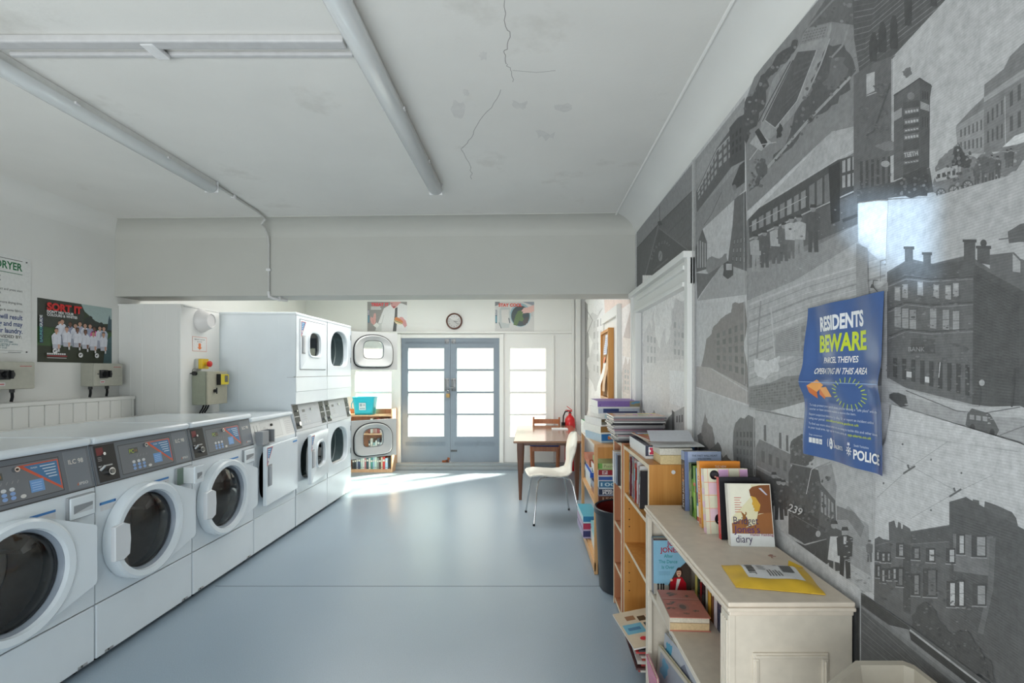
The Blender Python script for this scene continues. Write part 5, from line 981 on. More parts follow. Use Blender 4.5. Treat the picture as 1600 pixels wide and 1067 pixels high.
# ---- wooden bookcase by the doors
BX0, BX1, BY0, BY1 = -2.74, bx(617)*6.99/7.27-.0, 6.98, 7.24; BX1 = (613-VX)/FPX*6.98
t = thing('bookcase', 'pale wooden bookcase beside the blue grey double doors', 'bookcase', (BX0, BY0, 0)); Wd = BX1-BX0; Dp = BY1-BY0
for x in (0, Wd-.02): M().box(x, x+.02, 0, Dp, 0, .895, bev=.002).build('side_panel', 'pale_wood', t)
SHZ = (.045, .270, .553, .815)
for z in SHZ: M().box(.02, Wd-.02, .004, Dp-.006, z-.02, z, bev=.002).build('shelf', 'pale_wood', t)
M().box(.02, Wd-.02, Dp-.01, Dp, .03, .885).build('back_panel', 'red_veneer', t); M().box(.02, Wd-.02, .01, .02, 0, .025).build('plinth', 'pale_wood', t)
sp_cols = [((66, 66, 72), 'dark grey'), ((44, 44, 50), 'black'), ((170, 176, 190), 'pale grey-blue'), ((52, 62, 96), 'navy'), ((196, 222, 210), 'mint'), ((232, 230, 226), 'white'), ((206, 120, 124), 'pink'), ((50, 84, 90), 'dark teal'), ((228, 222, 214), 'cream'), ((60, 140, 130), 'green'), ((170, 200, 220), 'light blue'), ((190, 214, 200), 'pale green'), ((150, 160, 150), 'grey-green'), ((84, 56, 50), 'brown'), ((232, 214, 180), 'buff'), ((206, 52, 44), 'red'), ((176, 206, 226), 'sky blue')]
x = bx(606)*6.99/7.27; x = (606-VX)/FPX*7.0
for i in range(17):
    k = 16-i; th = (.026, .034, .022, .03)[i % 4]+(.012 if i == 0 else 0); hh = .155+.02*((i*7) % 4)/3; cl, nm = sp_cols[k]
    book('%s-spined book, %s from the right on the low shelf beside double doors' % (nm, ORD[i]), .13, hh, th, C(*cl), None, (x, BY0+.02, SHZ[0]+.0012), (0, 0, PI/2), None,
         lambda A, w, h: (A.rect(.004, h*.62, w-.004, h*.78, C(226, 220, 206)), A.rect(.004, h*.12, w-.004, h*.16, C(90))), 'books on the low shelf of the pale bookcase', simple=True); x -= th+.0012
for si, (sh, n, px0, tone) in enumerate(((1, 9, 607, [((232, 232, 230), 'white'), ((120, 130, 150), 'slate'), ((60, 90, 150), 'blue'), ((190, 200, 212), 'pale blue'), ((90, 96, 104), 'grey'), ((224, 226, 224), 'off-white'), ((150, 190, 190), 'aqua'), ((206, 200, 190), 'stone'), ((70, 74, 80), 'charcoal')]), (2, 9, 607, [((150, 140, 60), 'olive'), ((206, 140, 130), 'salmon'), ((196, 110, 100), 'brick red'), ((222, 206, 200), 'blush'), ((180, 90, 90), 'crimson'), ((214, 170, 160), 'peach'), ((190, 130, 120), 'terracotta'), ((226, 220, 210), 'ivory'), ((160, 80, 70), 'russet')]))):
    x = (px0-VX)/FPX*7.0; z = SHZ[sh]+.0012
    for i in range(n):
        cl, nm = tone[i]; th = (.03, .036, .026)[i % 3]; hh = .15+.03*((i*5) % 3)
        book('%s book, %s from the right on the %s shelf of the pale bookcase' % (nm, ORD[i], ('second', 'third')[si]), .12, hh, th, C(*cl), None, (x, BY0+.03, z), (0, 0, PI/2), None, lambda A, w, h: A.rect(.004, h*.6, w-.004, h*.75, C(230, 226, 216)), 'books on the middle shelves of the pale bookcase', simple=True); x -= th+.0015
t = thing('bucket', 'turquoise plastic tub with white label on top of the pale bookcase', 'bucket', ((570.5-VX)/FPX*7.1, 7.10, SHZ[3]+.0012))
TQ = C(40, 186, 206); m = M(); a0, a1 = rrect(.25, .17, .03), rrect(.31, .21, .04)
m.loft([[(x, y, 0) for x, y in a0], [(x*1.02, y*1.02, .003) for x, y in a0], [(x, y, .235) for x, y in a1], [(x*1.04, y*1.04, .236) for x, y in a1], [(x*1.04, y*1.04, .25) for x, y in a1], [(x*.97, y*.97, .25) for x, y in a1], [(x*.95, y*.95, .01) for x, y in a0]], TQ, True, True, False); m.loft([[(x*.95, y*.95, .012) for x, y in a0], [(x*.5, y*.5, .012) for x, y in a0]], TQ)
m.build('tub', 'plastic', t)
m = M(); m.tube([(-.158, -.02, .215), (-.185, -.03, .15), (-.178, -.05, .10), (-.15, -.09, .09)], .006, TQ, 8); m.build('handle', 'plastic', t)
m = M(); fn = plane((-.04, -.1035, .07), (1, 0, 0), (0, -.082, .996)); A = Art(m, fn, 5e-5, .001); A.rect(-.01, 0, .085, .10, C(222, 228, 228)); A.rect(.0, .05, .035, .09, C(150, 170, 180)); A.rect(.045, .055, .075, .085, C(180, 190, 196)); A.rect(.0, .01, .075, .03, C(150, 180, 190)); m.build('tub_label', 'printed_card', t)

# ---- table, chairs, extinguisher
TZ, TX0, TX1, TY0, TY1 = .665, -.182, .60, 5.42, 7.02
t = thing('table', 'dark teak table with a polished top near the double doors', 'table', ((TX0+TX1)/2, (TY0+TY1)/2, 0)); hx, hy = (TX1-TX0)/2, (TY1-TY0)/2
M().box(-hx, hx, -hy, hy, TZ-.024, TZ, bev=.006).build('tabletop', 'teak_top', t)
for nm, b in (('apron', (-hx+.07, hx-.07, -hy+.075, -hy+.095)), ('apron', (-hx+.07, hx-.07, hy-.095, hy-.075)), ('apron', (-hx+.06, -hx+.08, -hy+.08, hy-.08)), ('apron', (hx-.08, hx-.06, -hy+.08, hy-.08))):
    M().box(b[0], b[1], b[2], b[3], TZ-.058, TZ-.025).build(nm, 'dark_teak', t)
for sx in (-1, 1):
    for sy in (-1, 1):
        x, y = sx*(hx-.075), sy*(hy-.085); m = M(); m.loft([[(x+sx*.025*0+a*s_, y+b*s_, z) for a, b in rrect(.075, .06, .012)] for z, s_ in ((TZ-.025, 1), (TZ-.1, 1), (.0, .42))], WHITE); m.build('leg', 'dark_teak', t)
m = M(); m.box((862-VX)/FPX*6.55, .50, 6.46, 6.62, TZ+.0005, TZ+.012, C(228, 230, 232)); tag(m.build('paper_stack', 'printed_card'), 'white papers lying on the far half of the teak table', 'papers')

t = thing('wooden_chair', 'wooden dining chair with blue seat tucked behind the teak table', 'chair', (.215, 6.90, 0), (0, 0, math.radians(-6)))
for sx in (-1, 1):
    m = M(); x = sx*.185; m.tube([(x*.95, .16, 0), (x, .165, .25), (x, .17, .44), (x, .20, .62), (x, .215, .775)], [.012, .016, .017, .015, .012], WHITE, 10); m.build('back_leg', 'chair_wood', t)
    m = M(); m.tube([(sx*.165, -.19, 0), (sx*.175, -.19, .2), (sx*.18, -.185, .41)], [.012, .017, .019], WHITE, 10); m.build('front_leg', 'chair_wood', t)
M().box(-.18, .18, -.20, -.18, .345, .41, bev=.003).build('apron', 'chair_wood', t)
for sx in (-1, 1): M().box(sx*.18-.01, sx*.18+.01, -.18, .16, .35, .41, bev=.003).build('apron', 'chair_wood', t)
m = M(); m.loft([[(sx_*.185, .19+.022*(1-(sx_)**2), z) for sx_ in [i/6-1 for i in range(13)]]+[(sx_*.185, .21+.022*(1-(sx_)**2), z) for sx_ in [1-i/6 for i in range(13)]] for z in (.68, .695, .735, .745)], WHITE); m.build('top_rail', 'chair_wood', t)
m = M(); m.box(-.20, .20, -.21, .165, .411, .448, C(48, 74, 138), .014, 3); lab(m.build('seat', 'fabric', t), 'blue upholstered seat')

t = thing('shell_chair', 'white moulded chair with slim chrome legs in front of the table', 'chair', (.21, 4.83, 0), (0, 0, math.radians(10)))
prof = [(-.235, .425, .17), (-.215, .437, .185), (-.15, .443, .200), (-.05, .432, .205), (.05, .424, .20), (.12, .430, .185), (.165, .455, .155), (.19, .50, .120), (.197, .55, .105), (.203, .60, .13), (.213, .66, .165), (.226, .73, .17), (.238, .79, .145), (.246, .825, .09), (.25, .838, .03)]
m = M(); th = .012; loops = []
for i, (x, z, w_) in enumerate(prof):
    a, b = prof[max(i-1, 0)], prof[min(i+1, len(prof)-1)]; dx, dz = b[0]-a[0], b[2-1]-a[1]; L = math.hypot(dx, dz); nx, nz = dz/L*th/2, -dx/L*th/2; lp = []
    n = 12
    for s_ in (1, -1):
        for k in range(n+1):
            v = (2*k/n-1)*s_; dish = .018*v*v if z < .46 else -.02*v*v
            lp.append((x+s_*nx+(dish if z >= .46 else 0), v*w_, z+s_*nz+(dish if z < .46 else 0)))
    loops.append(lp)
m.loft(loops, C(226, 224, 214)); m.build('seat_shell', 'gloss_enamel', t)
for sx, sy in ((-1, -1), (-1, 1), (1, -1), (1, 1)):
    m = M(); m.tube([(sx*.03, sy*.03, .41), (sx*.12, sy*.11, .412), (sx*.155, sy*.145, .395), (sx*.175, sy*.17, .34), (sx*(.215 if sx < 0 else .235), sy*.225, .012)], .0085, C(200), 10); lg = m.build('leg', 'chrome_metal', t)
    m = M(); m.cyl((sx*(.215 if sx < 0 else .235), sy*.225, 0), (sx*(.215 if sx < 0 else .235), sy*.225, .02), .011, BLACK, 10); m.build('foot_cap', 'rubber', lg)
m = M(); m.cyl((0, 0, .405), (0, 0, .424), .08, C(120), 20); m.build('seat_plate', 'brushed_metal', t)

ex = (890.5-VX)/FPX*7.12
t = thing('fire_extinguisher', 'red fire extinguisher with black hose in the rear right corner', 'fire extinguisher', (ex, 7.12, 0)); RED = C(206, 30, 36)
m = M(); m.lathe([(.001, .001), (.07, .001), (.076, .02), (.076, .70), (.07, .745), (.045, .785), (.022, .80), (.022, .83), (.001, .83)], RED, 28); m.build('cylinder', 'gloss_enamel', t)
m = M(); m.cyl((0, 0, .83), (0, 0, .87), .018, C(40), 14); m.box(-.03, .03, -.02, .02, .85, .868, C(190, 40, 40), .003); m.build('valve', 'plastic', t)
m = M(); m.loft([[(x, y, z) for y, z in ((-.012, b), (.012, b), (.012, b+.012), (-.012, b+.012))] for x, b in ((.03, .868), (-.02, .905), (-.045, .925))], RED, False); m.loft([[(x, y, z) for y, z in ((-.012, b), (.012, b), (.012, b+.01), (-.012, b+.01))] for x, b in ((.03, .862), (-.05, .868), (-.07, .862))], RED, False); m.build('lever_handle', 'gloss_enamel', t)
m = M(); m.tube([(-.02, 0, .86), (-.07, -.01, .85), (-.095, -.02, .79), (-.10, -.03, .70)], .010, BLACK, 10); m.cyl((-.10, -.03, .44), (-.10, -.03, .70), .022, BLACK, 16, .026); m.build('hose', 'rubber', t)
# ------------------------------------------------------------------ right wall: door frame, notice frame, posters
y0, y1, z1 = yon(1085, XR), yon(993, XR), 2.015
m = M(); T = TX((XR, 0, 0), (0, -1, 0), (0, 0, 1))
RK = [0]
def rb(ya, yb, za, zb, h0, h1, bev=.003):
    RK[0] += 1; e = .0009*(RK[0] % 6)
    m.box(-yb-e, -ya+e, za, zb+e, h0-.004, h1+e*.3, OFFW, bev, T=T)
rb(y0, y0+.05, 0, z1-.0, .0, .035); rb(y0+.05, y0+.065, 0, z1-.15, .0, .02)
rb(y1-.19, y1, 0, z1-.0, .0, .02); rb(y1-.19, y1-.155, 0, z1-.13, .0, .042); rb(y1-.10, y1-.07, 0, z1-.13, .0, .036); rb(y1-.03, y1, 0, z1, 0, .04)
rb(y0, y1, z1-.15, z1, .0, .022); rb(y0, y1, z1-.02, z1+.012, .0, .055); rb(y0+.05, y1-.19, z1-.07, z1-.05, .0, .042); rb(y0+.05, y1-.15, z1-.155, z1-.135, .0, .045)
struct(m.build('trim_11', 'white_joinery'))
m = M(); ya, yb = 4.36, 5.36
rb(ya, ya+.11, 0, 2.03, 0, .03); rb(ya, ya+.03, 0, 2.03, 0, .042); rb(yb-.10, yb, 0, 2.03, 0, .03); rb(ya, yb, 1.94, 2.03, 0, .035); rb(ya+.11, yb-.1, .0, 1.94, .005, .012)
struct(m.build('trim_12', 'white_joinery'))
t = thing('notice_board', 'brown framed notice board with papers, seen edge-on on the right wall', 'notice board', (XR-.014, 4.70, 1.18)); L, H = .52, .64
m = M(); m.box(-.028, 0, 0, L, 0, H, C(168, 124, 80), .002); m.build('cork_panel', 'matte_paint', t)
for b in ((-.055, 0, -.03, .002, -.03, H+.03), (-.045, 0, L, L+.03, -.03, H+.03), (-.045, 0, 0, L, -.03, 0), (-.045, 0, 0, L, H, H+.03)): M().box(b[0], b[1], b[2], b[3], b[4], b[5], bev=.003).build('frame', 'orange_veneer', t)
def sheet(nm, lb, y, z, w_, h_, col, bulge, draw=None, cat='notice', x0=None):
    x0 = XR-.014-.029 if x0 is None else x0; m = M(); n = 6
    f = lambda u, v, q: (x0-.002-q-bulge*math.sin(PI*min(1, max(0, 1-v/h_))*.5)**2*(1 if v < h_ else 0), y+w_-u, z+v)
    for i in range(n): m.add([f(a, v, 0) for v in (h_*i/n, h_*(i+1)/n) for a in (0, w_)], [(0, 1, 3, 2)], col, True)
    if draw: A = Art(m, f, 5e-5, .0004); draw(A, w_, h_)
    return tag(m.build(nm, 'printed_card'), lb, cat)
sheet('pinned_letter', 'pale blue typed letter pinned at the top of the notice board', 4.78, 1.60, .21, .20, C(214, 218, 230), .02, lambda A, w, h: [A.rect(.02, .02+i*.02, w-.03, .027+i*.02, C(150, 160, 190)) for i in range(8)])
sheet('brown_paper_notice', 'curled brown paper hanging down the middle of the notice board', 4.72, 1.24, .16, .40, C(206, 168, 128), .05)
sheet('pinned_notice', 'white sheet curling outward low on the notice board', 4.92, 1.22, .21, .30, C(232, 232, 228), .07)
sheet('orange_card', 'small orange card pinned to the middle of the notice board', 4.98, 1.52, .10, .06, C(232, 130, 84), .01)

# ---- police poster, creased across the middle
def pol(u, v, h):                          # u from the far edge to the near edge, v up
    w_, hh = .308, .415; b = .004+.016*math.exp(-((v-.205)/.035)**2)*(1-.5*u/w_)+.012*math.exp(-((u)/.03)**2)*(.5+.5*math.cos(v*22))+.008*math.exp(-((u-w_)/.02)**2)*(1-v/hh)+.004*math.sin(u*38+v*9)
    return (XR-.012-h-b, 1.411-u+.006*math.sin(v*15)*(1-u/w_), 1.200+v)
m = M(); n1, n2 = 48, 72; w_, hh = .308, .415; PB = C(66, 94, 146)
gv = [pol(w_*i/n1, hh*j/n2, 0) for j in range(n2+1) for i in range(n1+1)]
m.add(gv, [(j*(n1+1)+i, j*(n1+1)+i+1, (j+1)*(n1+1)+i+1, (j+1)*(n1+1)+i) for j in range(n2) for i in range(n1)], PB, True)
A = Art(m, pol, 2e-5, .0005); LM = C(196, 212, 40)
def tx(x0, x1, v, s, sz, col, b=.02): A.fit(x0, x1, v, s, sz, col, b)
tx(.055, .235, .345, 'RESIDENTS', .052, C(232, 234, 236), .04); tx(.052, .245, .288, 'BEWARE', .062, LM, .035)
tx(.075, .215, .257, 'PARCEL THEIVES', .022, C(232), .018); tx(.045, .255, .228, 'OPERATING IN THIS AREA', .022, C(232), .018)
A.poly([(.028, .195), (.065, .212), (.095, .198), (.060, .178)], C(236, 164, 88)); A.poly([(.055, .198), (.066, .204), (.078, .198), (.066, .191)], C(236, 232, 224)); A.poly([(.028, .195), (.060, .178), (.058, .160), (.030, .176)], C(206, 116, 60)); A.poly([(.074, .190), (.108, .194), (.124, .168), (.090, .166)], C(238, 166, 90)); A.poly([(.090, .187), (.102, .188), (.106, .180), (.093, .179)], C(236, 232, 224)); A.poly([(.074, .190), (.090, .166), (.086, .160), (.068, .172)], C(214, 120, 62))
for i in range(22):
    a = 2*PI*i/22; c, s_ = math.cos(a), math.sin(a); A.line([(.195+.042*c, .180+.027*s_), (.195+.058*c, .180+.040*s_)], .0022, C(186, 206, 60))
bt = C(196, 206, 226)
for i, (s_, x1) in enumerate((('To help protect your parcels please consider setting a "safe place" with the', .285), ('courier or have someone available to receive the item.', .215), ('Report suspicious behaviour by calling 101 or report an incident online', .270), ('using our portal:', .085), ('To find out more about what we are doing to tackle this and other issues', .285), ('in your local area, sign up to receive alerts at', .185))):
    tx(.025, x1, (.138, .127, .112, .101, .086, .075)[i], s_, .009, bt, .004)
tx(.09, .225, .101, 'southyorkshire.police.uk', .009, LM, .008); tx(.19, .262, .075, 'syp-alerts.co.uk', .009, LM, .008)
tx(.028, .075, .056, 'Stay connected', .007, bt, .004)
for i in range(4): A.rect(.028+i*.0125, .036, .0385+i*.0125, .050, C(222)); A.text(.0332+i*.0125, .0395, 'fgin'[i], .010, PB, 'C', 1, 0, .01)
A.disc(.110, .044, .007, C(226), .015); A.disc(.110, .050, .004, PB, .005); A.disc(.110, .040, .003, PB, .004); A.line([(.098, .055), (.096, .044), (.098, .034)], .002, C(226)); A.line([(.122, .055), (.124, .044), (.122, .034)], .002, C(226)); tx(.126, .165, .034, 'ALERTS', .014, C(226), .015)
for i in range(8):
    a = 2*PI*i/8; A.poly([(.193+.012*math.cos(a), .038+.014*math.sin(a)), (.193+.006*math.cos(a+.39), .038+.007*math.sin(a+.39)), (.193, .038), (.193+.006*math.cos(a-.39), .038+.007*math.sin(a-.39))], C(216, 220, 230))
A.disc(.193, .038, .0055, PB, .0065); A.disc(.193, .038, .0035, C(226), .004); A.poly([(.188, .052), (.198, .052), (.196, .060), (.193, .057), (.190, .060)], C(216, 220, 230)); tx(.212, .255, .052, 'South Yorkshire', .008, bt, .004); tx(.210, .296, .022, 'POLICE', .032, C(234), .03)
A.line([(.0, .2055), (w_, .2055)], .0016, C(150, 176, 214))
tag(m.build('police_poster', 'glossy_print'), 'blue RESIDENTS BEWARE police poster on the photo wallpaper', 'poster')

# ------------------------------------------------------------------ bookcases along the right wall
# white painted bookcase, nearest
WX0, WX1, WY0, WY1, WZ = .487, .793, 1.205, 2.075, .872
t = thing('white_bookcase', 'cream painted low bookcase with fluted posts along the photo wallpaper', 'bookcase', (WX0, WY0, 0)); D_, L_ = WX1-WX0, WY1-WY0; CR = C(214, 203, 186)
m = M()
for (o_, z0_, z1_) in ((.0, WZ-.012, WZ), (-.004, WZ-.022, WZ-.012), (.006, WZ-.036, WZ-.022)): m.box(-.004+o_*.8, D_, -.006+o_, L_, z0_, z1_, C(220, 206, 188), .003)
A = Art(m, lambda u, v, h: (u, v, WZ+h), 3e-5, 1e-4)
for p in ([(.19, .05), (.22, .04), (.25, .08)], [(.24, .10), (.26, .06), (.27, .12)], [(.10, .50), (.13, .505)], [(.20, .44), (.23, .47)]): A.line(jag(p, 3, .004), .0025, C(150, 104, 84))
A.blob([(.24, .28), (.26, .29), (.255, .31), (.24, .30)], C(166, 116, 96), .3); m.build('worktop', 'satin_paint', t)
m = M(); m.box(.012, D_, .006, .026, 0, WZ-.036, CR, .002)
for k, (a, b) in enumerate(((.055, .012), (.066, .006))): pass
fr = [(.055, .235, .10, .745)]
for (x0, x1, z0_, z1_, h) in ((.06, .245, .73, .745, .005), (.06, .245, .10, .115, .005), (.06, .075, .115, .73, .005), (.23, .245, .115, .73, .005)): m.box(x0, x1, .006-h, .008, z0_, z1_, CR, .002); m.box(x0+.006, x1-.006, .006-h-.003, .008, z0_+.005, z1_-.005, CR, .001)
m.build('end_panel', 'satin_paint', t)
m = M(); m.box(.012, D_, L_-.02, L_, 0, WZ-.036, CR, .002); m.build('end_panel', 'satin_paint', t)
m = M(); m.box(.0, .018, .004, .052, 0, WZ-.036, CR, .002)
for k in range(4): m.box(-.003, .002, .009+k*.011, .016+k*.011, .05, WZ-.05, CR, .002)
m.build('fluted_post', 'satin_paint', t)
m = M(); m.box(.0, .018, L_-.040, L_, 0, WZ-.036, CR, .002); m.build('post', 'satin_paint', t)
for z in (.075, .532): M().box(.006, D_-.01, .026, L_-.02, z-.02, z, CR, .002).build('shelf', 'satin_paint', t)
M().box(D_-.01, D_-.002, .02, L_-.02, .04, WZ-.03, C(160, 120, 90)).build('back_panel', 'matte_paint', t); M().box(.01, .022, .05, L_-.04, 0, .055, CR).build('plinth', 'satin_paint', t)

def carcass(label, X0, X1, Y0, Y1, Zt, shelves, matn, edge, name='bookcase', back=True):
    """open bookcase facing -x: side panels, top, shelves with light edging strips"""
    t = thing(name, label, 'bookcase', (X0, Y0, 0)); d, l = X1-X0, Y1-Y0
    for y in (0, l-.018):
        s = M(); s.box(.002, d, y, y+.018, 0, Zt-.018); o = s.build('side_panel', matn, t)
        M().box(0, .002, y, y+.018, 0, Zt-.018, edge).build('edging', 'satin_paint', o)
    s = M(); s.box(.002, d, 0, l, Zt-.018, Zt); o = s.build('top_panel', matn, t); M().box(0, .002, 0, l, Zt-.018, Zt, edge).build('edging', 'satin_paint', o)
    for z in shelves:
        s = M(); s.box(.008, d-.006, .018, l-.018, z-.018, z); o = s.build('shelf', matn, t); M().box(.006, .008, .018, l-.018, z-.018, z, edge).build('edging', 'satin_paint', o)
    if back: M().box(d-.006, d, .018, l-.018, .02, Zt-.018).build('back_panel', matn, t)
    return t
E1 = C(226, 208, 178)
ob = carcass('orange beech bookcase full of upright magazines, behind the cream bookcase', .53, .80, 2.20, 2.795, 1.017, (.06, .47, .752), 'orange_veneer', E1)
for z in (.20, .24, .29, .33, .38, .42, .56, .60, .65, .69):
    pass
m = M()
for z in (.56, .60, .66, .70, .20, .25, .30, .36): m.cyl((.03, .5768, z), (.03, .5755, z), .0035, C(60, 36, 20), 8)
m.build('shelf_pin_holes', 'matte_paint', ob); ob.children[-1]['kind'] = 'stuff'
m = M(); m.cyl((.11, .0, .985), (.11, -.004, .985), .009, C(226), 12); m.build('screw_cap', 'satin_paint', ob)
carcass('narrow reddish bookcase between the black bin and the orange bookcase', .52, .80, 2.80, 3.07, 1.025, (.035, .254, .513, .77), 'red_veneer', E1)
# open birch shelf unit
AX0, AX1, AY0, AY1, AZ = .455, .79, 3.48, 4.36, .918
t = thing('shelf_unit', 'open birch shelf unit crammed with puzzle boxes beside the teak table', 'shelf unit', (AX0, AY0, 0)); d, l = AX1-AX0, AY1-AY0
for x in (0, d-.025):
    for y in (0, l-.025): M().box(x, x+.025, y, y+.025, 0, AZ-.02, bev=.002).build('post', 'birch_veneer', t)
s = M(); s.box(0, d, 0, l, AZ-.02, AZ); tp = s.build('top_panel', 'birch_veneer', t); M().box(-.002, 0, 0, l, AZ-.02, AZ, C(228, 222, 208)).build('edging', 'satin_paint', tp)
for z in (.10, .50): M().box(.005, d-.005, .005, l-.005, z-.018, z).build('shelf', 'birch_veneer', t)
M().box(.025, d-.025, .003, .018, AZ-.10, AZ-.02).build('apron', 'orange_veneer', t); M().box(-.004, .012, .0, l, .02, .085, bev=.002).build('plinth', 'birch_veneer', t)
M().box(d-.006, d, .02, l-.02, .08, AZ-.02, C(214)).build('back_panel', 'matte_paint', t)

def carton(label, X, Y, Z, w_, l_, h_, rot, col, side=None, end=None, top=None, group=None, name='puzzle_box', tilt=0):
    """flat games box: end face towards -y, long side face towards -x; lid and tray"""
    t = thing(name, label, 'puzzle box', (X, Y, Z), (tilt, 0, math.radians(rot)), group)
    side = side or col; k = h_*.22
    m = M(); m.box(.002, w_-.002, .002, l_-.002, 0, h_*.5, side); m.build('tray', 'printed_card', t)
    m = M(); m.box(0, w_, 0, l_, k, h_, col); A = Art(m, lambda u, v, q: (-q, l_-u, k+v), 5e-5); A.rect(0, 0, l_, h_-k, side)
    A = Art(m, lambda u, v, q: (u, -q, k+v), 5e-5)
    if end: end(A, w_, h_-k)
    A = Art(m, lambda u, v, q: (u, v, h_+q), 5e-5)
    if top: top(A, w_, l_)
    m.build('lid', 'printed_card', t); return t
def word(s, c, bg=None, b=.03, al=(.12, .88)):
    def f(A, w, h):
        if bg: A.rect(0, 0, w, h, bg)
        A.fit(w*al[0], w*al[1], h*.22, s, h*.78, c, b)
    return f
def solid(c, parts=()):
    def f(A, w, h):
        A.rect(0, 0, w, h, c)
        for (a, b, e, g_, q) in parts: A.rect(a*w, b*h, e*w, g_*h, q)
    return f
GP = 'puzzle boxes facing the room on the birch shelf unit'
z = .5005
WB = C(232, 230, 226)
for lb, h_, col, side, end in (('brown 1500 puzzle box, lowest of the pile on the middle birch shelf', .044, C(120, 70, 50), C(150, 96, 70), word('1500', C(206, 170, 140), C(112, 66, 48), al=(.10, .5))),
    ('navy 1000-PIECE PUZZLE box, second from the bottom of the birch shelf pile', .050, C(36, 48, 78), C(140, 150, 170), lambda A, w, h: (A.rect(0, 0, w, h, C(34, 46, 76)), A.fit(w*.1, w*.72, h*.52, '1000-PIECE', h*.5, C(232), .05), A.fit(w*.1, w*.6, h*.08, 'PUZZLE', h*.5, C(232), .05))),
    ('teal blue box marked 1000, third from the bottom of the birch shelf pile', .056, C(64, 124, 160), C(190, 206, 214), word('1000', C(196, 222, 232), C(62, 122, 160), .02, (.05, .6))),
    ('slim blue and white box under the red box on the birch shelf', .030, C(52, 92, 170), WB, solid(C(52, 90, 168), ((.42, .0, .46, 1, WB),))),
    ('dark red puzzle box with pale badge, second from top of pile', .050, C(160, 36, 50), C(226, 222, 216), lambda A, w, h: (A.rect(0, 0, w, h, C(158, 34, 48)), A.rect(w*.10, h*.16, w*.24, h*.84, C(216, 196, 196)), A.rect(w*.13, h*.52, w*.21, h*.72, C(158, 34, 48)), A.rect(w*.13, h*.26, w*.17, h*.44, C(158, 34, 48)))),
    ('pale green box lettered Puzzle, topmost on the middle birch shelf', .046, C(176, 196, 130), C(150, 190, 120), lambda A, w, h: (A.rect(0, 0, w, h, C(190, 200, 142)), A.rect(0, 0, w*.12, h, C(110, 176, 80)), A.text(w*.17, h*.2, 'Puzzle', h*.75, C(110, 120, 84), 'L', 1, 0, .0)))):
    carton(lb, AX0+.032+rnd.uniform(-.004, .006), AY0+.03+rnd.uniform(-.006, .006), z, .27, .36, h_, rnd.uniform(-2, 2), col, side, end, None, GP); z += h_+.0005
# pile further back in the same shelf
z = .5005
for lb, h_, col, side, end, ov in (('grey box with a black end, lowest at the far end of middle birch shelf', .075, C(196), C(206, 210, 206), solid(C(60, 62, 66)), .0), ('bright blue games box at the far end of the middle birch shelf', .05, C(40, 90, 190), C(206, 214, 222), solid(C(36, 92, 196), ((.55, 0, 1, 1, C(150, 176, 190)),)), -.006),
    ('teal games box under the orange box at far end of birch shelf', .045, C(30, 130, 150), C(214, 220, 220), solid(C(28, 128, 148), ((.6, 0, 1, 1, C(200)),)), .01), ('orange-brown games box, topmost at the far end of the birch shelf', .06, C(176, 92, 56), C(186, 98, 60), solid(C(176, 90, 54), ((.06, .3, .14, .7, C(210, 150, 120)),)), -.012)):
    carton(lb, AX0+.03+ov, AY0+.44, z, .26, .38, h_, 0, col, side, end, None, 'games boxes at the far end of the birch shelf unit'); z += h_+.0005
# bottom shelf, two columns spilling out
z = .1005
for lb, h_, col, side, end in (('navy box at the bottom of the outer pile on the lowest birch shelf', .06, C(40, 44, 96), C(170, 160, 190), solid(C(44, 46, 100))), ('crimson box in the middle of the outer pile on lowest birch shelf', .06, C(170, 40, 70), C(186, 170, 196), solid(C(176, 40, 76))), ('blue and white box topmost of the outer pile on lowest birch shelf', .055, C(70, 170, 196), C(196, 226, 232), solid(C(40, 124, 170)))):
    carton(lb, .425, 3.93, z, .12, .38, h_, 1.5, col, side, end, None, 'boxes on the lowest birch shelf'); z += h_+.0005
z = .1005
for lb, h_, col, side, end in (('white box below the aqua box on the lowest birch shelf', .09, WB, C(222, 222, 214), solid(C(206, 206, 190))), ('aqua puzzle box on a white box, next to the black bin', .06, C(150, 206, 212), C(150, 206, 212), solid(C(70, 160, 166)))):
    carton(lb, AX0+.015, 3.53, z, .27, .39, h_, -2, col, side, end, lambda A, w, l: (A.rect(.02, .02, w-.02, l*.5, C(180, 150, 130)), A.rect(.02, l*.55, w-.02, l-.02, C(206, 200, 186))), 'boxes on the lowest birch shelf'); z += h_+.0005
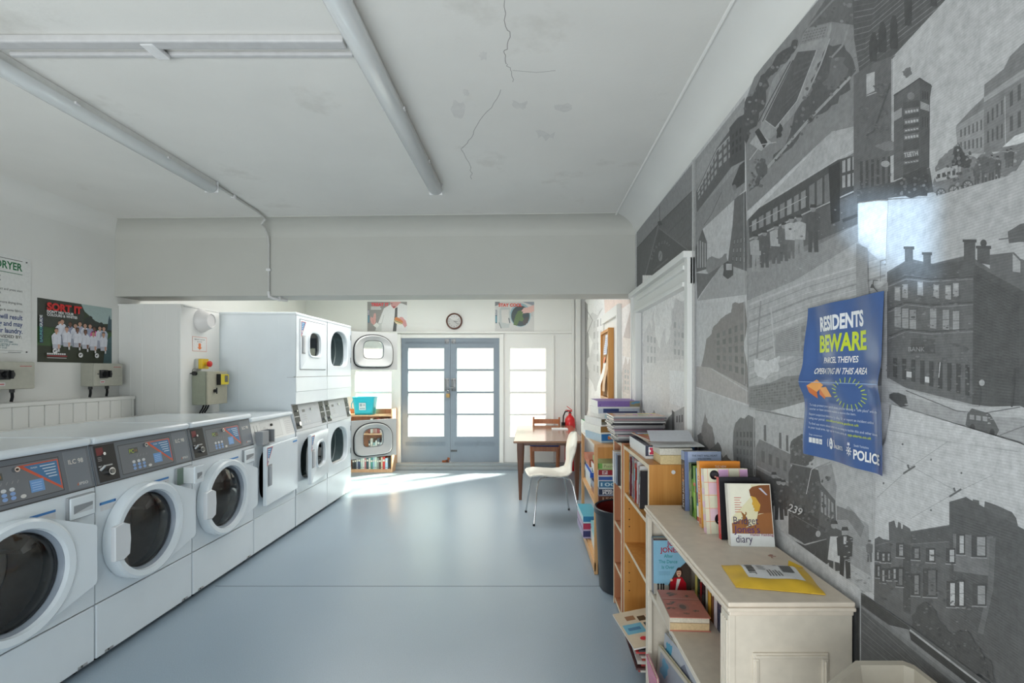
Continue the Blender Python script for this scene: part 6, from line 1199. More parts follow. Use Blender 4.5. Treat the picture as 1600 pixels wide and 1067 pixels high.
# on top of the birch unit
z = AZ+.0005; GT = 'boxes piled on top of the birch shelf unit'
for lb, h_, col, side, end, rt, xo, wd in (('pale blue puzzle box, lowest of the tall pile on the birch unit', .062, C(150, 186, 212), C(176, 202, 218), solid(C(48, 116, 176), ((.2, .2, .5, .7, C(206, 130, 80)),)), 14, .06, .25),
    ('white box with brown end, second up in the birch unit pile', .055, WB, C(236, 234, 226), solid(C(150, 112, 62)), 16, .055, .25), ('white box with dark end, third up in the birch unit pile', .052, WB, WB, solid(C(120, 118, 106), ((0, .5, 1, 1, C(96, 80, 50)),)), 15, .06, .24),
    ('white and blue box beneath the navy box on the birch unit', .034, WB, WB, solid(C(36, 96, 186), ((0, 0, .12, 1, C(196, 220, 224)),)), 12, .085, .23), ('white puzzle box with navy picture under the purple box', .045, WB, WB, solid(C(196, 202, 214), ((.12, .1, .5, .95, C(40, 60, 110)), (.2, .0, .95, .4, C(70, 76, 110)))), 4, .035, .30),
    ('purple puzzle box crowning the tall pile on the birch unit', .052, C(126, 96, 166), WB, lambda A, w, h: (A.rect(0, 0, w, h, C(134, 104, 172)), A.rect(w*.76, 0, w, h, C(150, 140, 110)), A.blob([(w*.76, h*.6), (w*.88, h*.9), (w, h), (w, h*.7), (w*.85, h*.4)], C(96, 150, 180), .1), A.rect(w*.06, h*.2, w*.46, h*.25, C(160, 136, 190)), A.disc(w*.06, h*.3, h*.12, C(110, 80, 150))), 2, .03, .305)):
    carton(lb, AX0+xo, AY0+.05+(.0 if wd > .28 else .02), z, wd, .33, h_, rt, col, side, end, None, GT); z += h_+.0005
z = AZ+.0005
for lb, h_, col, side, end in (('white box with a navy end at the far end of birch unit top', .055, WB, C(230, 230, 226), solid(C(40, 60, 130))), ('green and brown box on a white box on the birch unit top', .045, C(60, 130, 84), C(226, 230, 220), solid(C(30, 130, 84), ((.2, .5, 1, 1, C(150, 90, 50)),)))):
    carton(lb, AX0+.01, AY0+.46, z, .22, .36, h_, 3, col, side, end, None, GT); z += h_+.0005
book('pale green book lying tilted on the far boxes of birch unit', .20, .26, .03, C(196, 214, 190), C(206, 220, 200), (AX0+.21, AY0+.50, z+.0125), (PI/2, PI, PI), None, None, None, simple=False)

# ---- black waste bin
t = thing('waste_bin', 'tall black waste bin with dark red lining between the two bookcases', 'bin', (.625, 3.277, 0))
m = M(); m.lathe([(.001, 0), (.155, 0), (.162, .01), (.188, .50), (.198, .503), (.198, .535), (.192, .54), (.182, .535), (.18, .50)], C(30, 34, 40), 44); m.build('bin_body', 'plastic', t)
m = M(); m.lathe([(.181, .53), (.155, .012), (.001, .012)], C(110, 34, 30), 44); lab(m.build('bin_lining', 'plastic', t), 'dark red inside of the bin')

# ---- magazines
MC = [(206, 200, 196), (150, 96, 100), (60, 62, 70), (222, 220, 216), (120, 110, 120), (196, 120, 90), (90, 90, 100), (170, 160, 166), (200, 196, 190), (140, 60, 90), (70, 74, 82), (226, 224, 220)]
def magazine(label, X, Y, Z, w_, l_, h_, rot, col, edge, group, top=None, tilt=(0, 0), curl=0.0, name='magazine'):
    m = M(); n = 8
    f = lambda u, v, q: (u, v, q+curl*((u/w_-.5)**2*4-1)*-.5)
    loops = [[f(w_*i/n, 0, 0), f(w_*i/n, l_, 0), f(w_*i/n, l_, h_), f(w_*i/n, 0, h_)] for i in range(n+1)]; m.loft(loops, edge, False)
    A = Art(m, lambda u, v, q: f(u, v, h_+q), 5e-5, .0002)
    for i in range(n): A.poly([(w_*i/n, 0), (w_*(i+1)/n, 0), (w_*(i+1)/n, l_), (w_*i/n, l_)], col, True)
    if top: top(A, w_, l_)
    o = m.build(name, 'glossy_print'); o.location = (X, Y, Z); o.rotation_euler = (tilt[0], tilt[1], math.radians(rot)); return tag(o, label, 'magazine', group)
def cover_art(seed):
    r = random.Random(seed)
    def f(A, w, l):
        A.rect(w*.05, l*.75, w*.95, l*.95, C(*r.choice([(206, 60, 50), (60, 150, 206), (230, 190, 60), (240, 240, 236)])))
        for k in range(5): x, y = r.uniform(.05, .6)*w, r.uniform(.05, .6)*l; A.rect(x, y, x+w*r.uniform(.2, .4), y+l*r.uniform(.08, .2), C(r.randint(60, 240), r.randint(60, 200), r.randint(60, 200)))
        A.rect(w*.1, l*.80, w*.6, l*.90, C(240))
    return f
z = 1.0255; n = 20; hs = [(.0075, .0055, .009)[i % 3] for i in range(n)]
for i in range(n):
    k = n-1-i; e = (40, 40, 44) if i in (0, 1, 13, 14) else MC[(i*5) % 12]; e = tuple(int(c*.5+75) if i not in (0, 1, 13, 14) else c for c in e)
    magazine('magazine, %s from the top of the tall pile on the narrow bookcase' % ORD[k] if k else 'orange-covered magazine on top of the tall pile on narrow bookcase', .475+rnd.uniform(-.012, .012)+(.02 if i < 8 else 0), 2.82+rnd.uniform(-.01, .01), z, .295+rnd.uniform(-.012, .012), .22, hs[i], rnd.uniform(-2.5, 2.5), C(206, 160, 130) if k == 0 else C(190), C(*e), 'magazines in the tall pile', cover_art(5) if k == 0 else None); z += hs[i]+.0003
# jigsaw box with magazines on it
t = carton('dark blue jigsaw box with red badge on the orange bookcase', .550, 2.345, 1.0175, .245, .375, .062, 0, C(56, 60, 80), C(232, 232, 230), lambda A, w, h: (A.rect(0, 0, w, h, C(52, 56, 78)), A.poly([(w*.06, h*.1), (w*.42, h*.1), (w*.42, h*.9), (w*.06, h*.9)], C(236)), A.rect(w*.08, h*.16, w*.40, h*.84, C(196, 40, 76)), A.disc(w*.24, h*.86, h*.14, C(196, 40, 76)), A.disc(w*.08, h*.5, h*.13, C(236)), A.rect(w*.16, h*.3, w*.21, h*.62, C(236)), A.rect(w*.27, h*.36, w*.32, h*.7, C(236)), A.rect(w*.16, h*.45, w*.32, h*.55, C(236)), A.rect(w*.55, h*.55, w*.95, h*.9, C(96, 150, 206)), A.rect(w*.5, h*.1, w*.9, h*.45, C(150, 96, 130))), None, None, 'jigsaw_box')
z = 1.0803
for i, (c, e, lb) in enumerate((((200, 190, 180), (170, 150, 140), 'grey magazine lying directly on the jigsaw box'), ((214, 130, 70), (206, 190, 170), 'orange magazine in the middle of the three on jigsaw box'), ((206, 110, 60), (190, 170, 150), 'bright orange magazine topmost on the jigsaw box'))):
    magazine(lb, .575+i*.004, 2.36+i*.025, z, .215, .30, .006, -3+i*4, C(*c), C(*e), None, cover_art(20+i)); z += .0065
# upright magazines in the orange bookcase
y = 2.755; up = [((230, 230, 228), .225, .012), ((226, 224, 222), .22, .010), ((110, 44, 56), .215, .016), ((232, 232, 230), .23, .012), ((120, 130, 150), .225, .034), ((206, 150, 160), .22, .018), ((196, 190, 186), .215, .012), ((176, 56, 44), .205, .022), ((232, 230, 228), .22, .016), ((150, 60, 80), .20, .014), ((90, 92, 100), .205, .014), ((234, 234, 232), .21, .014), ((60, 62, 66), .19, .012)]
for i, (c, hh, th) in enumerate(up):
    book('magazine standing upright, %s from the far end of the orange bookcase shelf' % ORD[i], .21, hh, th, C(*c), None, (.548+rnd.uniform(-.004, .008), y-th-.002, .7525), (math.radians(1.5 if i < 9 else 3), 0, 0), None, lambda A, w, h, c=c: (A.rect(w*.2, h*.55, w*.8, h*.85, C(*(255-q for q in c))), A.rect(w*.2, h*.1, w*.8, h*.3, C(150, 110, 110))), 'magazines upright in the orange bookcase', name='magazine', cat='magazine', hard=False, simple=True); y -= th+.0085
# box of folders in the narrow bookcase
for i, (c, th, lb) in enumerate((((226, 228, 232), .07, 'white magazine file on the top shelf of the narrow bookcase'), ((176, 186, 206), .03, 'pale blue folder beside the white file in narrow bookcase'), ((70, 66, 70), .02, 'dark magazine at the near end of the narrow bookcase shelf'))):
    book(lb, .24, .185-.004*i, th, C(*c), None, (.502+.004*i, (2.925, 2.885, 2.858)[i], .7705), (0, 0, 0), None, (lambda A, w, h: (A.rect(.004, h*.35, w*.3, h*.5, C(90, 96, 110)), A.rect(w*.2, 0, w*.6, h*.25, C(120, 90, 80)))) if i == 1 else None, None, name='folder', cat='folder', hard=False)
# yellowed books and loose sheets at the near end of the orange bookcase
book('thick yellowed paperback lying on the near end of the orange bookcase', .125, .19, .042, C(222, 206, 168), C(226, 212, 176), (.600, 2.212, 1.0175), (PI/2, PI, PI), None, None, None, C(222, 200, 150), simple=False, hard=False) if False else None
m = M(); m.box(.585, .725, 2.205, 2.336, 1.0175, 1.058, C(224, 200, 150), .002); tag(m.build('paper_block', 'page_edges'), 'thick block of yellowed pages at near end of orange bookcase', 'paper block')
m = M(); m.box(.583, .73, 2.212, 2.340, 1.0585, 1.088, C(222, 216, 202), .002); tag(m.build('paper_block', 'page_edges'), 'paler block of pages on top of the yellowed pages', 'paper block')
def loose(nm, lb, o, U, V, w_, h_, col, bend=.01):
    m = M(); p = plane(o, U, V); n = 6
    for s_ in (0, 1):
        for i in range(n): m.add([p(a, h_*q/n, bend*math.sin(PI*q/n)+.0006*s_) for q in (i, i+1) for a in (0, w_)], [(0, 1, 3, 2)], col, True)
    return tag(m.build(nm, 'printed_card'), lb, 'paper')
loose('paper_sheet', 'flat white sheet lying on the pale block of pages', (.565, 2.23, 1.0895), (1, -.04, .02), (.05, 1, .0), .225, .19, C(224, 224, 222), .004)
loose('paper_sheet', 'grey loose sheet tilted up on the blocks of pages', (.560, 2.29, 1.108), (1, -.05, .01), (.1, 1, .30), .20, .13, C(206, 207, 212), .004)
# magazine heap at the foot of the orange bookcase
z = .061
for i in range(12):
    c = [(170, 50, 44), (226, 220, 210), (90, 60, 60), (206, 60, 60), (60, 60, 66), (222, 214, 206), (200, 190, 184)][i % 7]
    magazine('magazine in the heap at the foot of the orange bookcase, %s from bottom' % ORD[i], .50+rnd.uniform(-.02, .01), 2.24+rnd.uniform(-.01, .015), z, .21, .28, .008, rnd.uniform(-4, 4), C(*c), C(*[int(q*.8+30) for q in c]), 'magazines heaped at the foot of the orange bookcase', cover_art(40+i)); z += .0085
def telly(A, w, l):
    A.rect(0, 0, w, l, C(214, 200, 176)); r = random.Random(3)
    A.rect(w*.05, l*.35, w*.45, l*.62, C(110, 180, 206)); A.rect(w*.5, l*.4, w*.7, l*.6, C(60, 76, 80)); A.rect(w*.45, l*.66, w*.62, l*.8, C(70, 60, 50)); A.rect(w*.65, l*.66, w*.8, l*.8, C(206, 90, 60)); A.rect(w*.2, l*.72, w*.4, l*.85, C(150, 110, 80)); A.rect(w*.75, l*.84, w*.95, l*.97, C(206, 96, 60)); A.disc(w*.3, l*.2, w*.07, C(206, 60, 70)); A.rect(w*.45, l*.08, w*.7, l*.2, C(206, 70, 76)); A.rect(w*.72, l*.35, w*.92, l*.5, C(196, 60, 60)); A.rect(w*.12, l*.44, w*.38, l*.52, C(70, 130, 170))
magazine('puzzle magazine slipping off the heap at the foot of the orange bookcase', .474, 2.24, z+.004, .235, .32, .007, 8, C(214, 200, 176), C(226, 224, 220), None, telly, (0, math.radians(-7)), .0)
# ------------------------------------------------------------------ books on the cream bookcase
BT = WZ+.0005; LEAN = math.radians(-7)
def leanbook(*a, lean=-7, **k): return book(*a, rot=(math.radians(lean), 0, math.radians(k.pop('rz', 0))), **k)
def past(A, w, h):
    A.rect(0, 0, w, h, C(176, 188, 214)); A.poly([(0, h*.45), (w, h*.4), (w, 0), (0, 0)], C(150, 164, 190)); A.poly([(0, 0), (0, h), (w*.09, h), (w*.12, 0)], C(120, 134, 170)); A.fit(w*.2, w*.9, h*.915, 'THE PAST WILL HUNT', h*.042, C(50, 54, 66), .01); A.fit(w*.36, w*.72, h*.862, 'YOU DOWN', h*.042, C(50, 54, 66), .01); A.disc(w*.68, h*.79, w*.045, C(30)); A.poly([(w*.62, h*.76), (w*.74, h*.76), (w*.76, h*.55), (w*.60, h*.55)], C(34))
leanbook('pale blue hardback reading THE PAST WILL HUNT YOU DOWN', .148, .238, .044, C(60, 66, 90), C(34, 36, 42), (.625, 1.985, BT), front=past, sp=lambda A, w, h: (A.rect(0, 0, w, h, C(38, 40, 46)), A.rect(0, h*.85, w, h, C(150, 160, 184)), A.text(w*.72, h*.05, 'PETER JAMES', w*.5, C(206), 'L', .9, PI/2, .02), [A.disc(w*.5, h*(.5+.06*k), w*.16, C(206, 140, 90), n=8) for k in range(4)]), group=None, lean=-2)
leanbook('dark green book standing in the row on the cream bookcase', .130, .205, .032, C(46, 82, 44), C(62, 96, 52), (.628, 1.905, BT), front=lambda A, w, h: (A.blob([(0, 0), (0, h*.7), (w*.5, h*.9), (w, h*.6), (w, 0)], C(120, 160, 70), .1), A.rect(0, h*.96, w, h, C(24, 36, 20))), sp=lambda A, w, h: (A.blob([(0, h*.3), (0, h*.8), (w, h*.9), (w, h*.4)], C(96, 130, 70), .1), A.rect(w*.42, h*.2, w*.58, h*.46, C(186, 200, 160))), lean=-3)
leanbook('lime green book behind the small blue book on the cream bookcase', .128, .20, .026, C(130, 176, 62), C(110, 160, 50), (.631, 1.868, BT), front=lambda A, w, h: A.rect(0, h*.5, w, h*.6, C(206, 96, 50)), sp=lambda A, w, h: (A.rect(0, h*.62, w, h*.68, C(206, 90, 50)), A.rect(0, h*.2, w, h*.5, C(140, 186, 60))), lean=-4)
leanbook('slim blue and white book next to the orange book', .13, .20, .022, C(90, 150, 186), C(96, 154, 190), (.628, 1.828, BT), sp=lambda A, w, h: (A.rect(0, 0, w, h*.3, C(226, 226, 222)), A.rect(0, h*.02, w, h*.1, C(196, 60, 50)), A.rect(0, h*.35, w, h*.55, C(54, 70, 90))), lean=-5)
leanbook('orange book with CHILD lettered down its spine on cream bookcase', .148, .236, .028, C(230, 140, 46), C(236, 160, 80), (.618, 1.770, BT), front=lambda A, w, h: (A.rect(0, 0, w, h, C(232, 142, 44)), A.fit(w*.38, w*.66, h*.90, 'THE NEW', h*.05, C(246, 220, 190), .01), A.rect(0, 0, w, h*.6, C(236, 170, 80))), sp=lambda A, w, h: (A.rect(0, 0, w, h, C(238, 176, 104)), A.fit(h*.0, h*.0+.001, 0, 'i', .001, C(238, 176, 104)), A.text(w*.78, h*.38, 'LEE CHILD', w*.75, C(222, 92, 40), 'L', .95, PI/2, .04), A.rect(w*.1, h*.05, w*.9, h*.14, C(200, 110, 60))), lean=-7)
def checks(A, w, h):
    A.rect(0, 0, w, h, C(228, 222, 196))
    for i in range(4):
        for j in range(5):
            if (i+j) % 2: A.rect(w*(.1+i*.24), h*j/5, w*(.1+i*.24+.22), h*(j+.92)/5, C(226, 176, 214) if i % 2 else C(232, 196, 206))
    for j in range(1, 5): A.line([(0, h*j/5-.003), (w, h*j/5-.003)], .0016, C(236, 150, 110))
    for i in range(4): A.line([(w*(.09+i*.24), 0), (w*(.09+i*.24), h)], .0014, C(236, 160, 130))
    A.disc(w*.24, h*.90, w*.105, C(34, 28, 32), w*.105, 24); A.disc(w*.25, h*.90, w*.075, C(60, 54, 58), w*.05); A.disc(w*.26, h*.87, w*.02, C(222, 160, 140)); A.disc(w*.30, h*.22, w*.105, C(34, 28, 32), w*.12, 24); A.line([(w*.27, h*.18), (w*.32, h*.25)], .004, C(220))
leanbook('pink and yellow checked book with black circles on its cover', .155, .222, .026, C(226, 214, 200), C(228, 206, 206), (.612, 1.705, BT), front=checks, sp=lambda A, w, h: (A.rect(0, 0, w, h, C(230, 214, 190)), [A.rect(0, h*j/5, w, h*(j+.45)/5, C(230, 190, 206)) for j in range(5)]), lean=-9)
leanbook('red book with a black top edge behind the diary novel', .14, .205, .022, C(36, 34, 38), C(206, 34, 46), (.640, 1.645, BT), front=lambda A, w, h: A.rect(0, 0, w, h, C(40, 38, 42)), sp=lambda A, w, h: A.rect(0, 0, w, h, C(206, 34, 48)), lean=-7)
def diary(A, w, h):
    A.rect(0, 0, w, h, C(226, 220, 206)); A.rect(0, 0, w, h*.20, C(230, 230, 226)); A.rect(w*.05, h*.20, w*.985, h*.985, C(222, 214, 176)); A.poly([(w*.05, h*.45), (w*.3, h*.62), (w*.55, h*.8), (w*.55, h*.985), (w*.05, h*.985)], C(230, 226, 206))
    A.poly([(w*.05, h*.2), (w*.05, h*.36), (w*.12, h*.38), (w*.3, h*.42), (w*.38, h*.30), (w*.60, h*.35), (w*.66, h*.50), (w*.985, h*.56), (w*.985, h*.2)], C(150, 96, 52))
    A.poly([(w*.62, h*.78), (w*.52, h*.80), (w*.50, h*.90), (w*.58, h*.95), (w*.74, h*.975), (w*.985, h*.985), (w*.985, h*.54), (w*.70, h*.52), (w*.66, h*.50), (w*.68, h*.58), (w*.72, h*.64)], C(128, 78, 44)); A.poly([(w*.53, h*.80), (w*.64, h*.78), (w*.74, h*.66), (w*.70, h*.56), (w*.62, h*.55), (w*.58, h*.57), (w*.60, h*.60), (w*.565, h*.62), (w*.575, h*.64), (w*.545, h*.67), (w*.565, h*.72), (w*.55, h*.76)], C(206, 160, 60))
    A.poly([(w*.30, h*.40), (w*.31, h*.48), (w*.28, h*.54), (w*.32, h*.53), (w*.36, h*.50), (w*.40, h*.46), (w*.44, h*.40), (w*.42, h*.32), (w*.34, h*.30)], C(140, 90, 40)); A.line([(w*.36, h*.48), (w*.40, h*.52), (w*.38, h*.54)], .004, C(140, 90, 40))
    for i in range(7): A.rect(w*.14, h*(.765-i*.038), w*(.30-.03*(i % 2)), h*(.775-i*.038), C(190, 90, 70))
    P = C(66, 50, 86); A.fit(w*.09, w*.66, h*.35, 'Bridget', h*.17, P, 0); A.fit(w*.09, w*.68, h*.215, "Jones's", h*.16, C(84, 50, 110), 0); A.fit(w*.12, w*.50, h*.06, 'diary', h*.17, P, 0); A.fit(w*.46, w*.985, h*.168, 'Helen Fielding', h*.055, C(150, 76, 96), .015); A.poly([(w*.72, h*.93), (w*.78, h*.93), (w*.92, h*.82), (w*.88, h*.82)], C(200, 196, 206))
leanbook('cream and brown paperback lettered diary at the front of the row', .138, .197, .024, C(226, 220, 206), C(232, 226, 214), (.647, 1.585, BT), front=diary, sp=lambda A, w, h: (A.rect(0, 0, w, h, C(234, 228, 216)), A.line([(w*.3, 0), (w*.3, h)], .001, C(190)), A.line([(w*.6, 0), (w*.6, h)], .001, C(200))), hard=False, lean=-11, rz=-3)
# padded envelope
t = thing('padded_envelope', 'yellow padded envelope with a white postage label on cream bookcase', 'envelope', (0, 0, BT))
ol = [(1126, 883), (1238, 885), (1248, 892), (1285, 926), (1289, 930), (1205, 921), (1150, 917)]
ep = [((px-VX)/FPX*(FPX*(CZ-BT)/(py-VY)), FPX*(CZ-BT)/(py-VY)) for px, py in [(1127, 884), (1252, 886), (1290, 930), (1150, 918)]]
def env(u, v):
    a, b, c, d = ep; return tuple((d[i]*(1-u)+c[i]*u)*(1-v)+(a[i]*(1-u)+b[i]*u)*v for i in (0, 1))
def ez(u, v): return .003+.013*(1-(2*u-1)**4)*(1-(2*v-1)**4)+.0022*math.sin(9*u+4*v)*math.sin(7*v)
m = M(); n = 16; vs = [(*env(i/n, j/n), ez(i/n, j/n)) for j in range(n+1) for i in range(n+1)]; Y1 = C(226, 182, 52)
m.add(vs, [(j*(n+1)+i, j*(n+1)+i+1, (j+1)*(n+1)+i+1, (j+1)*(n+1)+i) for j in range(n) for i in range(n)], Y1, True)
m.add([(*env(i/n, j/n), 0.0004) for j in (0, n) for i in (0, n)], [(0, 2, 3, 1)], Y1)
edge = [(i/n, 0) for i in range(n)]+[(1, j/n) for j in range(n)]+[(1-i/n, 1) for i in range(n)]+[(0, 1-j/n) for j in range(n)]
m.loft([[(*env(u, v), .0004) for u, v in edge], [(*env(u, v), ez(u, v)) for u, v in edge]], Y1, False, False, False)
fx = env(.93, .98); m.add([(fx[0]-.03, fx[1]-.012, .006), (fx[0]+.012, fx[1]-.02, .008), (fx[0]-.012, fx[1]+.018, .014)], [(0, 1, 2)], Y1); m.build('envelope', 'satin_paint', t)
m = M(); A = Art(m, lambda u, v, h: (*env(u, v), ez(u, v)+h), 5e-5, .0008)
def er(u0, v0, u1, v1, c):
    k = 6
    A.h += A.dz
    for i in range(k):
        for j in range(k): A.poly([(u0+(u1-u0)*(i+a)/k, v0+(v1-v0)*(j+b)/k) for a, b in ((0, 0), (1, 0), (1, 1), (0, 1))], c, True)
er(.20, .26, .86, .88, C(226, 226, 226))
for i in range(12): er(.24+.0, .40+i*.035, .33, .40+i*.035+(.02 if i % 3 else .028), C(60))
for i in range(5): er(.38, .58+i*.05, .46+.02*(i % 2), .61+i*.05, C(190))
for i in range(5): er(.47+i*.035, .34, .485+i*.035, .58+.04*(i % 2), C(90)) 
er(.66, .52, .80, .80, C(120)); er(.60, .82, .64, .85, C(120))
for i in range(5): er(.68+i*.024, .54, .69+i*.024, .78, C(80))
m.build('postage_label', 'printed_card', t)

# ---- inside the cream bookcase
def josie(A, w, h):
    A.rect(0, 0, w, h, C(136, 184, 208)); A.rect(0, h*.97, w, h, C(90, 70, 66)); A.poly([(w*.35, h*.12), (w*.6, h*.42), (w, h*.66), (w, 0), (w*.35, 0)], C(70, 60, 54)); A.poly([(0, 0), (0, h*.2), (w*.4, h*.16), (w*.4, 0)], C(176, 170, 160))
    R = C(170, 34, 54); A.text(w*.36, h*.87, 'JOSIE', h*.125, R, 'L', .95, 0, .02); A.text(w*.18, h*.755, 'JONES', h*.125, R, 'L', .95, 0, .02)
    G = C(50, 140, 140); A.text(w*.28, h*.66, 'After', h*.085, G, 'L', .9, 0, .01); A.text(w*.14, h*.56, 'The Dance', h*.085, G, 'L', .9, 0, .01); A.text(w*.22, h*.46, 'Is Over', h*.085, G, 'L', .9, 0, .01)
    for i in range(3): A.rect(w*.14, h*(.40-i*.025), w*.44, h*(.405-i*.025), C(90, 130, 150))
    for x in (.12, .20, .26): A.line([(w*x, h*.06), (w*x, h*.17)], .006, C(40)); A.disc(w*x, h*.18, .004, C(40))
    A.poly([(w*.42, 0), (w*.44, h*.22), (w*.54, h*.30), (w*.75, h*.31), (w*.86, h*.2), (w*.88, 0)], C(176, 28, 40)); A.poly([(w*.56, h*.02), (w*.62, h*.28), (w*.72, h*.28), (w*.62, h*.08)], C(226, 220, 214)); A.disc(w*.68, h*.40, w*.085, C(60, 36, 30), h*.085); A.disc(w*.67, h*.385, w*.062, C(222, 176, 150), h*.066); A.poly([(w*.60, h*.42), (w*.63, h*.47), (w*.72, h*.47), (w*.75, h*.41), (w*.70, h*.43)], C(60, 36, 30)); A.rect(w*.645, h*.31, w*.70, h*.335, C(214, 166, 140)); A.line([(w*.645, h*.355), (w*.695, h*.358)], .003, C(170, 60, 60)); A.disc(w*.645, h*.395, .002, C(40, 30, 30)); A.disc(w*.69, h*.395, .002, C(40, 30, 30)); A.disc(w*.47, h*.26, w*.035, C(222, 176, 150))
leanbook('light blue novel with a woman in a red jacket inside cream bookcase', .152, .222, .03, C(126, 170, 196), C(40, 60, 90), (.500, 1.990, .5345), front=josie, lean=-2, sp=lambda A, w, h: A.rect(0, 0, w, h, C(60, 80, 110)))
t = thing('book', 'pink marbled hardback lying flat on the cream bookcase shelf', 'book', (.490, 1.712, .5325), (0, 0, math.radians(-3)))
def marble(A, w, h):
    r = random.Random(4)
    for k in range(16): x, y = r.uniform(.05, .9)*w, r.uniform(.05, .9)*h; A.blob([(x-.012, y), (x, y+.008), (x+.014, y+.002), (x, y-.008)], C(*r.choice([(150, 110, 90), (196, 120, 104), (120, 100, 84), (206, 130, 110)])), .3)
    A.line([(0, h*.62), (w, h*.60)], .002, C(120, 90, 76)); A.line([(0, h*.66), (w, h*.64)], .0016, C(226, 206, 186)); A.disc(w*.45, h*.35, .022, C(176, 120, 104), .03); A.disc(w*.45, h*.35, .012, C(120, 100, 90), .018)
m = M(); m.box(-.004, .136, 0, .215, .046, .049, C(196, 122, 104)); A = Art(m, lambda u, v, h: (u, v, .049+h)); A.clip = [(-.004, 0), (.136, 0), (.136, .215), (-.004, .215)]; marble(A, .132, .215); m.box(-.004, .136, 0, .215, .0, .003, C(196, 122, 104)); m.box(-.006, -.003, 0, .215, 0, .049, C(206, 190, 170)); m.build('cover', 'satin_paint', t)
m = M(); m.box(-.003, .132, .003, .212, .003, .046, C(218, 190, 146)); A = Art(m, lambda u, v, q: (u, .003-q, v)); A.rect(-.003, .027, .132, .029, C(150, 120, 84)); A.rect(-.003, .029, .132, .046, C(226, 216, 196)); m.build('pages', 'page_edges', t)
y = 1.955; bk = [((196, 180, 96), .19, .03, 'mustard', ''), ((40, 66, 50), .18, .026, 'dark green', ''), ((150, 40, 44), .175, .02, 'dark red', ''), ((34, 34, 40), .185, .036, 'black', ''), ((206, 196, 176), .17, .024, 'beige', ''), ((214, 160, 60), .18, .034, 'yellow', ''), ((120, 76, 50), .175, .022, 'brown', ''), ((214, 200, 204), .17, .034, 'pale pink', ''), ((60, 64, 84), .18, .03, 'slate blue', ''), ((180, 80, 60), .17, .028, 'rust', '')]
for i, (c, hh, th, nm, s_) in enumerate(bk):
    book('%s book with its spine showing, %s from the far end inside cream bookcase' % (nm, ORD[i]), .12, hh, th, C(*c), None, (.655, y-th, .5325), (0, 0, 0), None, (lambda A, w, h, s_=s_, c=c: (A.text(w*.78, h*.3, s_, w*.7, C(226) if sum(c) < 300 else C(170, 40, 60), 'L', .9, PI/2, .03) if s_ else A.rect(w*.15, h*.55, w*.85, h*.8, C(226, 214, 190)))), 'books along the back of the cream bookcase shelf', simple=True); y -= th+.001
# big picture books leaning on the lowest shelf
def art_c(A, w, h):
    A.rect(0, 0, w, h, C(196, 190, 176)); A.rect(w*.05, h*.06, w*.95, h*.94, C(150, 156, 164)); A.blob([(w*.1, h*.1), (w*.25, h*.6), (w*.5, h*.5), (w*.8, h*.75), (w*.9, h*.1)], C(176, 150, 130), .12); A.blob([(w*.5, h*.2), (w*.6, h*.45), (w*.75, h*.3)], C(120, 60, 70), .15); A.blob([(w*.06, h*.6), (w*.12, h*.9), (w*.24, h*.85), (w*.18, h*.6)], C(96, 150, 176), .1)
def art_a(A, w, h):
    A.rect(0, 0, w, h, C(206, 206, 210)); A.blob([(.02, .02), (w*.3, h*.5), (w*.6, h*.4), (w*.95, h*.6), (w*.9, .03)], C(150, 120, 96), .15); A.blob([(w*.1, h*.5), (w*.3, h*.85), (w*.6, h*.7), (w*.5, h*.5)], C(196, 206, 222), .1); A.blob([(w*.5, h*.2), (w*.65, h*.5), (w*.8, h*.3), (w*.7, h*.1)], C(206, 150, 110), .15); A.rect(w*.85, 0, w, h*.5, C(190, 40, 40)); A.rect(w*.7, h*.7, w*.9, h*.95, C(110, 170, 206))
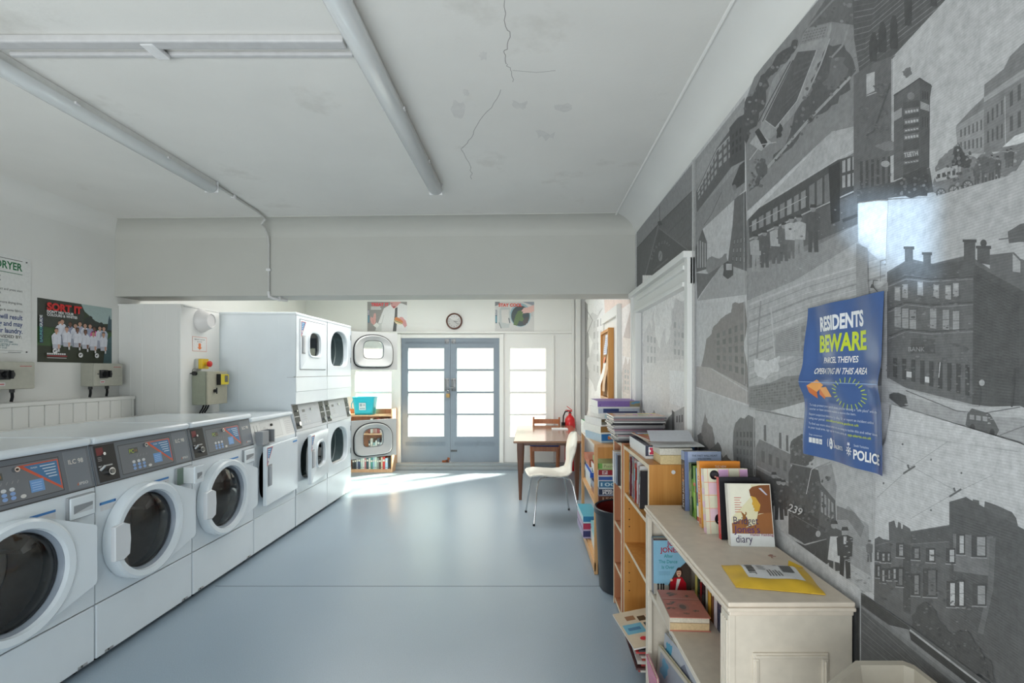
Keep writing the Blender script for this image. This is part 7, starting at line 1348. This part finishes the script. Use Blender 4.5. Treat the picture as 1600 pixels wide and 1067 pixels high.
def art_b(A, w, h):
    A.rect(0, 0, w, h, C(176, 180, 188)); A.blob([(w*.1, h*.1), (w*.3, h*.7), (w*.7, h*.8), (w*.9, h*.2)], C(150, 146, 150), .1); A.blob([(w*.03, h*.75), (w*.05, h*.92), (w*.14, h*.95), (w*.12, h*.78)], C(90, 160, 190), .15); A.blob([(w*.2, h*.6), (w*.35, h*.9), (w*.5, h*.7)], C(120, 124, 140), .15); A.blob([(w*.4, h*.2), (w*.5, h*.5), (w*.7, h*.3)], C(160, 96, 84), .2); A.blob([(w*.55, h*.5), (w*.7, h*.8), (w*.9, h*.5)], C(206, 200, 190), .2)
for lb, X, tilt, hh, ww, col, fr in (('tallest picture book leaning on the lowest cream bookcase shelf, white edged', .548, 5, .345, .60, C(232, 232, 230), art_a), ('grey picture book leaning in front of the tallest one, cream bookcase', .530, 5, .285, .50, C(206, 208, 212), art_b), ('thin buff-edged picture book, outermost of the leaning picture books', .512, 4, .235, .42, C(222, 212, 180), art_c)):
    book(lb, ww, hh, .012, col, None, (X, 2.02, .0772), (math.radians(-tilt), 0, -PI/2+.17), fr, None, 'picture books leaning on the lowest shelf', name='picture_book')
book('pink book leaning outermost at the foot of the cream bookcase', .16, .20, .010, C(206, 110, 140), None, (.497, 2.02, .0765), (math.radians(6), 0, -PI/2), lambda A, w, h: (A.rect(0, 0, w, h, C(212, 110, 146)), A.rect(w*.1, h*.1, w*.8, h*.5, C(190, 90, 126))), None, None, name='picture_book')
# ---- corner-cut tub against the wallpaper, lower right corner of the view
t = thing('laundry_tub', 'cream tub with cut corners against wallpaper, bottom right of photo', 'tub', (0, 0, 0))
P8 = [(.661, 1.0), (.756, 1.0), (.768, .985), (.768, .72), (.745, .69), (.60, .69), (.548, .735), (.548, .92)]; cx, cy = .66, .845; zt = .848
sc = lambda k, z: [(cx+(x-cx)*k, cy+(y-cy)*k, z) for x, y in P8][::-1]
m = M(); m.loft([sc(.86, 0), sc(.88, .01), sc(.97, zt-.03), sc(1.0, zt-.028), sc(1.0, zt), sc(.90, zt), sc(.84, zt-.05)], C(198, 188, 171), False, True, False); m.build('tub_body', 'satin_paint', t)
m = M(); m.loft([sc(.845, zt-.052), sc(.3, zt-.058)], C(196, 192, 186), False, False, True); m.build('tub_lid', 'satin_paint', t)
